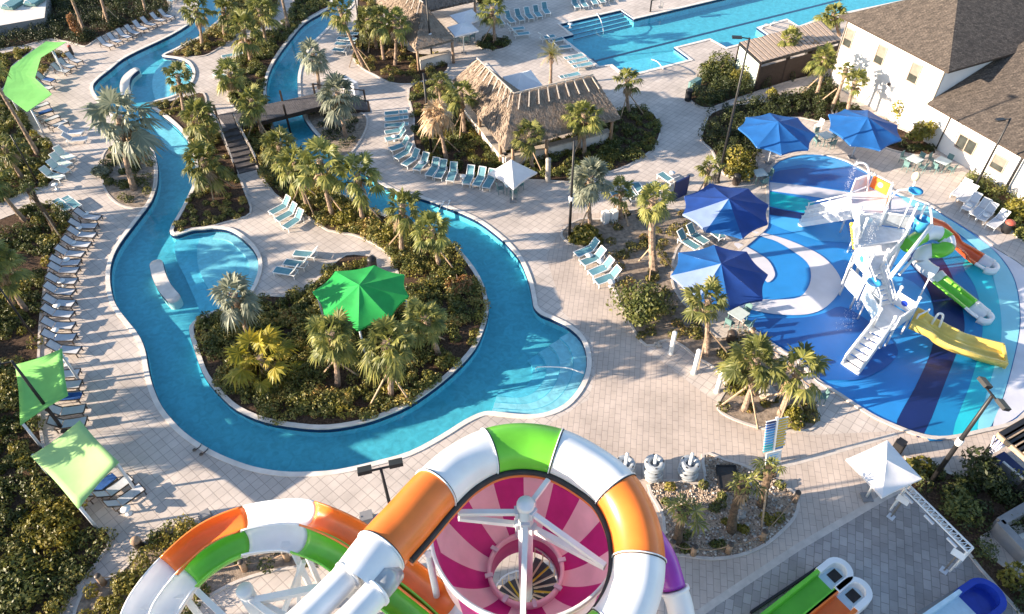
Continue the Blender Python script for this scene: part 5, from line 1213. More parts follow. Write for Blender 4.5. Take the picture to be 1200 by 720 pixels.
def hut(label, ridge, eaves, faces, posts, matn, counter=None, battens=()):
    """ridge / eaves: world points; faces: index tuples into ridge+eaves with eave edge first"""
    pts = ridge + eaves; g = sum(eaves, Vector()) / len(eaves); root = thing('thatched_hut', label, 'hut', (g.x, g.y, 0))
    mb = MB()
    for f in faces: mb.add([pts[i] for i in f], [tuple(range(len(f)))], 0); mb.add([pts[i] - Vector((0, 0, 0.22)) for i in f], [tuple(reversed(range(len(f))))], 0)
    for f in faces:
        a, b_ = pts[f[0]], pts[f[1]]; c = pts[f[2]]; d = pts[f[3]] if len(f) == 4 else pts[f[2]]
        thatch_slope(mb, a, b_, c, d)
    mb.build('roof', matn, root)
    for p, q in battens:
        m2 = MB(); m2.bar(p, q, 0.09, 0.07); m2.build('batten', 'paleboard', root)
    for p in posts:
        m2 = MB(); m2.tube([(p.x, p.y, 0), (p.x, p.y, p.z)], [0.15, 0.12], 9); m2.build('post', 'log', root)
    if counter:
        for i, (p, q) in enumerate(zip(counter[:-1], counter[1:])):
            m2 = MB(); m2.bar((p.x, p.y, 0.5), (q.x, q.y, 0.5), 0.25, 1.0); m2.build('bar_front', 'white_conc', root)
            m2 = MB(); m2.bar((p.x, p.y, 1.04), (q.x, q.y, 1.04), 0.6, 0.07); m2.build('counter', 'paleboard', root)
    return root
zr, ze = 4.6, 2.5
R0, R1, R2 = P(559, 70, zr), P(602.5, 111.5, zr), P(695, 89, zr)
E0, E1, E2 = P(530, 95, ze), P(591, 174, ze), P(727, 137, ze)
def mirror(p, a, b_):
    d = (b_ - a); d.z = 0; d.normalize(); w = p - a; w.z = 0; k = d * w.dot(d); q = a + k * 2 - w; return Vector((q.x, q.y, p.z))
E5 = mirror(E0, R0, R1); E4 = R1 * 2 - E1; E4.z = ze; E3 = mirror(E2, R1, R2)
bat = []
for i in range(9):
    t = (i + 0.3) / 9; r_ = R0.lerp(R1, t); e = E0.lerp(E1, t); up = Vector((0, 0, 0.13)); bat.append((r_ + up, r_.lerp(e, 0.34) + up))
for i in range(9):
    t = (i + 0.7) / 9; r_ = R1.lerp(R2, t); e = E1.lerp(E2, t); up = Vector((0, 0, 0.13)); bat.append((r_ + up, r_.lerp(e, 0.34) + up))
up = Vector((0, 0, 0.15)); bat += [(R0 + up, R1 + up), (R1 + up, R2 + up)]
pst = []
for t in (0.12, 0.5, 0.9): q = E0.lerp(E1, t).lerp(R0.lerp(R1, t), 0.12); q.z = 2.7; pst.append(q)
for t in (0.06, 0.36, 0.66, 0.96): q = E1.lerp(E2, t).lerp(R1.lerp(R2, t), 0.12); q.z = 2.7; pst.append(q)
for t in (0.1, 0.9): q = E3.lerp(E4, t).lerp(R2.lerp(R1, t), 0.12); q.z = 2.7; pst.append(q)
q1, q2, q3 = E0.lerp(E1, 0.1), E0.lerp(E1, 0.96), E1.lerp(E2, 0.96)
q1, q2, q3 = [p.lerp(r_, 0.2) for p, r_ in ((q1, R0), (q2, R1), (q3, R2))]
hut('large L shaped thatched hut with ridge battens beside the plaza', [R0, R1, R2], [E0, E1, E2, E3, E4, E5], [(3, 4, 1, 0), (4, 5, 2, 1), (5, 6, 2), (6, 7, 1, 2), (7, 8, 0, 1), (8, 3, 0)], pst, 'thatch', [q1, q2, q3], bat)
S0, S1 = P(462, -22, zr), P(496, 5, zr)
F0, F1, F2 = P(436, -6, ze), P(487, 58, ze), P(533, 46, ze)
F3 = mirror(F0, S0, S1); F2b = mirror(F1, S0, S1)
bat = [(S0.lerp(S1, t) + up, S0.lerp(S1, t).lerp(F0.lerp(F1, t), 0.35) + up) for t in (0.3, 0.45, 0.6, 0.75, 0.9)] + [(S0 + up, S1 + up)]
pst = [F1.lerp(S1, 0.1), F2.lerp(S1, 0.1), F0.lerp(F1, 0.6).lerp(S1, 0.1)]
for p in pst: p.z = 2.6
c1, c2 = F1.lerp(S1, 0.2), F2.lerp(S1, 0.2)
hut('thatched hut with rounded front at the top, bar counter below', [S0, S1], [F0, F1, F2, F3], [(2, 3, 1, 0), (3, 4, 1), (4, 5, 0, 1)], pst, 'thatch', [c1, c2], bat)
T0, T1 = P(488, -28, zr), P(556, -40, zr)
G0, G1 = P(494, 14, ze), P(556, 0, ze); G2, G3 = mirror(G1, T0, T1), mirror(G0, T0, T1)
hut('dark thatched hut cut off by the top edge behind the white umbrellas', [T0, T1], [G0, G1, G2, G3], [(2, 3, 1, 0), (3, 4, 1), (4, 5, 0, 1), (5, 2, 0)], [Vector((p.x, p.y, 2.5)) for p in (G0.lerp(T0, 0.1), G1.lerp(T1, 0.1))], 'thatchdark')

# ------------------------------------------------------------------ footbridge and stairs
zb = 1.15
ba, bb, bc, bd = P(312, 121, zb), P(369, 110, zb), P(378, 124, zb), P(316, 140, zb)
la, ld = P(254, 135, zb), P(268, 152, zb)
br_ = thing('footbridge', 'dark timber footbridge over the narrow river with stairs down to the island', 'footbridge', Vector((ba.x, ba.y, 0)))
mb = MB()
def planks(mb, a, b_, c, d, n, gap=0.06):
    for i in range(n):
        t0, t1 = i / n, (i + 1 - gap) / n
        vs = [a.lerp(b_, t0), d.lerp(c, t0), d.lerp(c, t1), a.lerp(b_, t1)]
        mb.add(vs + [v - Vector((0, 0, 0.06)) for v in vs], [(0, 1, 2, 3), (7, 6, 5, 4), (0, 4, 5, 1), (1, 5, 6, 2), (2, 6, 7, 3), (3, 7, 4, 0)], 0)
planks(mb, la, bb, bc, ld, 46)
ra, rd = P(428, 117, 0.06), P(433, 130, 0.06)
planks(mb, bb, ra, rd, bc, 22)
mb.build('deck', 'darkdeck', br_)
mb = MB()
for p, q in ((la, bb), (ld, bc), (bb, ra), (bc, rd)): mb.bar(p - Vector((0, 0, 0.2)), q - Vector((0, 0, 0.2)), 0.10, 0.30)
mb.build('beam', 'darkbrown', br_)
sa, sb, sc_, sd2 = P(258, 150, zb), P(277, 146, zb), P(304, 197.5, 0.05), P(278, 204, 0.05)
NS = 9
for i in range(NS):
    t0 = i / NS; t1 = (i + 1) / NS; z = zb * (1 - (i + 0.5) / NS)
    vs = [sa.lerp(sd2, t0), sb.lerp(sc_, t0), sb.lerp(sc_, t1), sa.lerp(sd2, t1)]
    m2 = MB(); m2.prism([Vector((v.x, v.y, 0)) for v in vs], 0.0, z, 0); m2.build('step', 'darkdeck', br_)
for a, b_, nm in ((sa, sd2, 0), (sb, sc_, 1)):
    m2 = MB()
    for off in (0.42, 0.72, 1.0): m2.bar(a + Vector((0, 0, off)), b_ + Vector((0, 0, off)), 0.06 if off < 1 else 0.10, 0.05)
    m2.build('handrail', 'paleboard', br_)
    for t in (0, 0.33, 0.66, 1.0):
        p = a.lerp(b_, t); m2 = MB(); m2.bar((p.x, p.y, max(0, p.z - 0.1)), (p.x, p.y, p.z + 1.05), 0.10); m2.build('railing_post', 'darkbrown', br_)
for p in (la, bb, bc, bb.lerp(ra, 1.0), bc.lerp(rd, 1.0), la.lerp(bb, 0.66), ld.lerp(bc, 0.60)):
    m2 = MB(); m2.bar((p.x, p.y, -0.9 if p.z > 0.5 else 0), (p.x, p.y, p.z + 0.95), 0.14); m2.build('railing_post', 'darkbrown', br_)
m2 = MB(); m2.bar(bc + Vector((0, 0, 0.9)), rd + Vector((0, 0, 0.9)), 0.07); m2.bar(bb + Vector((0, 0, 0.9)), ra + Vector((0, 0, 0.9)), 0.07); m2.build('handrail', 'darkbrown', br_)

# ------------------------------------------------------------------ sandbars in the river, bollards, bins, small things
def sandbar(label, px):
    path = smooth([P(x, y) for x, y in px], 5); mb = MB(); ribbon(mb, path, -0.42, 0.42, -0.9, 0.02, 0)
    for e in (path[0], path[-1]): mb.revolve((e.x, e.y, 0), [(0.0, 0.017), (0.42, 0.016), (0.42, -0.9)], 14)
    n = len(path); g = path[n // 2]; root = thing('sandbar_bench', label, 'bench', Vector((g.x, g.y, -0.9))); mb.build('bench', 'white_conc', root)
    m2 = MB(); ribbon(m2, path, -0.44, -0.43, -0.3, 0.0, 0); ribbon(m2, path, 0.43, 0.44, -0.3, 0.0, 0); m2.build('tile_line', 'tileline', root)
sandbar('curved white underwater bench in the upper left river', [(158, 82), (149, 90), (146, 100), (148, 111)])
sandbar('curved white underwater bench before the wading pool', [(183, 309), (186, 322), (193, 337), (203, 349)])
for (b_, t), w in zip([((786, 414), (790, 389)), ((813, 437), (818, 410)), ((840, 459), (845, 432))], ['nearest the olive bush', 'in the middle of three', 'nearest the pointed palm bed']):
    p = P(*b_); q = lift(p, *t); h = q.z; r_ = thing('bollard', f'white cylindrical bollard {w} on the plaza', 'bollard', p, 0, 'white bollards')
    m2 = MB(); m2.revolve(p, [(0.0, h), (0.10, h), (0.135, h - 0.04), (0.135, 0.0)], 14); m2.build('body', 'white', r_)
    m2 = MB(); m2.revolve(p, [(0.0, 0.02), (0.20, 0.02), (0.21, 0.0)], 14); m2.build('base', 'concrete', r_)
def post_thing(name, label, cat, base, top, r, matn, capm='black'):
    p = P(*base); h = max(0.5, lift(p, *top).z); rt_ = thing(name, label, cat, p); m2 = MB(); m2.revolve(p, [(0.0, h), (r * 0.9, h), (r, h - 0.05), (r, 0)], 12); m2.build('body', matn, rt_)
    m2 = MB(); m2.revolve(p + Vector((0, 0, h)), [(0.0, 0.06), (r * 1.05, 0.04), (r * 1.08, -0.04)], 12); m2.build('cap', capm, rt_)
post_thing('call_post', 'faded red post with dark base beside the curved green sail', 'post', (85, 64), (81, 54), 0.17, 'bronze', 'red')
post_thing('stone_post', 'pale grey stone post in front of the large hut', 'post', (642, 213), (642, 187), 0.2, 'stone', 'stone')
def bin_(label, px, c1, c2, h=1.0, r=0.3):
    p = P(*px); rt_ = thing('trash_bin', label, 'bin', p, 0); m2 = MB(); m2.revolve(p, [(r * 0.9, 0), (r, 0.1), (r, h * 0.8)], 14); m2.build('body', c1, rt_)
    m2 = MB(); m2.revolve(p + Vector((0, 0, h * 0.8)), [(r * 1.05, 0), (r * 1.05, 0.08), (r * 0.7, 0.2), (0, 0.22)], 14); m2.build('lid', c2, rt_)
bin_('black rubbish bin where the plaza meets the pool deck', (806, 118), 'black', 'black', 1.15)
bin_('dark bin beside the green canopy at the end of the island path', (438, 318), 'black', 'black', 1.25)
bin_('dark bin with red lid at the end of the white lounger row', (1178, 272), 'black', 'red', 0.95)
bin_('dark stump like bin at the lower tip of the lower left path', (164, 641), 'bronze', 'log', 0.7, 0.22)
bin_('dark round bin by the two propped palms of the pointed bed', (942, 472), 'black', 'bronze', 0.8, 0.3)
bin_('dark bin standing under the edge of the small palm by the splash pad', (856, 400), 'bronze', 'bronze', 0.8, 0.28)
bin_('dark bin behind the golden green bush near the canopies', (862, 216), 'bronze', 'black', 0.9, 0.28)
def panel(name, label, cat, base_l, base_r, h, th, matn, z0=0.0, trim=None):
    a, b_ = P(*base_l), P(*base_r); g = (a + b_) / 2; rt_ = thing(name, label, cat, g); m2 = MB(); m2.bar((a.x, a.y, z0 + h / 2), (b_.x, b_.y, z0 + h / 2), th, h); m2.build('body', matn, rt_)
    for p in (a, b_):
        m2 = MB(); m2.bar((p.x, p.y, 0), (p.x, p.y, z0 + h + 0.03), 0.08); m2.build('post', trim or matn, rt_)
    return rt_
panel('screen_panel', 'dark navy upright panel behind the loungers at the upper royal blue canopy', 'panel', (788, 236), (804, 228), 1.6, 0.12, 'sp_navy', 0.05, 'black')
panel('cabinet', 'white cabinet next to the sparse palm, left one', 'cabinet', (706, 262), (712, 260), 0.95, 0.5, 'white'); panel('cabinet', 'white cabinet next to the sparse palm, right one', 'cabinet', (715, 261), (721, 258), 0.95, 0.5, 'white')
panel('towel_station', 'dark speaker box behind the large square umbrella', 'box', (1045, 527), (1054, 533), 0.9, 0.5, 'black')
panel('towel_station', 'small teal towel cart beside the bin at the pool corner', 'cart', (808, 108), (818, 102), 0.9, 0.5, 'tealmetal')
panel('towel_station', 'white and blue towel stand at the foot of the bridge', 'cart', (405, 104), (419, 112), 1.2, 0.5, 'bluewhite')
panel('towel_station', 'grey towel cart at the edge behind the orange flume', 'cart', (236, 610), (248, 604), 0.4, 0.4, 'greywall')
panel('towel_station', 'grey towel cart between the orange flume and the orange tube', 'cart', (424, 612), (438, 608), 0.5, 0.5, 'greywall')
# handrails at the water
def rail(label, pts, r=0.035, matn='white'):
    q = [Vector(p) for p in pts]; rt_ = thing('handrail', label, 'handrail', (q[0].x, q[0].y, 0)); m2 = MB(); m2.tube(smooth(q, 4), r, 8); m2.build('tube', matn, rt_)
    m2 = MB(); m2.revolve((q[0].x, q[0].y, 0.05), [(0, 0.03), (0.09, 0.03), (0.1, 0)], 10); m2.build('flange', matn, rt_)
def rz(x, y, z): return P(x, y, z)
rail('white stair handrail in the round steps of the river', [P(682, 437), P(682, 437, 0.8), P(662, 431, 0.75), P(630, 430.5, 0.35), P(630, 436, -0.7)])
rail('white handrail across the main pool steps', [P(700, 17), P(700, 17, 0.8), P(704, 24, 0.7), P(707, 36, 0.2), P(707, 40, -0.8)])
rail('white grab rail at the front edge of the main pool', [P(777, 81), P(777, 81, 0.9), P(771, 73, 0.8), P(764, 70, 0.4), P(764, 70, -0.6)])
rail('white grab rail on the slatted platform of the main pool', [P(893, 33), P(893, 33, 0.9), P(897, 28, 0.9), P(900, 28, -0.4)])
rail('second white grab rail on the platform of the main pool', [P(903, 30), P(903, 30, 0.9), P(907, 25, 0.9), P(909, 25, -0.4)])
rail('white ladder rail at the arc of loungers on the river edge', [P(520, 237), P(520, 237, 0.7), P(516, 243, 0.6), P(515, 246, -0.4)])
rail('second white ladder rail at the arc of loungers', [P(527, 236), P(527, 236, 0.7), P(524, 243, 0.6), P(523, 247, -0.4)])
rail('dark ladder rail at the lower left river edge', [P(228, 528), P(228, 528, 0.7), P(234, 524, 0.6), P(236, 520, -0.4)], 0.03, 'bronze')
rail('second dark ladder rail at the lower left river edge', [P(236, 533), P(236, 533, 0.7), P(242, 528, 0.6), P(244, 525, -0.4)], 0.03, 'bronze')
# pool lift by the main pool
p = P(762, 14); rt_ = thing('pool_lift', 'dark pool lift chair on the deck beside the main pool', 'pool lift', p); m2 = MB(); m2.bar(p, p + Vector((0, 0, 1.2)), 0.14); m2.bar(p + Vector((0, 0, 1.2)), p + Vector((0.9, -0.3, 1.5)), 0.09); m2.build('mast', 'black', rt_)
m2 = MB(); m2.box(p + Vector((0.95, -0.3, 0.6)), (0.45, 0.45, 0.07)); m2.box(p + Vector((1.15, -0.3, 0.85)), (0.06, 0.45, 0.5)); m2.bar(p + Vector((0.9, -0.3, 1.5)), p + Vector((1.0, -0.3, 0.6)), 0.05); m2.build('seat', 'greywall', rt_)
# raised terrace loungers
for i, (x, y, w) in enumerate([(16, 8, 'left'), (42, 4, 'right')]):
    p = P(x, y, 1.2); rt_ = thing('daybed', f'{w} teal striped daybed on the pale terrace in the top left corner', 'daybed', p, R(80)); m2 = MB()
    m2.box((0, 0, 0.2), (2.0, 1.4, 0.25)); inst('base', m2.mesh('daybed_base', 'tealmetal'), rt_)
    m2 = MB()
    for k in range(5): m2.box((-0.8 + 0.4 * k, 0, 0.38), (0.36, 1.36, 0.12))
    inst('cushion', m2.mesh('daybed_cushion', 'tealsling'), rt_)
    m2 = MB(); m2.tube([(-1.0, -0.3, 0.3), (-1.15, -0.3, 0.7), (-1.15, 0.1, 0.75), (-1.4, 0.2, 0.5)], 0.04, 6); inst('rail', m2.mesh('daybed_rail', 'white'), rt_)
# ------------------------------------------------------------------ the big tube slide
def halfpipe(r, th=0.05, lip=0.05, n=12, depth=1.0):
    inn = [(-r * math.cos(math.pi * k / n), -r * depth * math.sin(math.pi * k / n)) for k in range(n + 1)]
    out = [((r + th) * math.cos(math.pi * k / n), -(r * depth + th) * math.sin(math.pi * k / n)) for k in range(n + 1)]
    return [(-r - lip - 0.02, 0.045)] + [(-r, 0.045)] + inn + [(r, 0.045), (r + lip + 0.02, 0.045)] + [(r + lip + 0.02, -0.03)] + out + [(-r - lip - 0.02, -0.03)]
def sections(ctrl, cuts, n=8):
    """smooth a control path; cuts are control indices where a new section starts"""
    path = smooth([P(*c) for c in ctrl], n); idx = [c * n for c in cuts] + [len(path) - 1]
    return path, [path[a:b_ + 1] for a, b_ in zip(idx[:-1], idx[1:])]
ring_c = [(415, 690, 12.75), (447, 646, 12.6), (478, 611, 12.5), (511, 574, 12.35), (540, 548, 12.2), (574, 530, 12.1), (612, 524, 12.0), (652, 530, 11.9), (690, 549, 11.75), (722, 575, 11.6), (742, 613, 11.4), (749, 657, 11.2), (741, 700, 11.0), (716, 741, 10.8), (672, 770, 10.6), (620, 785, 10.4), (570, 795, 10.2), (540, 800, 10.0)]
path, secs = sections(ring_c, [0, 1, 3, 5, 7, 9, 11, 13])
TUBE_R = 0.78
tube = thing('tube_slide', 'huge enclosed ring slide in white, orange and green sections over the striped bowl', 'water slide', Vector((path[40].x, path[40].y, 0)))
for sec, c in zip(secs, ['whitegloss', 'orange', 'whitegloss', 'green', 'whitegloss', 'orange', 'whitegloss', 'green']):
    m2 = MB(); k = 28; n = len(sec); vs = []
    for i in range(n):
        t = (sec[min(i + 1, n - 1)] - sec[max(i - 1, 0)]).normalized(); sd_ = t.cross(Vector((0, 0, 1))).normalized(); up = sd_.cross(t).normalized()
        r = TUBE_R * (1.0 if c != 'whitegloss' or sec is not secs[0] else 1.0)
        for j in range(k):
            a = 2 * math.pi * j / k; rr = r * (1 + (0.035 if abs(((math.degrees(a) - 52) % 360) - 0) < 9 else 0.0))
            vs.append(sec[i] + sd_ * rr * math.cos(a) + up * rr * math.sin(a))
    m2.add(vs, [(i * k + j, i * k + (j + 1) % k, (i + 1) * k + (j + 1) % k, (i + 1) * k + j) for i in range(n - 1) for j in range(k)], 0, True)
    m2.build('tube_section', c, tube)
for sec in secs[1:]:
    a, b_ = sec[0], sec[1]; d = (b_ - a).normalized(); m2 = MB()
    m2.tube([a - d * 0.05, a - d * 0.015], TUBE_R * 1.055, 28, 0); m2.tube([a + d * 0.0, a + d * 0.02], TUBE_R * 1.035, 28, 1); m2.build('flange', ['whitegloss', 'seal'], tube)
m2 = MB(); off = [p + (path[min(i + 1, len(path) - 1)] - path[max(i - 1, 0)]).normalized().cross(Vector((0, 0, 1))).normalized() * TUBE_R * 1.02 - Vector((0, 0, 0.22)) for i, p in enumerate(path)][10:]
m2.tube(off, 0.11, 8); m2.build('gap_shade_strip', 'seal', tube)  # dark strip standing in for the shaded gap beneath the tube
m2 = MB(); m2.tube([p - Vector((0, 0, 0.22)) for p in off], [0.07] * len(off), 8); m2.build('inner_rail', 'orange', tube)
# the two feeder pipes that join it
for i, (ctrl, hx) in enumerate([([(345, 735, 13.15), (372, 710, 13.1), (408, 674, 13.0)], (408, 674)), ([(392, 745, 13.1), (415, 722, 13.05), (441, 694, 12.95)], (441, 694))]):
    m2 = MB(); pth = smooth([P(*c) for c in ctrl], 6); m2.tube(pth, 0.40, 20); m2.build('feeder_pipe', 'whitegloss', tube)
    e = pth[-1]; d = (pth[-1] - pth[-2]).normalized(); m2 = MB(); m2.tube([e - d * 0.05, e + d * 0.03], 0.45, 20); m2.build('pipe_collar', 'whitegloss', tube)
    m2 = MB(); m2.tube([e, e + d * 0.45, e + d * 0.8 - Vector((0, 0, 0.25))], [0.36, 0.36, 0.22], 16); m2.build('pipe_saddle', 'clear', tube)

# bowl, mast and arms
ZB = 8.5
bc_ = P(616, 646, ZB); C0 = Vector((bc_.x, bc_.y, 0))
bowl = thing('slide_bowl', 'funnel bowl with magenta and pale pink stripes inside the ring slide', 'water slide', C0)
prof = [(3.05, ZB + 1.7), (2.98, ZB + 0.8)] + [(2.92 - 1.62 * (k / 14), ZB - 1.55 * (1 - (1 - k / 14) ** 1.7)) for k in range(15)]
m2 = MB(); m2.revolve(C0, prof, 96, 0, True, mif=lambda i, j: (i // 6) % 2)
o = m2.build('bowl_shell', ['magenta', 'pink'], bowl); o.modifiers.new('thick', 'SOLIDIFY').thickness = 0.05
m2 = MB(); m2.revolve(C0, [(3.04, ZB + 1.7), (3.04, ZB + 1.78), (3.16, ZB + 1.78), (3.16, ZB + 1.6), (3.08, ZB + 1.6)], 72); m2.build('rim', 'whitegloss', bowl)
zh = prof[-1][1]
m2 = MB(); m2.revolve(C0, [(1.38, zh - 0.05), (1.38, zh + 0.30), (1.24, zh + 0.30), (1.24, zh - 0.1)], 48); m2.build('collar', 'pink', bowl)
m2 = MB(); m2.revolve(C0, [(1.235, zh + 0.1), (1.235, zh - 0.9), (1.30, zh - 0.9)], 48); m2.build('drain_wall', 'magenta', bowl)
for k in range(8):
    a = k * math.pi / 4 + 0.2; p = C0 + Vector((1.33 * math.cos(a), 1.33 * math.sin(a), zh + 0.33)); m2 = MB(); m2.box(p, (0.28, 0.14, 0.08), a); m2.build('bracket', 'bluewhite', bowl)
for k in range(5):
    a = k * 2 * math.pi / 5 + 0.9; p = C0 + Vector((3.25 * math.cos(a), 3.25 * math.sin(a), 0)); m2 = MB(); m2.tube([p, p + Vector((0, 0, ZB + 1.6))], 0.12, 12); m2.build('support_column', 'white', bowl)
mast = thing('slide_mast', 'white central mast with four braced arms standing in the striped bowl', 'mast', C0)
tm = lift(C0, 618, 590); zt = tm.z
m2 = MB(); m2.tube([C0, C0 + Vector((0, 0, zt))], 0.25, 20); m2.build('column', 'white', mast)
m2 = MB(); m2.revolve(C0, [(0, zt + 0.03), (0.27, zt + 0.02), (0.29, zt - 0.06), (0.29, zt - 0.16)], 20); m2.build('cap', 'white', mast)
for (px, py, z), zz, w in [((537, 601, 11.6), zt - 0.5, 0.16), ((538, 607, 11.3), zt - 1.25, 0.16), ((709, 663, 11.0), zt - 0.35, 0.16), ((709, 664, 10.8), zt - 1.3, 0.20), ((643, 562, 11.6), zt - 0.35, 0.15), ((612, 745, 10.2), zt - 0.9, 0.17)]:
    q = P(px, py, z); m2 = MB(); a = C0 + Vector((0, 0, zz)); d = (q - a); d.z = 0; d.normalize(); m2.bar(a + d * 0.24, q, w, w); m2.build('arm', 'white', mast)
    m2 = MB(); m2.box(a + d * 0.3, (0.1, 0.30, 0.34), math.atan2(d.y, d.x)); m2.build('bolt_plate', 'bluewhite', mast)
# winding stairs seen through the drain
st = thing('spiral_stairs', 'winding stairs with yellow edged treads visible through the bowl opening', 'stairs', C0 + Vector((0, 0, 0)))
NT = 26
for k in range(NT):
    z = 5.75 - 0.09 * k; a = 1.25 - k * 0.27
    vs = []
    for aa in (a, a - 0.26):
        for r in (0.30, 1.22): vs.append((C0.x + r * math.cos(aa), C0.y + r * math.sin(aa)))
    poly = [Vector((*vs[i], 0)) for i in (0, 1, 3, 2)]; m2 = MB(); m2.prism(poly, z - 0.05, z, 0, bottom=True)
    p0 = Vector((*vs[2], z + 0.012)); p1 = Vector((*vs[3], z + 0.012)); m2.bar(p0, p1, 0.07, 0.02, 1); m2.build('tread', ['darkdeck', 'yellow' if k % 3 == 1 else 'cream'], st)
hp = [Vector((C0.x + 1.2 * math.cos(1.25 - k * 0.27), C0.y + 1.2 * math.sin(1.25 - k * 0.27), 5.75 - 0.09 * k + 0.75)) for k in range(NT)]
m2 = MB(); m2.tube(hp, 0.035, 6); m2.build('handrail', 'white', st)
for k in range(0, NT, 1):
    m2 = MB(); p = hp[k]; m2.bar(p, p - Vector((0, 0, 0.75)), 0.035); m2.build('baluster', 'cream', st)

# purple tube at the right
pt_ = thing('purple_tube_slide', 'purple and white tube slide ducking below the right side of the big ring', 'water slide', Vector((P(790, 690, 7).x, P(790, 690, 7).y, 0)))
p1, ss = sections([(726, 592, 9.0), (758, 622, 8.5), (779, 655, 7.9), (790, 690, 7.4), (797, 712, 7.0), (801, 745, 6.5), (803, 800, 5.4), (800, 860, 4.0), (790, 920, 2.4)], [0, 3], 6)
m2 = MB(); m2.tube(ss[0], 0.42, 18); m2.build('tube_section', 'purple', pt_); m2 = MB(); m2.tube(ss[1], 0.46, 18); m2.build('tube_section', 'whitegloss', pt_)
m2 = MB(); m2.tube([ss[1][0] - Vector((0, 0, 0.0)), ss[1][1]], 0.52, 18); m2.build('flange', 'whitegloss', pt_)
m2 = MB(); q = P(801, 745, 6.5); m2.tube([(q.x, q.y, 0), (q.x, q.y, 6.2)], 0.15, 10); m2.build('support_column', 'white', pt_)

# two open flumes side by side
def flume(label, ctrl, cuts, cols, r, name='open_flume', supports=()):
    pth, ss = sections(ctrl, cuts, 7); root = thing(name, label, 'water slide', Vector((pth[20].x, pth[20].y, 0)))
    for s_, c in zip(ss, cols):
        m2 = MB(); m2.sweep(s_, halfpipe(r), 0); m2.build('trough', c, root)
    for s_ in ss[1:]:
        m2 = MB(); d = (s_[1] - s_[0]).normalized(); m2.sweep([s_[0] - d * 0.03, s_[0] + d * 0.03], [(a * 1.02, b_ * 1.05 - 0.02) for a, b_ in halfpipe(r, 0.06)]); m2.build('flange', 'whitegloss', root)
    for i in supports:
        p = pth[i]; m2 = MB(); m2.tube([(p.x, p.y, 0), (p.x, p.y, p.z - r - 0.05)], 0.13, 12); m2.build('support_column', 'white', root)
        m2 = MB(); m2.box((p.x, p.y, p.z - r - 0.06), (0.7, 0.25, 0.1)); m2.build('saddle', 'white', root)
    return root
flume('open flume slide of white and orange sections, outer one of the pair', [(150, 790, 4.6), (152, 750, 4.8), (160, 717, 5.0), (173, 693, 5.2), (197, 664, 5.4), (238, 628, 5.7), (284, 608, 6.0), (332, 600, 6.3), (360, 602, 6.5), (396, 616, 6.8), (424, 632, 7.0), (452, 652, 7.2), (481, 676, 7.4), (523, 709, 7.7), (560, 745, 8.0)], [0, 4, 6, 8, 13], ['whitegloss', 'orange', 'whitegloss', 'orange', 'whitegloss'], 0.50, supports=(18, 50))
flume('open flume slide of white and green sections, inner one of the pair', [(180, 790, 4.6), (182, 755, 4.8), (191, 722, 5.0), (203, 700, 5.2), (221, 677, 5.4), (250, 653, 5.7), (285, 636, 6.0), (325, 630, 6.3), (350, 633, 6.5), (382, 645, 6.8), (408, 662, 7.0), (440, 685, 7.2), (475, 712, 7.4), (510, 745, 7.7)], [0, 4, 6, 8], ['whitegloss', 'green', 'whitegloss', 'green'], 0.50, supports=(24, 52))
# steel frame between the flumes and the ring
fr_ = thing('steel_gantry', 'white steel column with beams and struts inside the open flume curve', 'gantry', Vector((P(286, 690, 5).x, P(286, 690, 5).y, 0)))
q = P(286, 691, 5.0); m2 = MB(); m2.tube([(q.x, q.y, 0), (q.x, q.y, 5.0)], 0.30, 18); m2.build('column', 'white', fr_)
m2 = MB(); m2.revolve((q.x, q.y, 5.0), [(0, 0.05), (0.28, 0.04), (0.33, -0.04), (0.33, -0.12)], 18); m2.build('cap', 'white', fr_)
for a, b_, w in [((300, 704, 4.7), (400, 684, 5.3), 0.26), ((290, 700, 4.5), (345, 742, 5.5), 0.22), ((298, 702, 4.4), (372, 742, 4.9), 0.2), ((230, 692, 5.0), (275, 735, 4.2), 0.22), ((356, 658, 5.6), (328, 728, 2.0), 0.16), ((350, 660, 5.4), (350, 720, 1.2), 0.16)]:
    m2 = MB(); m2.bar(P(*a), P(*b_), w); m2.build('beam', 'white', fr_)

# unseen slide tower added at lower left, shaped to shade the slide landing
tw = thing('shading_tower', 'unseen slide tower added beyond the lower left corner to shade the slide landing', 'tower', Vector((-29, 8.5, 0)))
for x in (-35, -23):
    for y in (5.2, 9.8):
        m2 = MB(); m2.bar((x, y, 0), (x, y, 15.2), 0.4); m2.build('column', 'white', tw)
for z in (12.3, 15.1):
    m2 = MB(); m2.box((-29, 7.5, z), (14.0, 5.6, 0.3)); m2.build('platform', 'darkdeck', tw)
for a, b_ in (((-36, 4.7), (-22, 4.7)), ((-22, 4.7), (-22, 10.3)), ((-36, 10.3), (-22, 10.3)), ((-36, 4.7), (-36, 10.3))):
    m2 = MB(); m2.bar((*a, 13.6), (*b_, 13.6), 0.06, 2.4); m2.build('guard_panel', 'bluewhite', tw)
m2 = MB(); hip(m2, Vector((-36, 4.6, 0)), Vector((1, 0, 0)), Vector((0, 1, 0)), 14, 5.8, 15.3, 1.6, 0.5); m2.build('roof', ['shingle', 'white'], tw)

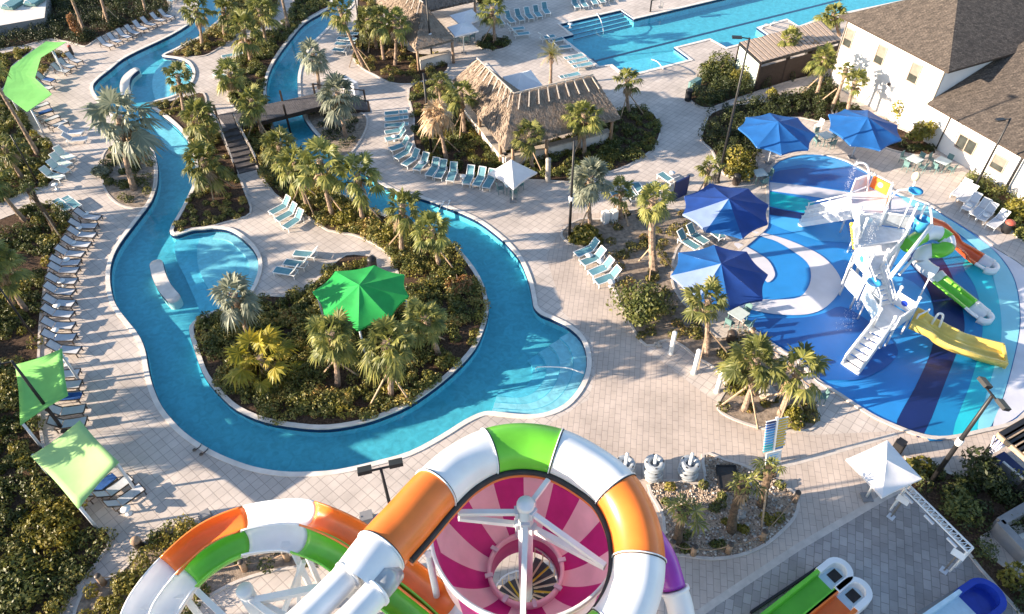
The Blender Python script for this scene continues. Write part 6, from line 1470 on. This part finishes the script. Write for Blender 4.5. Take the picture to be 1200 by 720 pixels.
# run outs at the lower right
def runout(label, a, b_, half, zc_, col, cap_len, capcol, mat_=True, h=0.42):
    p, q = P(*a, zc_), P(*b_, zc_); d = (q - p); d.z = 0; d.normalize(); s_ = Vector((d.y, -d.x, 0)); root = thing('run_out_slide', label, 'water slide', Vector((q.x, q.y, 0)))
    prof = [(-half - 0.14, 0), (-half + 0.02, 0), (-half + 0.05, -h), (half - 0.05, -h), (half - 0.02, 0), (half + 0.14, 0), (half + 0.12, -h - 0.12), (-half - 0.12, -h - 0.12)]
    m2 = MB(); m2.sweep([p, q], prof, 0, False); m2.build('trough', col, root)
    m2 = MB(); n = 12; pts = [q + s_ * half + s_ * 0.06] + [q + d * (cap_len - half) + (s_ * math.cos(t) + d * math.sin(t)) * (half + 0.06) for t in [math.pi * k / n for k in range(n + 1)]] + [q - s_ * (half + 0.06)]
    path_ = [Vector((w.x, w.y, zc_)) for w in pts]
    m2.sweep(path_, [(-0.13, 0.03), (0.13, 0.03), (0.15, -h - 0.1), (-0.15, -h - 0.1)], 0, False); m2.build('end_wall', capcol, root)
    m2 = MB(); m2.prism([Vector((w.x, w.y, 0)) for w in pts], zc_ - h - 0.1, zc_ - h, 0); m2.build('end_floor', 'paleblue' if capcol != 'navyplastic' else capcol, root)
    if mat_:
        m2 = MB(); c = q + d * (cap_len * 0.55); m2.box((c.x, c.y, zc_ - h + 0.02), (0.52, 0.46, 0.03), math.atan2(d.y, d.x)); m2.build('mat', 'seal', root)
    for k in (0.15, 0.9):
        c = p.lerp(q, k); m2 = MB(); m2.bar((c.x, c.y, 0), (c.x, c.y, zc_ - h - 0.1), 0.3); m2.build('foot', 'white', root)
runout('green run out slide with rounded white end and dark mat', (884, 748), (970, 679), 0.44, 0.85, 'green', 1.15, 'whitegloss')
runout('orange run out slide with rounded white end and dark mat', (918, 766), (992, 703), 0.44, 0.85, 'orange', 1.15, 'whitegloss')
runout('pale run out slide with rounded deep blue end at the bottom edge', (1085, 748), (1142, 708), 0.62, 0.9, 'paleblue', 1.35, 'navyplastic', False)
m2 = MB(); m2.bar(P(880, 718, 0.1), P(968, 659, 0.1), 0.10, 0.2); tag(m2.build('kerb_rail', 'black'), 'black rail lying along the green run out slide', 'rail')
m2 = MB(); m2.bar(P(1075, 722, 0.12), P(1143, 681, 0.12), 0.25, 0.24); tag(m2.build('kerb_block', 'greywall'), 'grey kerb block along the blue ended slide', 'kerb')

# ------------------------------------------------------------------ water play structure on the splash pad
ps = thing('play_structure', 'white multi level water play structure with stairs, slides and tipping bucket', 'play structure', P(1035, 345, 0.08))
def platform(px, z, matn='bluewhite', legs=True):
    poly = PL(px, z); m2 = MB(); m2.prism(poly, z - 0.12, z, 0, bottom=True); m2.build('platform', matn, ps)
    if legs:
        for q in poly:
            c = sum(poly, Vector()) / len(poly); q2 = q + (c - q) * 0.05; m2 = MB(); m2.tube([(q2.x, q2.y, 0.02), (q2.x, q2.y, z - 0.1)], 0.065, 10); m2.build('post', 'white', ps)
def stairs(t0, t1, zt_, b0, b1, zb_, n=7):
    a, b_, c, d = P(*t0, zt_), P(*t1, zt_), P(*b1, zb_), P(*b0, zb_)
    for i in range(n):
        k0, k1 = i / n, (i + 1) / n; z = zt_ + (zb_ - zt_) * (i + 0.5) / n
        vs = [a.lerp(d, k0), b_.lerp(c, k0), b_.lerp(c, k1), a.lerp(d, k1)]; m2 = MB(); m2.prism([Vector((v.x, v.y, 0)) for v in vs], z - 0.12, z, 0, bottom=True); m2.build('step', 'white', ps)
    for p, q in ((a, d), (b_, c)):
        m2 = MB(); m2.bar(p, q, 0.08, 0.34); m2.build('stringer', 'white', ps)
        m2 = MB()
        m3 = MB(); m3.bar(p + Vector((0, 0, 0.28)), q + Vector((0, 0, 0.28)), 0.05, 0.42); m3.build('side_panel', 'bluewhite', ps)
        for o in (0.8,): m2.tube([p + Vector((0, 0, o)), q + Vector((0, 0, o))], 0.04, 8)
        for k in (0.02, 0.5, 0.98): m2.tube([p.lerp(q, k), p.lerp(q, k) + Vector((0, 0, 0.8))], 0.04, 8)
        m2.build('handrail', 'white', ps)
def guard(a, b_, z, h=0.95, matn='bluewhite', nm='guard_panel', hole=None):
    p, q = P(*a, z), P(*b_, z); m2 = MB(); m2.bar((p.x, p.y, z + h * 0.5), (q.x, q.y, z + h * 0.5), 0.05, h * 0.82); m2.build(nm, matn, ps)
    m2 = MB()
    for w in (p, q): m2.tube([w, w + Vector((0, 0, h + 0.1))], 0.05, 8)
    m2.tube([p + Vector((0, 0, h)), q + Vector((0, 0, h))], 0.05, 8); m2.build('guard_frame', 'white', ps)
    if hole:
        c = p.lerp(q, 0.5) + Vector((0, 0, h * 0.55)); d = (q - p).normalized(); nn = Vector((d.y, -d.x, 0)); m2 = MB(); m2.tube([c - nn * 0.04, c + nn * 0.04], 0.2, 14); m2.build('porthole', hole, ps)
platform([(1024, 381), (1028, 360), (1043, 356), (1068, 371), (1048, 386), (1041, 389)], 1.5)
stairs((1022, 381), (1041, 389), 1.5, (986, 427), (1005, 440), 0.05, 7)
platform([(1000, 304), (1003, 290), (1032, 286), (1060, 282), (1046, 300), (1032, 314), (1014, 321)], 3.0)
stairs((1014, 321), (1032, 314), 3.0, (1028, 360), (1044, 356), 1.5, 7)
platform([(1002, 289), (1000, 266), (1030, 265), (1062, 269), (1058, 281)], 3.7, legs=False)
platform([(996, 240), (996, 226), (1016, 218), (1040, 230), (1035, 250), (1032, 264), (1006, 264)], 2.4)
stairs((996, 238), (998, 254), 2.4, (944, 249), (936, 264), 0.05, 9)
guard((1046, 357), (1067, 370), 1.5, 1.0, 'bluewhite', hole='navyplastic'); guard((1048, 386), (1066, 374), 1.5, 0.95); guard((1024, 380), (1027, 362), 1.5, 0.95, 'paleblue')
guard((1001, 304), (1013, 320), 3.0, 1.0, hole='bluedish'); guard((1034, 313), (1046, 300), 3.0, 1.0); guard((1047, 299), (1060, 283), 3.0, 1.0); guard((986, 334), (1004, 352), 1.0, 1.5, 'bluewhite', hole='clear'); guard((992, 318), (986, 334), 1.2, 1.4, 'clear'); guard((1008, 352), (1024, 378), 1.2, 1.1, 'paleblue')
guard((1001, 267), (1029, 266), 3.7, 1.0, 'bluewhite', hole='paleblue'); guard((1032, 265), (1061, 269), 3.7, 1.0, 'clear'); guard((1001, 288), (1001, 268), 3.7, 1.0, 'clear')
guard((1018, 220), (1039, 231), 2.4, 1.1, 'orange', hole='cream'); guard((997, 226), (1015, 219), 2.4, 1.1, hole='paleblue'); guard((1040, 232), (1036, 250), 2.4, 1.0, 'reddish'); guard((998, 256), (1006, 264), 2.4, 1.0)
for (x, y, z0, z1) in [(1003, 290, 0, 5.2), (1058, 282, 0, 5.4), (1000, 266, 0, 5.2), (1030, 265, 0, 5.0), (1062, 269, 0, 5.6), (1014, 321, 0, 4.4), (1032, 314, 0, 4.4), (1067, 371, 0, 3.0), (1024, 381, 0, 2.8), (1041, 389, 0, 2.7), (1047, 357, 0, 2.9)]:
    zref = 1.5 if y > 350 else (3.7 if y < 285 else 3.0); p = P(x, y, zref); m2 = MB(); m2.tube([(p.x, p.y, zref - 0.1 if y != 265 and y != 269 else 0.02), (p.x, p.y, z1)], 0.07, 10); m2.ball((p.x, p.y, z1), 0.11); m2.build('column', 'white', ps)
# roofs and screens that catch the sun over the upper deck
m2 = MB(); m2.prism([Vector((p.x, p.y, 0)) for p in PL([(1004, 284), (1003, 270), (1030, 266), (1056, 270), (1054, 279)], 5.0)], 4.93, 5.0, 0, bottom=True); m2 = None
# diagonal beam, tipping bucket and its yoke
m2 = MB(); m2.tube([P(1044, 324, 3.6), P(1092, 264, 4.6)], 0.12, 10); m2.build('beam', 'white', ps)
m2 = MB(); m2.tube([P(1050, 318, 3.0), P(1066, 300, 3.1)], 0.08, 10); m2.tube([P(1054, 322, 2.0), P(1070, 304, 2.4)], 0.08, 10); m2.build('beam', 'white', ps)
m2 = MB(); m2.tube(smooth([P(1078, 258, 4.4), P(1082, 246, 5.1), P(1087, 239, 5.5), P(1091, 248, 5.1), P(1092, 264, 4.5)], 5), 0.07, 8); m2.build('bucket_yoke', 'white', ps)
bk = P(1079, 263, 4.2); m2 = MB(); m2.revolve(bk, [(0.0, -0.42), (0.34, -0.42), (0.46, 0.42), (0.41, 0.42), (0.30, -0.36), (0.0, -0.36)], 20, 0); o = m2.build('tipping_bucket', 'bluedish', ps)
def arch(pts, r=0.06, nm='spray_arch', matn='white'):
    m2 = MB(); m2.tube(smooth([P(*p) for p in pts], 6), r, 8); return m2.build(nm, matn, ps)
arch([(1016, 224, 2.4), (1017.5, 212, 3.2), (1018.5, 201, 3.9), (1015, 193, 4.4), (1008, 191, 4.5), (1003, 193, 4.3)], 0.07)
arch([(1043, 246, 2.4), (1044, 234, 3.2), (1052, 224, 3.9), (1062, 222.5, 4.1), (1070, 219, 4.3), (1073, 209, 4.8)], 0.07)
m2 = MB(); c = P(1073.5, 207, 4.95); m2.ball(c, 0.26, 0, 10, 6, (1, 1, 1.3)); m2.build('spray_flower', 'cream', ps)
b_ = P(1053, 268, 3.7); t = lift(Vector((b_.x, b_.y, 0)), 1075, 226); t.z = min(max(t.z, 4.6), 6.4); m2 = MB(); m2.tube([b_, Vector((b_.x, b_.y, t.z)) * 1.0], 0.045, 8); m2.build('spray_pole', 'white', ps); m2 = MB(); m2.revolve((b_.x, b_.y, t.z), [(0, 0.02), (0.25, 0.04), (0.42, 0.16), (0.42, 0.12), (0.2, -0.06), (0, -0.06)], 18); m2.build('spray_dish', 'bluedish', ps)
b_ = P(1075, 353, 1.5); t = lift(Vector((b_.x, b_.y, 0)), 1091, 324); t.z = min(max(t.z, 2.6), 4.0); m2 = MB(); m2.tube([b_, (b_.x, b_.y, t.z)], 0.045, 8); m2.build('spray_pole', 'white', ps)
b_ = P(1016, 350, 1.8); m2 = MB(); m2.tube([(b_.x, b_.y, 0), (b_.x, b_.y, 3.0)], 0.05, 8); m2.build('spray_pole', 'white', ps); m2 = MB(); m2.revolve((b_.x, b_.y, 3.0), [(0, 0.0), (0.3, 0.03), (0.42, 0.14), (0.42, 0.1), (0.2, -0.08), (0, -0.1)], 18); m2.build('spray_dish', 'bluedish', ps)
arch([(1088, 386, 0.6), (1094, 376, 1.4), (1100, 368, 1.8), (1105, 370, 1.7), (1102, 380, 1.2), (1098, 388, 0.6)], 0.07, 'ring_arch')
arch([(1000, 334, 1.2), (1004, 318, 2.2), (1010, 302, 3.2)], 0.07, 'brace'); arch([(1003, 326, 1.0), (1012, 300, 2.8)], 0.07, 'brace')
for k in range(9):
    q = P(998 + 0.4 * k, 263 + 3.4 * k, 2.6 - 0.12 * k); m2 = MB(); m2.ball(q, 0.14, 0, 8, 5); m2.build('climbing_ball', 'yellow', ps)
# green and white coil slide
coil = [(1062, 288, 3.1), (1070, 283, 3.1), (1080, 277, 3.05), (1090, 273, 3.0), (1100, 274, 2.85), (1109, 280, 2.65), (1110, 289, 2.45), (1102, 294, 2.3), (1092, 294, 2.15), (1082, 297, 1.95), (1078, 305, 1.6), (1084, 313, 1.25), (1094, 320, 1.0)]
pth, ss = sections(coil, [0, 2, 4, 5, 6, 8, 10], 5)
for s_, c in zip(ss, ['green', 'whitegloss', 'green', 'whitegloss', 'green', 'whitegloss', 'whitegloss']):
    m2 = MB(); m2.tube(s_, [0.46] * (len(s_) - 1) + [0.49], 16); m2.build('coil_slide', c, ps)
pth, ss = sections([(1094, 320, 0.85), (1101, 327, 0.78), (1118, 341, 0.6), (1138, 357, 0.42), (1146, 364, 0.40), (1153, 369, 0.40)], [0, 1, 3], 5)
for s_, c in zip(ss, ['whitegloss', 'green', 'whitegloss']): m2 = MB(); m2.sweep(s_, halfpipe(0.44, 0.06, 0.2, depth=0.8)); m2.build('open_slide', c, ps)
m2 = MB(); e, d = ss[2][-1], (ss[2][-1] - ss[2][-2]).normalized(); s2 = Vector((d.y, -d.x, 0)); m2.sweep([e + (s2 * math.cos(t) * 0.47 + d * math.sin(t) * 0.5) for t in [math.pi * k / 10 for k in range(11)]], [(-0.10, 0.05), (0.10, 0.05), (0.10, -0.36), (-0.10, -0.36)]); m2.build('slide_end', 'whitegloss', ps)
# orange slide
pth, ss = sections([(1086, 260, 3.0), (1098, 262, 2.7), (1109, 267, 2.2), (1117, 277, 1.6), (1126, 287, 1.1), (1136, 296, 0.6), (1148, 304, 0.42), (1160, 311, 0.40)], [0, 6], 6)
for s_, c in zip(ss, ['redorange', 'whitegloss']): m2 = MB(); m2.sweep(s_, halfpipe(0.50, 0.06, 0.2, depth=0.75)); m2.build('open_slide', c, ps)
m2 = MB(); e, d = ss[1][-1], (ss[1][-1] - ss[1][-2]).normalized(); s2 = Vector((d.y, -d.x, 0)); m2.sweep([e + (s2 * math.cos(t) * 0.5 + d * math.sin(t) * 0.45) for t in [math.pi * k / 10 for k in range(11)]], [(-0.12, 0.05), (0.12, 0.05), (0.12, -0.36), (-0.12, -0.36)]); m2.build('slide_end', 'whitegloss', ps)
# wide wavy yellow slide
yp = [(1069, 374, 1.50), (1082, 380, 1.42), (1094, 388, 1.05), (1108, 396, 0.85), (1122, 402, 0.78), (1138, 408, 0.45), (1156, 413, 0.30), (1176, 418, 0.24)]
pth = smooth([P(*c) for c in yp], 6); hw = 0.70
m2 = MB(); m2.sweep(pth, [(-hw - 0.12, 0.30), (-hw + 0.0, 0.30), (-hw + 0.06, 0.02), (-0.08, 0.0), (-0.05, 0.12), (0.05, 0.12), (0.08, 0.0), (hw - 0.06, 0.02), (hw, 0.30), (hw + 0.12, 0.30), (hw + 0.10, -0.12), (-hw - 0.10, -0.12)], 0); m2.build('wide_slide', 'paleyellow', ps)
guard((1072, 378), (1084, 372), 1.3, 0.6, 'yellow', 'entry_panel')
e, d = pth[-1], (pth[-1] - pth[-2]).normalized(); s2 = Vector((d.y, -d.x, 0)); m2 = MB(); m2.bar(e - s2 * (hw + 0.1), e + s2 * (hw + 0.1), 0.14, 0.5); m2.build('slide_end', 'paleyellow', ps)
# spray drops
def spray(label, a, b_, n, w):
    a, b_ = P(*a), P(*b_); c = []; 
    for i in range(n):
        t = random.random(); q = a.lerp(b_, t); q.z = a.z + (b_.z - a.z) * t ** 2; q += Vector((random.gauss(0, w * (0.3 + t)), random.gauss(0, w * (0.3 + t)), random.gauss(0, w))); c.append(q)
    c = np.array(c); nr = RNG.normal(size=c.shape); nr /= np.linalg.norm(nr, axis=1)[:, None]
    o = inst('water_spray', leaf_mesh('water_spray', c, nr, np.full(len(c), 0.022), ['white'])); tag(o, label, 'water', kind='stuff')
spray('water falling from the white spray arch at the top of the splash pad', (1003, 193, 4.3), (988, 232, 0.1), 420, 0.12)
spray('water splashing over the upper deck of the play structure', (1018, 272, 5.0), (1008, 305, 1.6), 500, 0.4)
spray('thin water jets below the lower play platform', (1010, 352, 1.9), (988, 385, 0.1), 300, 0.25)

# ------------------------------------------------------------------ height board, tube stacks, hatch, rocks
p = P(904, 546); t = lift(p, 910, 489); hb = thing('height_board', 'tall measuring board of blue, teal and yellow slats beside the gravel bed', 'board', p)
Hh = 2.9; dx_ = Vector((0.97, 0.24, 0)); tp_ = P(911, 489, Hh)
def hq(z): return p + (tp_ - p) * (z / Hh)
m2 = MB(); m2.bar(p, tp_, 0.12, 0.10); m2.build('post', 'white', hb)
fo = Vector((0.02, -0.10, 0.04))
m2 = MB(); a, b_ = hq(0.12) + fo, hq(0.92) + fo; m2.add([a - dx_ * 0.42, a + dx_ * 0.42, b_ + dx_ * 0.42, b_ - dx_ * 0.42, a - dx_ * 0.42 - fo * 0.6, a + dx_ * 0.42 - fo * 0.6, b_ + dx_ * 0.42 - fo * 0.6, b_ - dx_ * 0.42 - fo * 0.6], [(0, 1, 2, 3), (7, 6, 5, 4), (0, 4, 5, 1), (1, 5, 6, 2), (2, 6, 7, 3), (3, 7, 4, 0)]); m2.build('sign_panel', 'white', hb)
m3 = MB()
for k in range(4): a = hq(0.75 - 0.14 * k) + fo * 1.12; m3.bar(a - dx_ * 0.24, a + dx_ * (0.24 - 0.05 * (k % 2)), 0.012, 0.04)
m3.build('sign_lines', 'sp_light', hb)
for k in range(12):
    z = 1.02 + (Hh - 1.08) * k / 12; c = hq(z)
    cl = ['sp_turq', 'sp_turq', 'sp_teal', 'sp_light', 'sp_light', 'sp_light', 'bluedish', 'sp_light', 'sp_blue', 'sp_dark', 'sp_dark', 'sp_navy'][k]
    m2 = MB(); m2.bar(c - dx_ * 0.08, c - dx_ * 0.56, 0.07, 0.11); m2.build('slat', cl, hb)
    m2 = MB(); m2.bar(c + dx_ * 0.08, c + dx_ * (0.52 + 0.08 * (k % 2)), 0.07, 0.11); m2.build('slat', 'yellow' if k > 0 else 'sp_mid', hb)
    c = hq(z + 0.076); m2 = MB(); m2.bar(c - dx_ * 0.6, c + dx_ * 0.62, 0.06, 0.035); m2.build('spacer', 'white', hb)
def torus(mb, c, R_, r, mi=0, seg=28, k=12):
    mb.revolve(c, [(R_ + r * math.cos(2 * math.pi * j / k), r * math.sin(2 * math.pi * j / k)) for j in range(k + 1)], seg, mi)
TS = MB(); torus(TS, (0, 0, 0), 0.37, 0.145); tsm = TS.mesh('ring_tube', 'clear')
HN = MB()
HN.box((0.42, 0, 0.14), (0.05, 0.10, 0.04))
hnm = HN.mesh('handle', 'seal')
for i, (bx, by, n, w) in enumerate([(731, 556, 4, 'half hidden by the slide'), (764, 558, 5, 'in the middle'), (805, 556, 4, 'by the black hatch')]):
    p = P(bx, by, 0.012); rk = thing('tube_rack', f'white pole rack for ring tubes, {w}', 'rack', p, 0, 'racks holding clear ring tubes')
    m2 = MB(); m2.revolve(p, [(0.0, 1.85), (0.07, 1.84), (0.085, 1.78), (0.085, 0.05), (0.4, 0.03), (0.42, 0.0)], 14); m2.build('pole', 'white', rk)
    for k in range(n):
        tb_ = thing('inner_tube', f'clear ring tube, {ORD[k]} from the ground on the rack {w}', 'inner tube', p + Vector((0.05 * math.sin(k * 2.1 + i), 0.05 * math.cos(k * 1.7 + i) , 0.15 + 0.25 * k)), k * 0.7, 'clear ring tubes stacked on racks')
        inst('ring', tsm, tb_); [inst('handle', hnm, tb_, None, a) for a in (0.4, 1.9, 3.5, 5.0)]
c4 = PL([(839, 548), (861, 548), (864, 576), (843, 575)]); g = sum(c4, Vector()) / 4; ht = thing('hatch', 'black square hatch cover in the gravel bed', 'hatch', g)
m2 = MB(); m2.prism(c4, 0.0, 0.16, 0); m2.build('cover', 'seal', ht); m2 = MB(); 
for i in range(4): m2.bar(c4[i] + Vector((0, 0, 0.10)), c4[(i + 1) % 4] + Vector((0, 0, 0.10)), 0.07, 0.2)
m2.build('frame', 'black', ht)
def rock(label, px, r):
    p = P(*px, 0.03); bm = bmesh.new(); bmesh.ops.create_icosphere(bm, subdivisions=3, radius=r)
    for v in bm.verts:
        n_ = v.co.normalized(); v.co *= 1 + 0.22 * math.sin(n_.x * 4 + px[0]) * math.cos(n_.y * 5 + px[1]) + 0.1 * math.sin(n_.z * 9 + n_.x * 7); v.co.z *= 0.7
    me = bpy.data.meshes.new('boulder'); bm.to_mesh(me); bm.free(); me.materials.append(MT['stone'])
    o = inst('boulder', me, None, p + Vector((0, 0, r * 0.3))); tag(o, label, 'rock')
rock('pale boulder between the two propped palms of the pointed bed', (899, 463), 0.5); rock('small boulder by the tallest stubby palm in the gravel bed', (868, 604), 0.25); rock('grey boulder below the big olive bush', (771, 405), 0.22)
# little stones scattered over the gravel
N = 1100; P14 = BEDS['14']; xs = [q.x for q in P14]; ys = [q.y for q in P14]
px_ = RNG.uniform(min(xs), max(xs), N); py_ = RNG.uniform(min(ys), max(ys), N); k = inside(px_, py_, P14); px_, py_ = px_[k], py_[k]
mb = MB()
for x, y in zip(px_, py_):
    r = random.uniform(0.03, 0.085); mb.ball((x, y, 0.04 + r * 0.3), r, random.randint(0, 2), 5, 3, (random.uniform(0.7, 1.4), 1, 0.6))
tag(mb.build('loose_stones', ['stone', 'mulch2', 'concrete']), 'loose river stones spread over the gravel bed', 'stones', kind='stuff')
# log stumps with slack rope
def rope_line(pts, where):
    tops = []
    for i, (x, y) in enumerate(pts):
        p = P(x, y, 0.03); s_ = thing('rope_post', f'log post, {ORD[i]} from left {where}', 'post', p, 0, 'log posts with rope')
        m2 = MB(); m2.tube([p, p + Vector((0, 0, 0.78))], [0.15, 0.13], 12); m2.build('log', 'log', s_); m2 = MB(); m2.revolve(p + Vector((0, 0, 0.78)), [(0, 0.03), (0.12, 0.03), (0.145, -0.03)], 12); m2.build('cap', 'bronze', s_); tops.append(p + Vector((0, 0, 0.62)))
    pt2 = []
    for a, b_ in zip(tops[:-1], tops[1:]):
        for k in range(8):
            u = k / 8; q = a.lerp(b_, u); q.z -= 0.30 * math.sin(math.pi * u); pt2.append(q)
    pt2.append(tops[-1]); g = pt2[0]; rp = thing('rope', f'slack rope on log posts {where}', 'rope', g); m2 = MB(); m2.tube(pt2, 0.025, 6); m2.build('strand', 'log', rp)
rope_line([(786, 644), (812, 650), (853, 647), (893, 632), (931, 587)], 'around the gravel bed below the board')
rope_line([(122, 684), (232, 672), (287, 668), (337, 656)], 'in the gravel under the open flumes')
rope_line([(829, 404), (880, 396), (925, 432), (948, 462)], 'on the splash pad side bed')

# ------------------------------------------------------------------ lower right: truss, kiosks, pergola, wall, daybed
zt_ = 1.9; a1, a2 = P(1065, 568, zt_), P(1140.5, 642, zt_); b1, b2 = P(1060, 573.5, zt_), P(1133.5, 647, zt_)
trs = thing('truss_gate', 'long white lattice truss on posts beside the dark planting', 'truss', Vector((a1.x, a1.y, 0)))
m2 = MB(); m2.bar(a1, a2, 0.06); m2.bar(b1, b2, 0.06); m2.build('chord', 'white', trs)
m2 = MB(); n = 14
for i in range(n):
    p, q = a1.lerp(a2, i / n), b1.lerp(b2, i / n); m2.bar(p, q, 0.035); m2.bar(q, a1.lerp(a2, (i + 1) / n), 0.028)
m2.bar(a2, b2, 0.06); m2.build('lattice', 'white', trs)
for p in (a1, a2, b1, b2): m2 = MB(); m2.bar((p.x, p.y, 0), (p.x, p.y, zt_), 0.07); m2.build('post', 'white', trs)
for t in (0.12, 0.46, 0.82):
    q = b1.lerp(b2, t); d = (b2 - b1).normalized(); m2 = MB(); m2.box(q + Vector((d.y, -d.x, 0)) * 0.16 - Vector((0, 0, 0.1)), (0.5, 0.08, 0.12), math.atan2(d.y, d.x)); m2.build('sign_box', 'bluewhite', trs)
for lab, bx, by, tx, ty in [('white ticket kiosk on a thin stand under the square umbrella edge', 1044, 606, 1055, 584), ('white ticket kiosk on a thin stand at the far end of the truss', 1106, 669, 1126, 650)]:
    p = P(bx, by); h = max(1.0, min(1.5, lift(p, tx, ty).z)); kk = thing('kiosk', lab, 'kiosk', p)
    m2 = MB(); m2.box(p + Vector((0, 0, 0.02)), (0.32, 0.32, 0.04), 0.7); m2.build('base', 'bluewhite', kk); m2 = MB(); m2.bar(p, p + Vector((0, 0, h)), 0.05); m2.bar(p + Vector((0.1, 0.06, 0)), p + Vector((0.1, 0.06, h)), 0.03); m2.build('stand', 'blind', kk)
    m2 = MB(); M3 = Matrix.Rotation(R(-45), 3, 'Z') @ Matrix.Rotation(R(30), 3, 'X'); m2.box(p + Vector((0.02, 0.0, h + 0.05)), (0.55, 0.30, 0.10), mat3=M3); m2.build('screen', 'white', kk)
zp = 2.6; ga, gb, gd = P(1170, 510, zp), P(1215, 484, zp), P(1216, 550, zp); gc_ = gb + (gd - ga)
pg = thing('pergola', 'timber pergola with dark slats and tan beams at the right edge', 'pergola', Vector((ga.x, ga.y, 0)))
for p, q in ((ga, gb), (ga, gd), (gb, gc_), (gd, gc_)): m2 = MB(); m2.bar(p, q, 0.16, 0.26); m2.build('beam', 'wood', pg)
m2 = MB()
for i in range(9):
    t = (i + 0.5) / 9; m2.bar(ga.lerp(gd, t) + Vector((0, 0, 0.14)), gb.lerp(gc_, t) + Vector((0, 0, 0.14)), 0.34, 0.05)
m2.build('roof', 'black', pg)
for i in range(1, 5): t = i / 5; m2 = MB(); m2.bar(ga.lerp(gd, t) + Vector((0, 0, 0.2)), gb.lerp(gc_, t) + Vector((0, 0, 0.2)), 0.07, 0.06); m2.build('slat', 'wood', pg)
for p in (ga, gb, gd, gc_): m2 = MB(); q = p + ((ga + gc_) / 2 - p) * 0.04; m2.bar((q.x, q.y, 0), (q.x, q.y, zp - 0.1), 0.17); m2.build('post', 'black', pg)
m2 = MB(); q = ga + (gd - ga) * 0.09
for k in range(9):
    a = k - 4; x = (gd - ga).normalized() * a * 0.045
    m2.tube([q + x * 1.7 + Vector((0, 0, -0.2)), q + x * 0.4 + Vector((0, 0, -1.2)), q + x * 2.0 + Vector((0, 0, -2.4))], 0.045, 6, k % 2)
m2.build('curtain', ['whitefab', 'sp_navy'], pg)
db = P(1184, 556, 0); dd = (gd - ga).normalized(); day = thing('daybed', 'navy daybed under the timber pergola at the right edge', 'daybed', db, math.atan2(dd.y, dd.x))
m2 = MB(); m2.box((0, 0, 0.18), (2.0, 0.95, 0.26)); inst('base', m2.mesh('daybed_base', 'white'), day); m2 = MB(); m2.box((0, 0, 0.38), (1.94, 0.9, 0.15)); inst('cushion', m2.mesh('daybed_cushion', 'sp_navy'), day)
lw = thing('retaining_wall', 'low grey wall around the small pool in the lower right corner', 'wall', P(1163, 623))
m2 = MB(); m2.bar(P(1163, 622) + Vector((0, 0, 0.45)), P(1230, 583) + Vector((0, 0, 0.45)), 0.4, 0.9); m2.build('wall', 'greywall', lw); m2 = MB(); m2.bar(P(1162, 622) + Vector((0, 0, 0.45)), P(1197, 659) + Vector((0, 0, 0.45)), 0.4, 0.9); m2.build('wall', 'greywall', lw)
gf = thing('glass_fence', 'low pale framed fence behind the navy daybed', 'fence', P(1166, 553)); a, b_ = P(1166, 553), P(1215, 595)
m2 = MB(); m2.bar(a + Vector((0, 0, 0.9)), b_ + Vector((0, 0, 0.9)), 0.08); m2.build('top_rail', 'white', gf); m2 = MB(); m2.bar(a + Vector((0, 0, 0.45)), b_ + Vector((0, 0, 0.45)), 0.03, 0.8); m2.build('panel', 'greywall', gf)
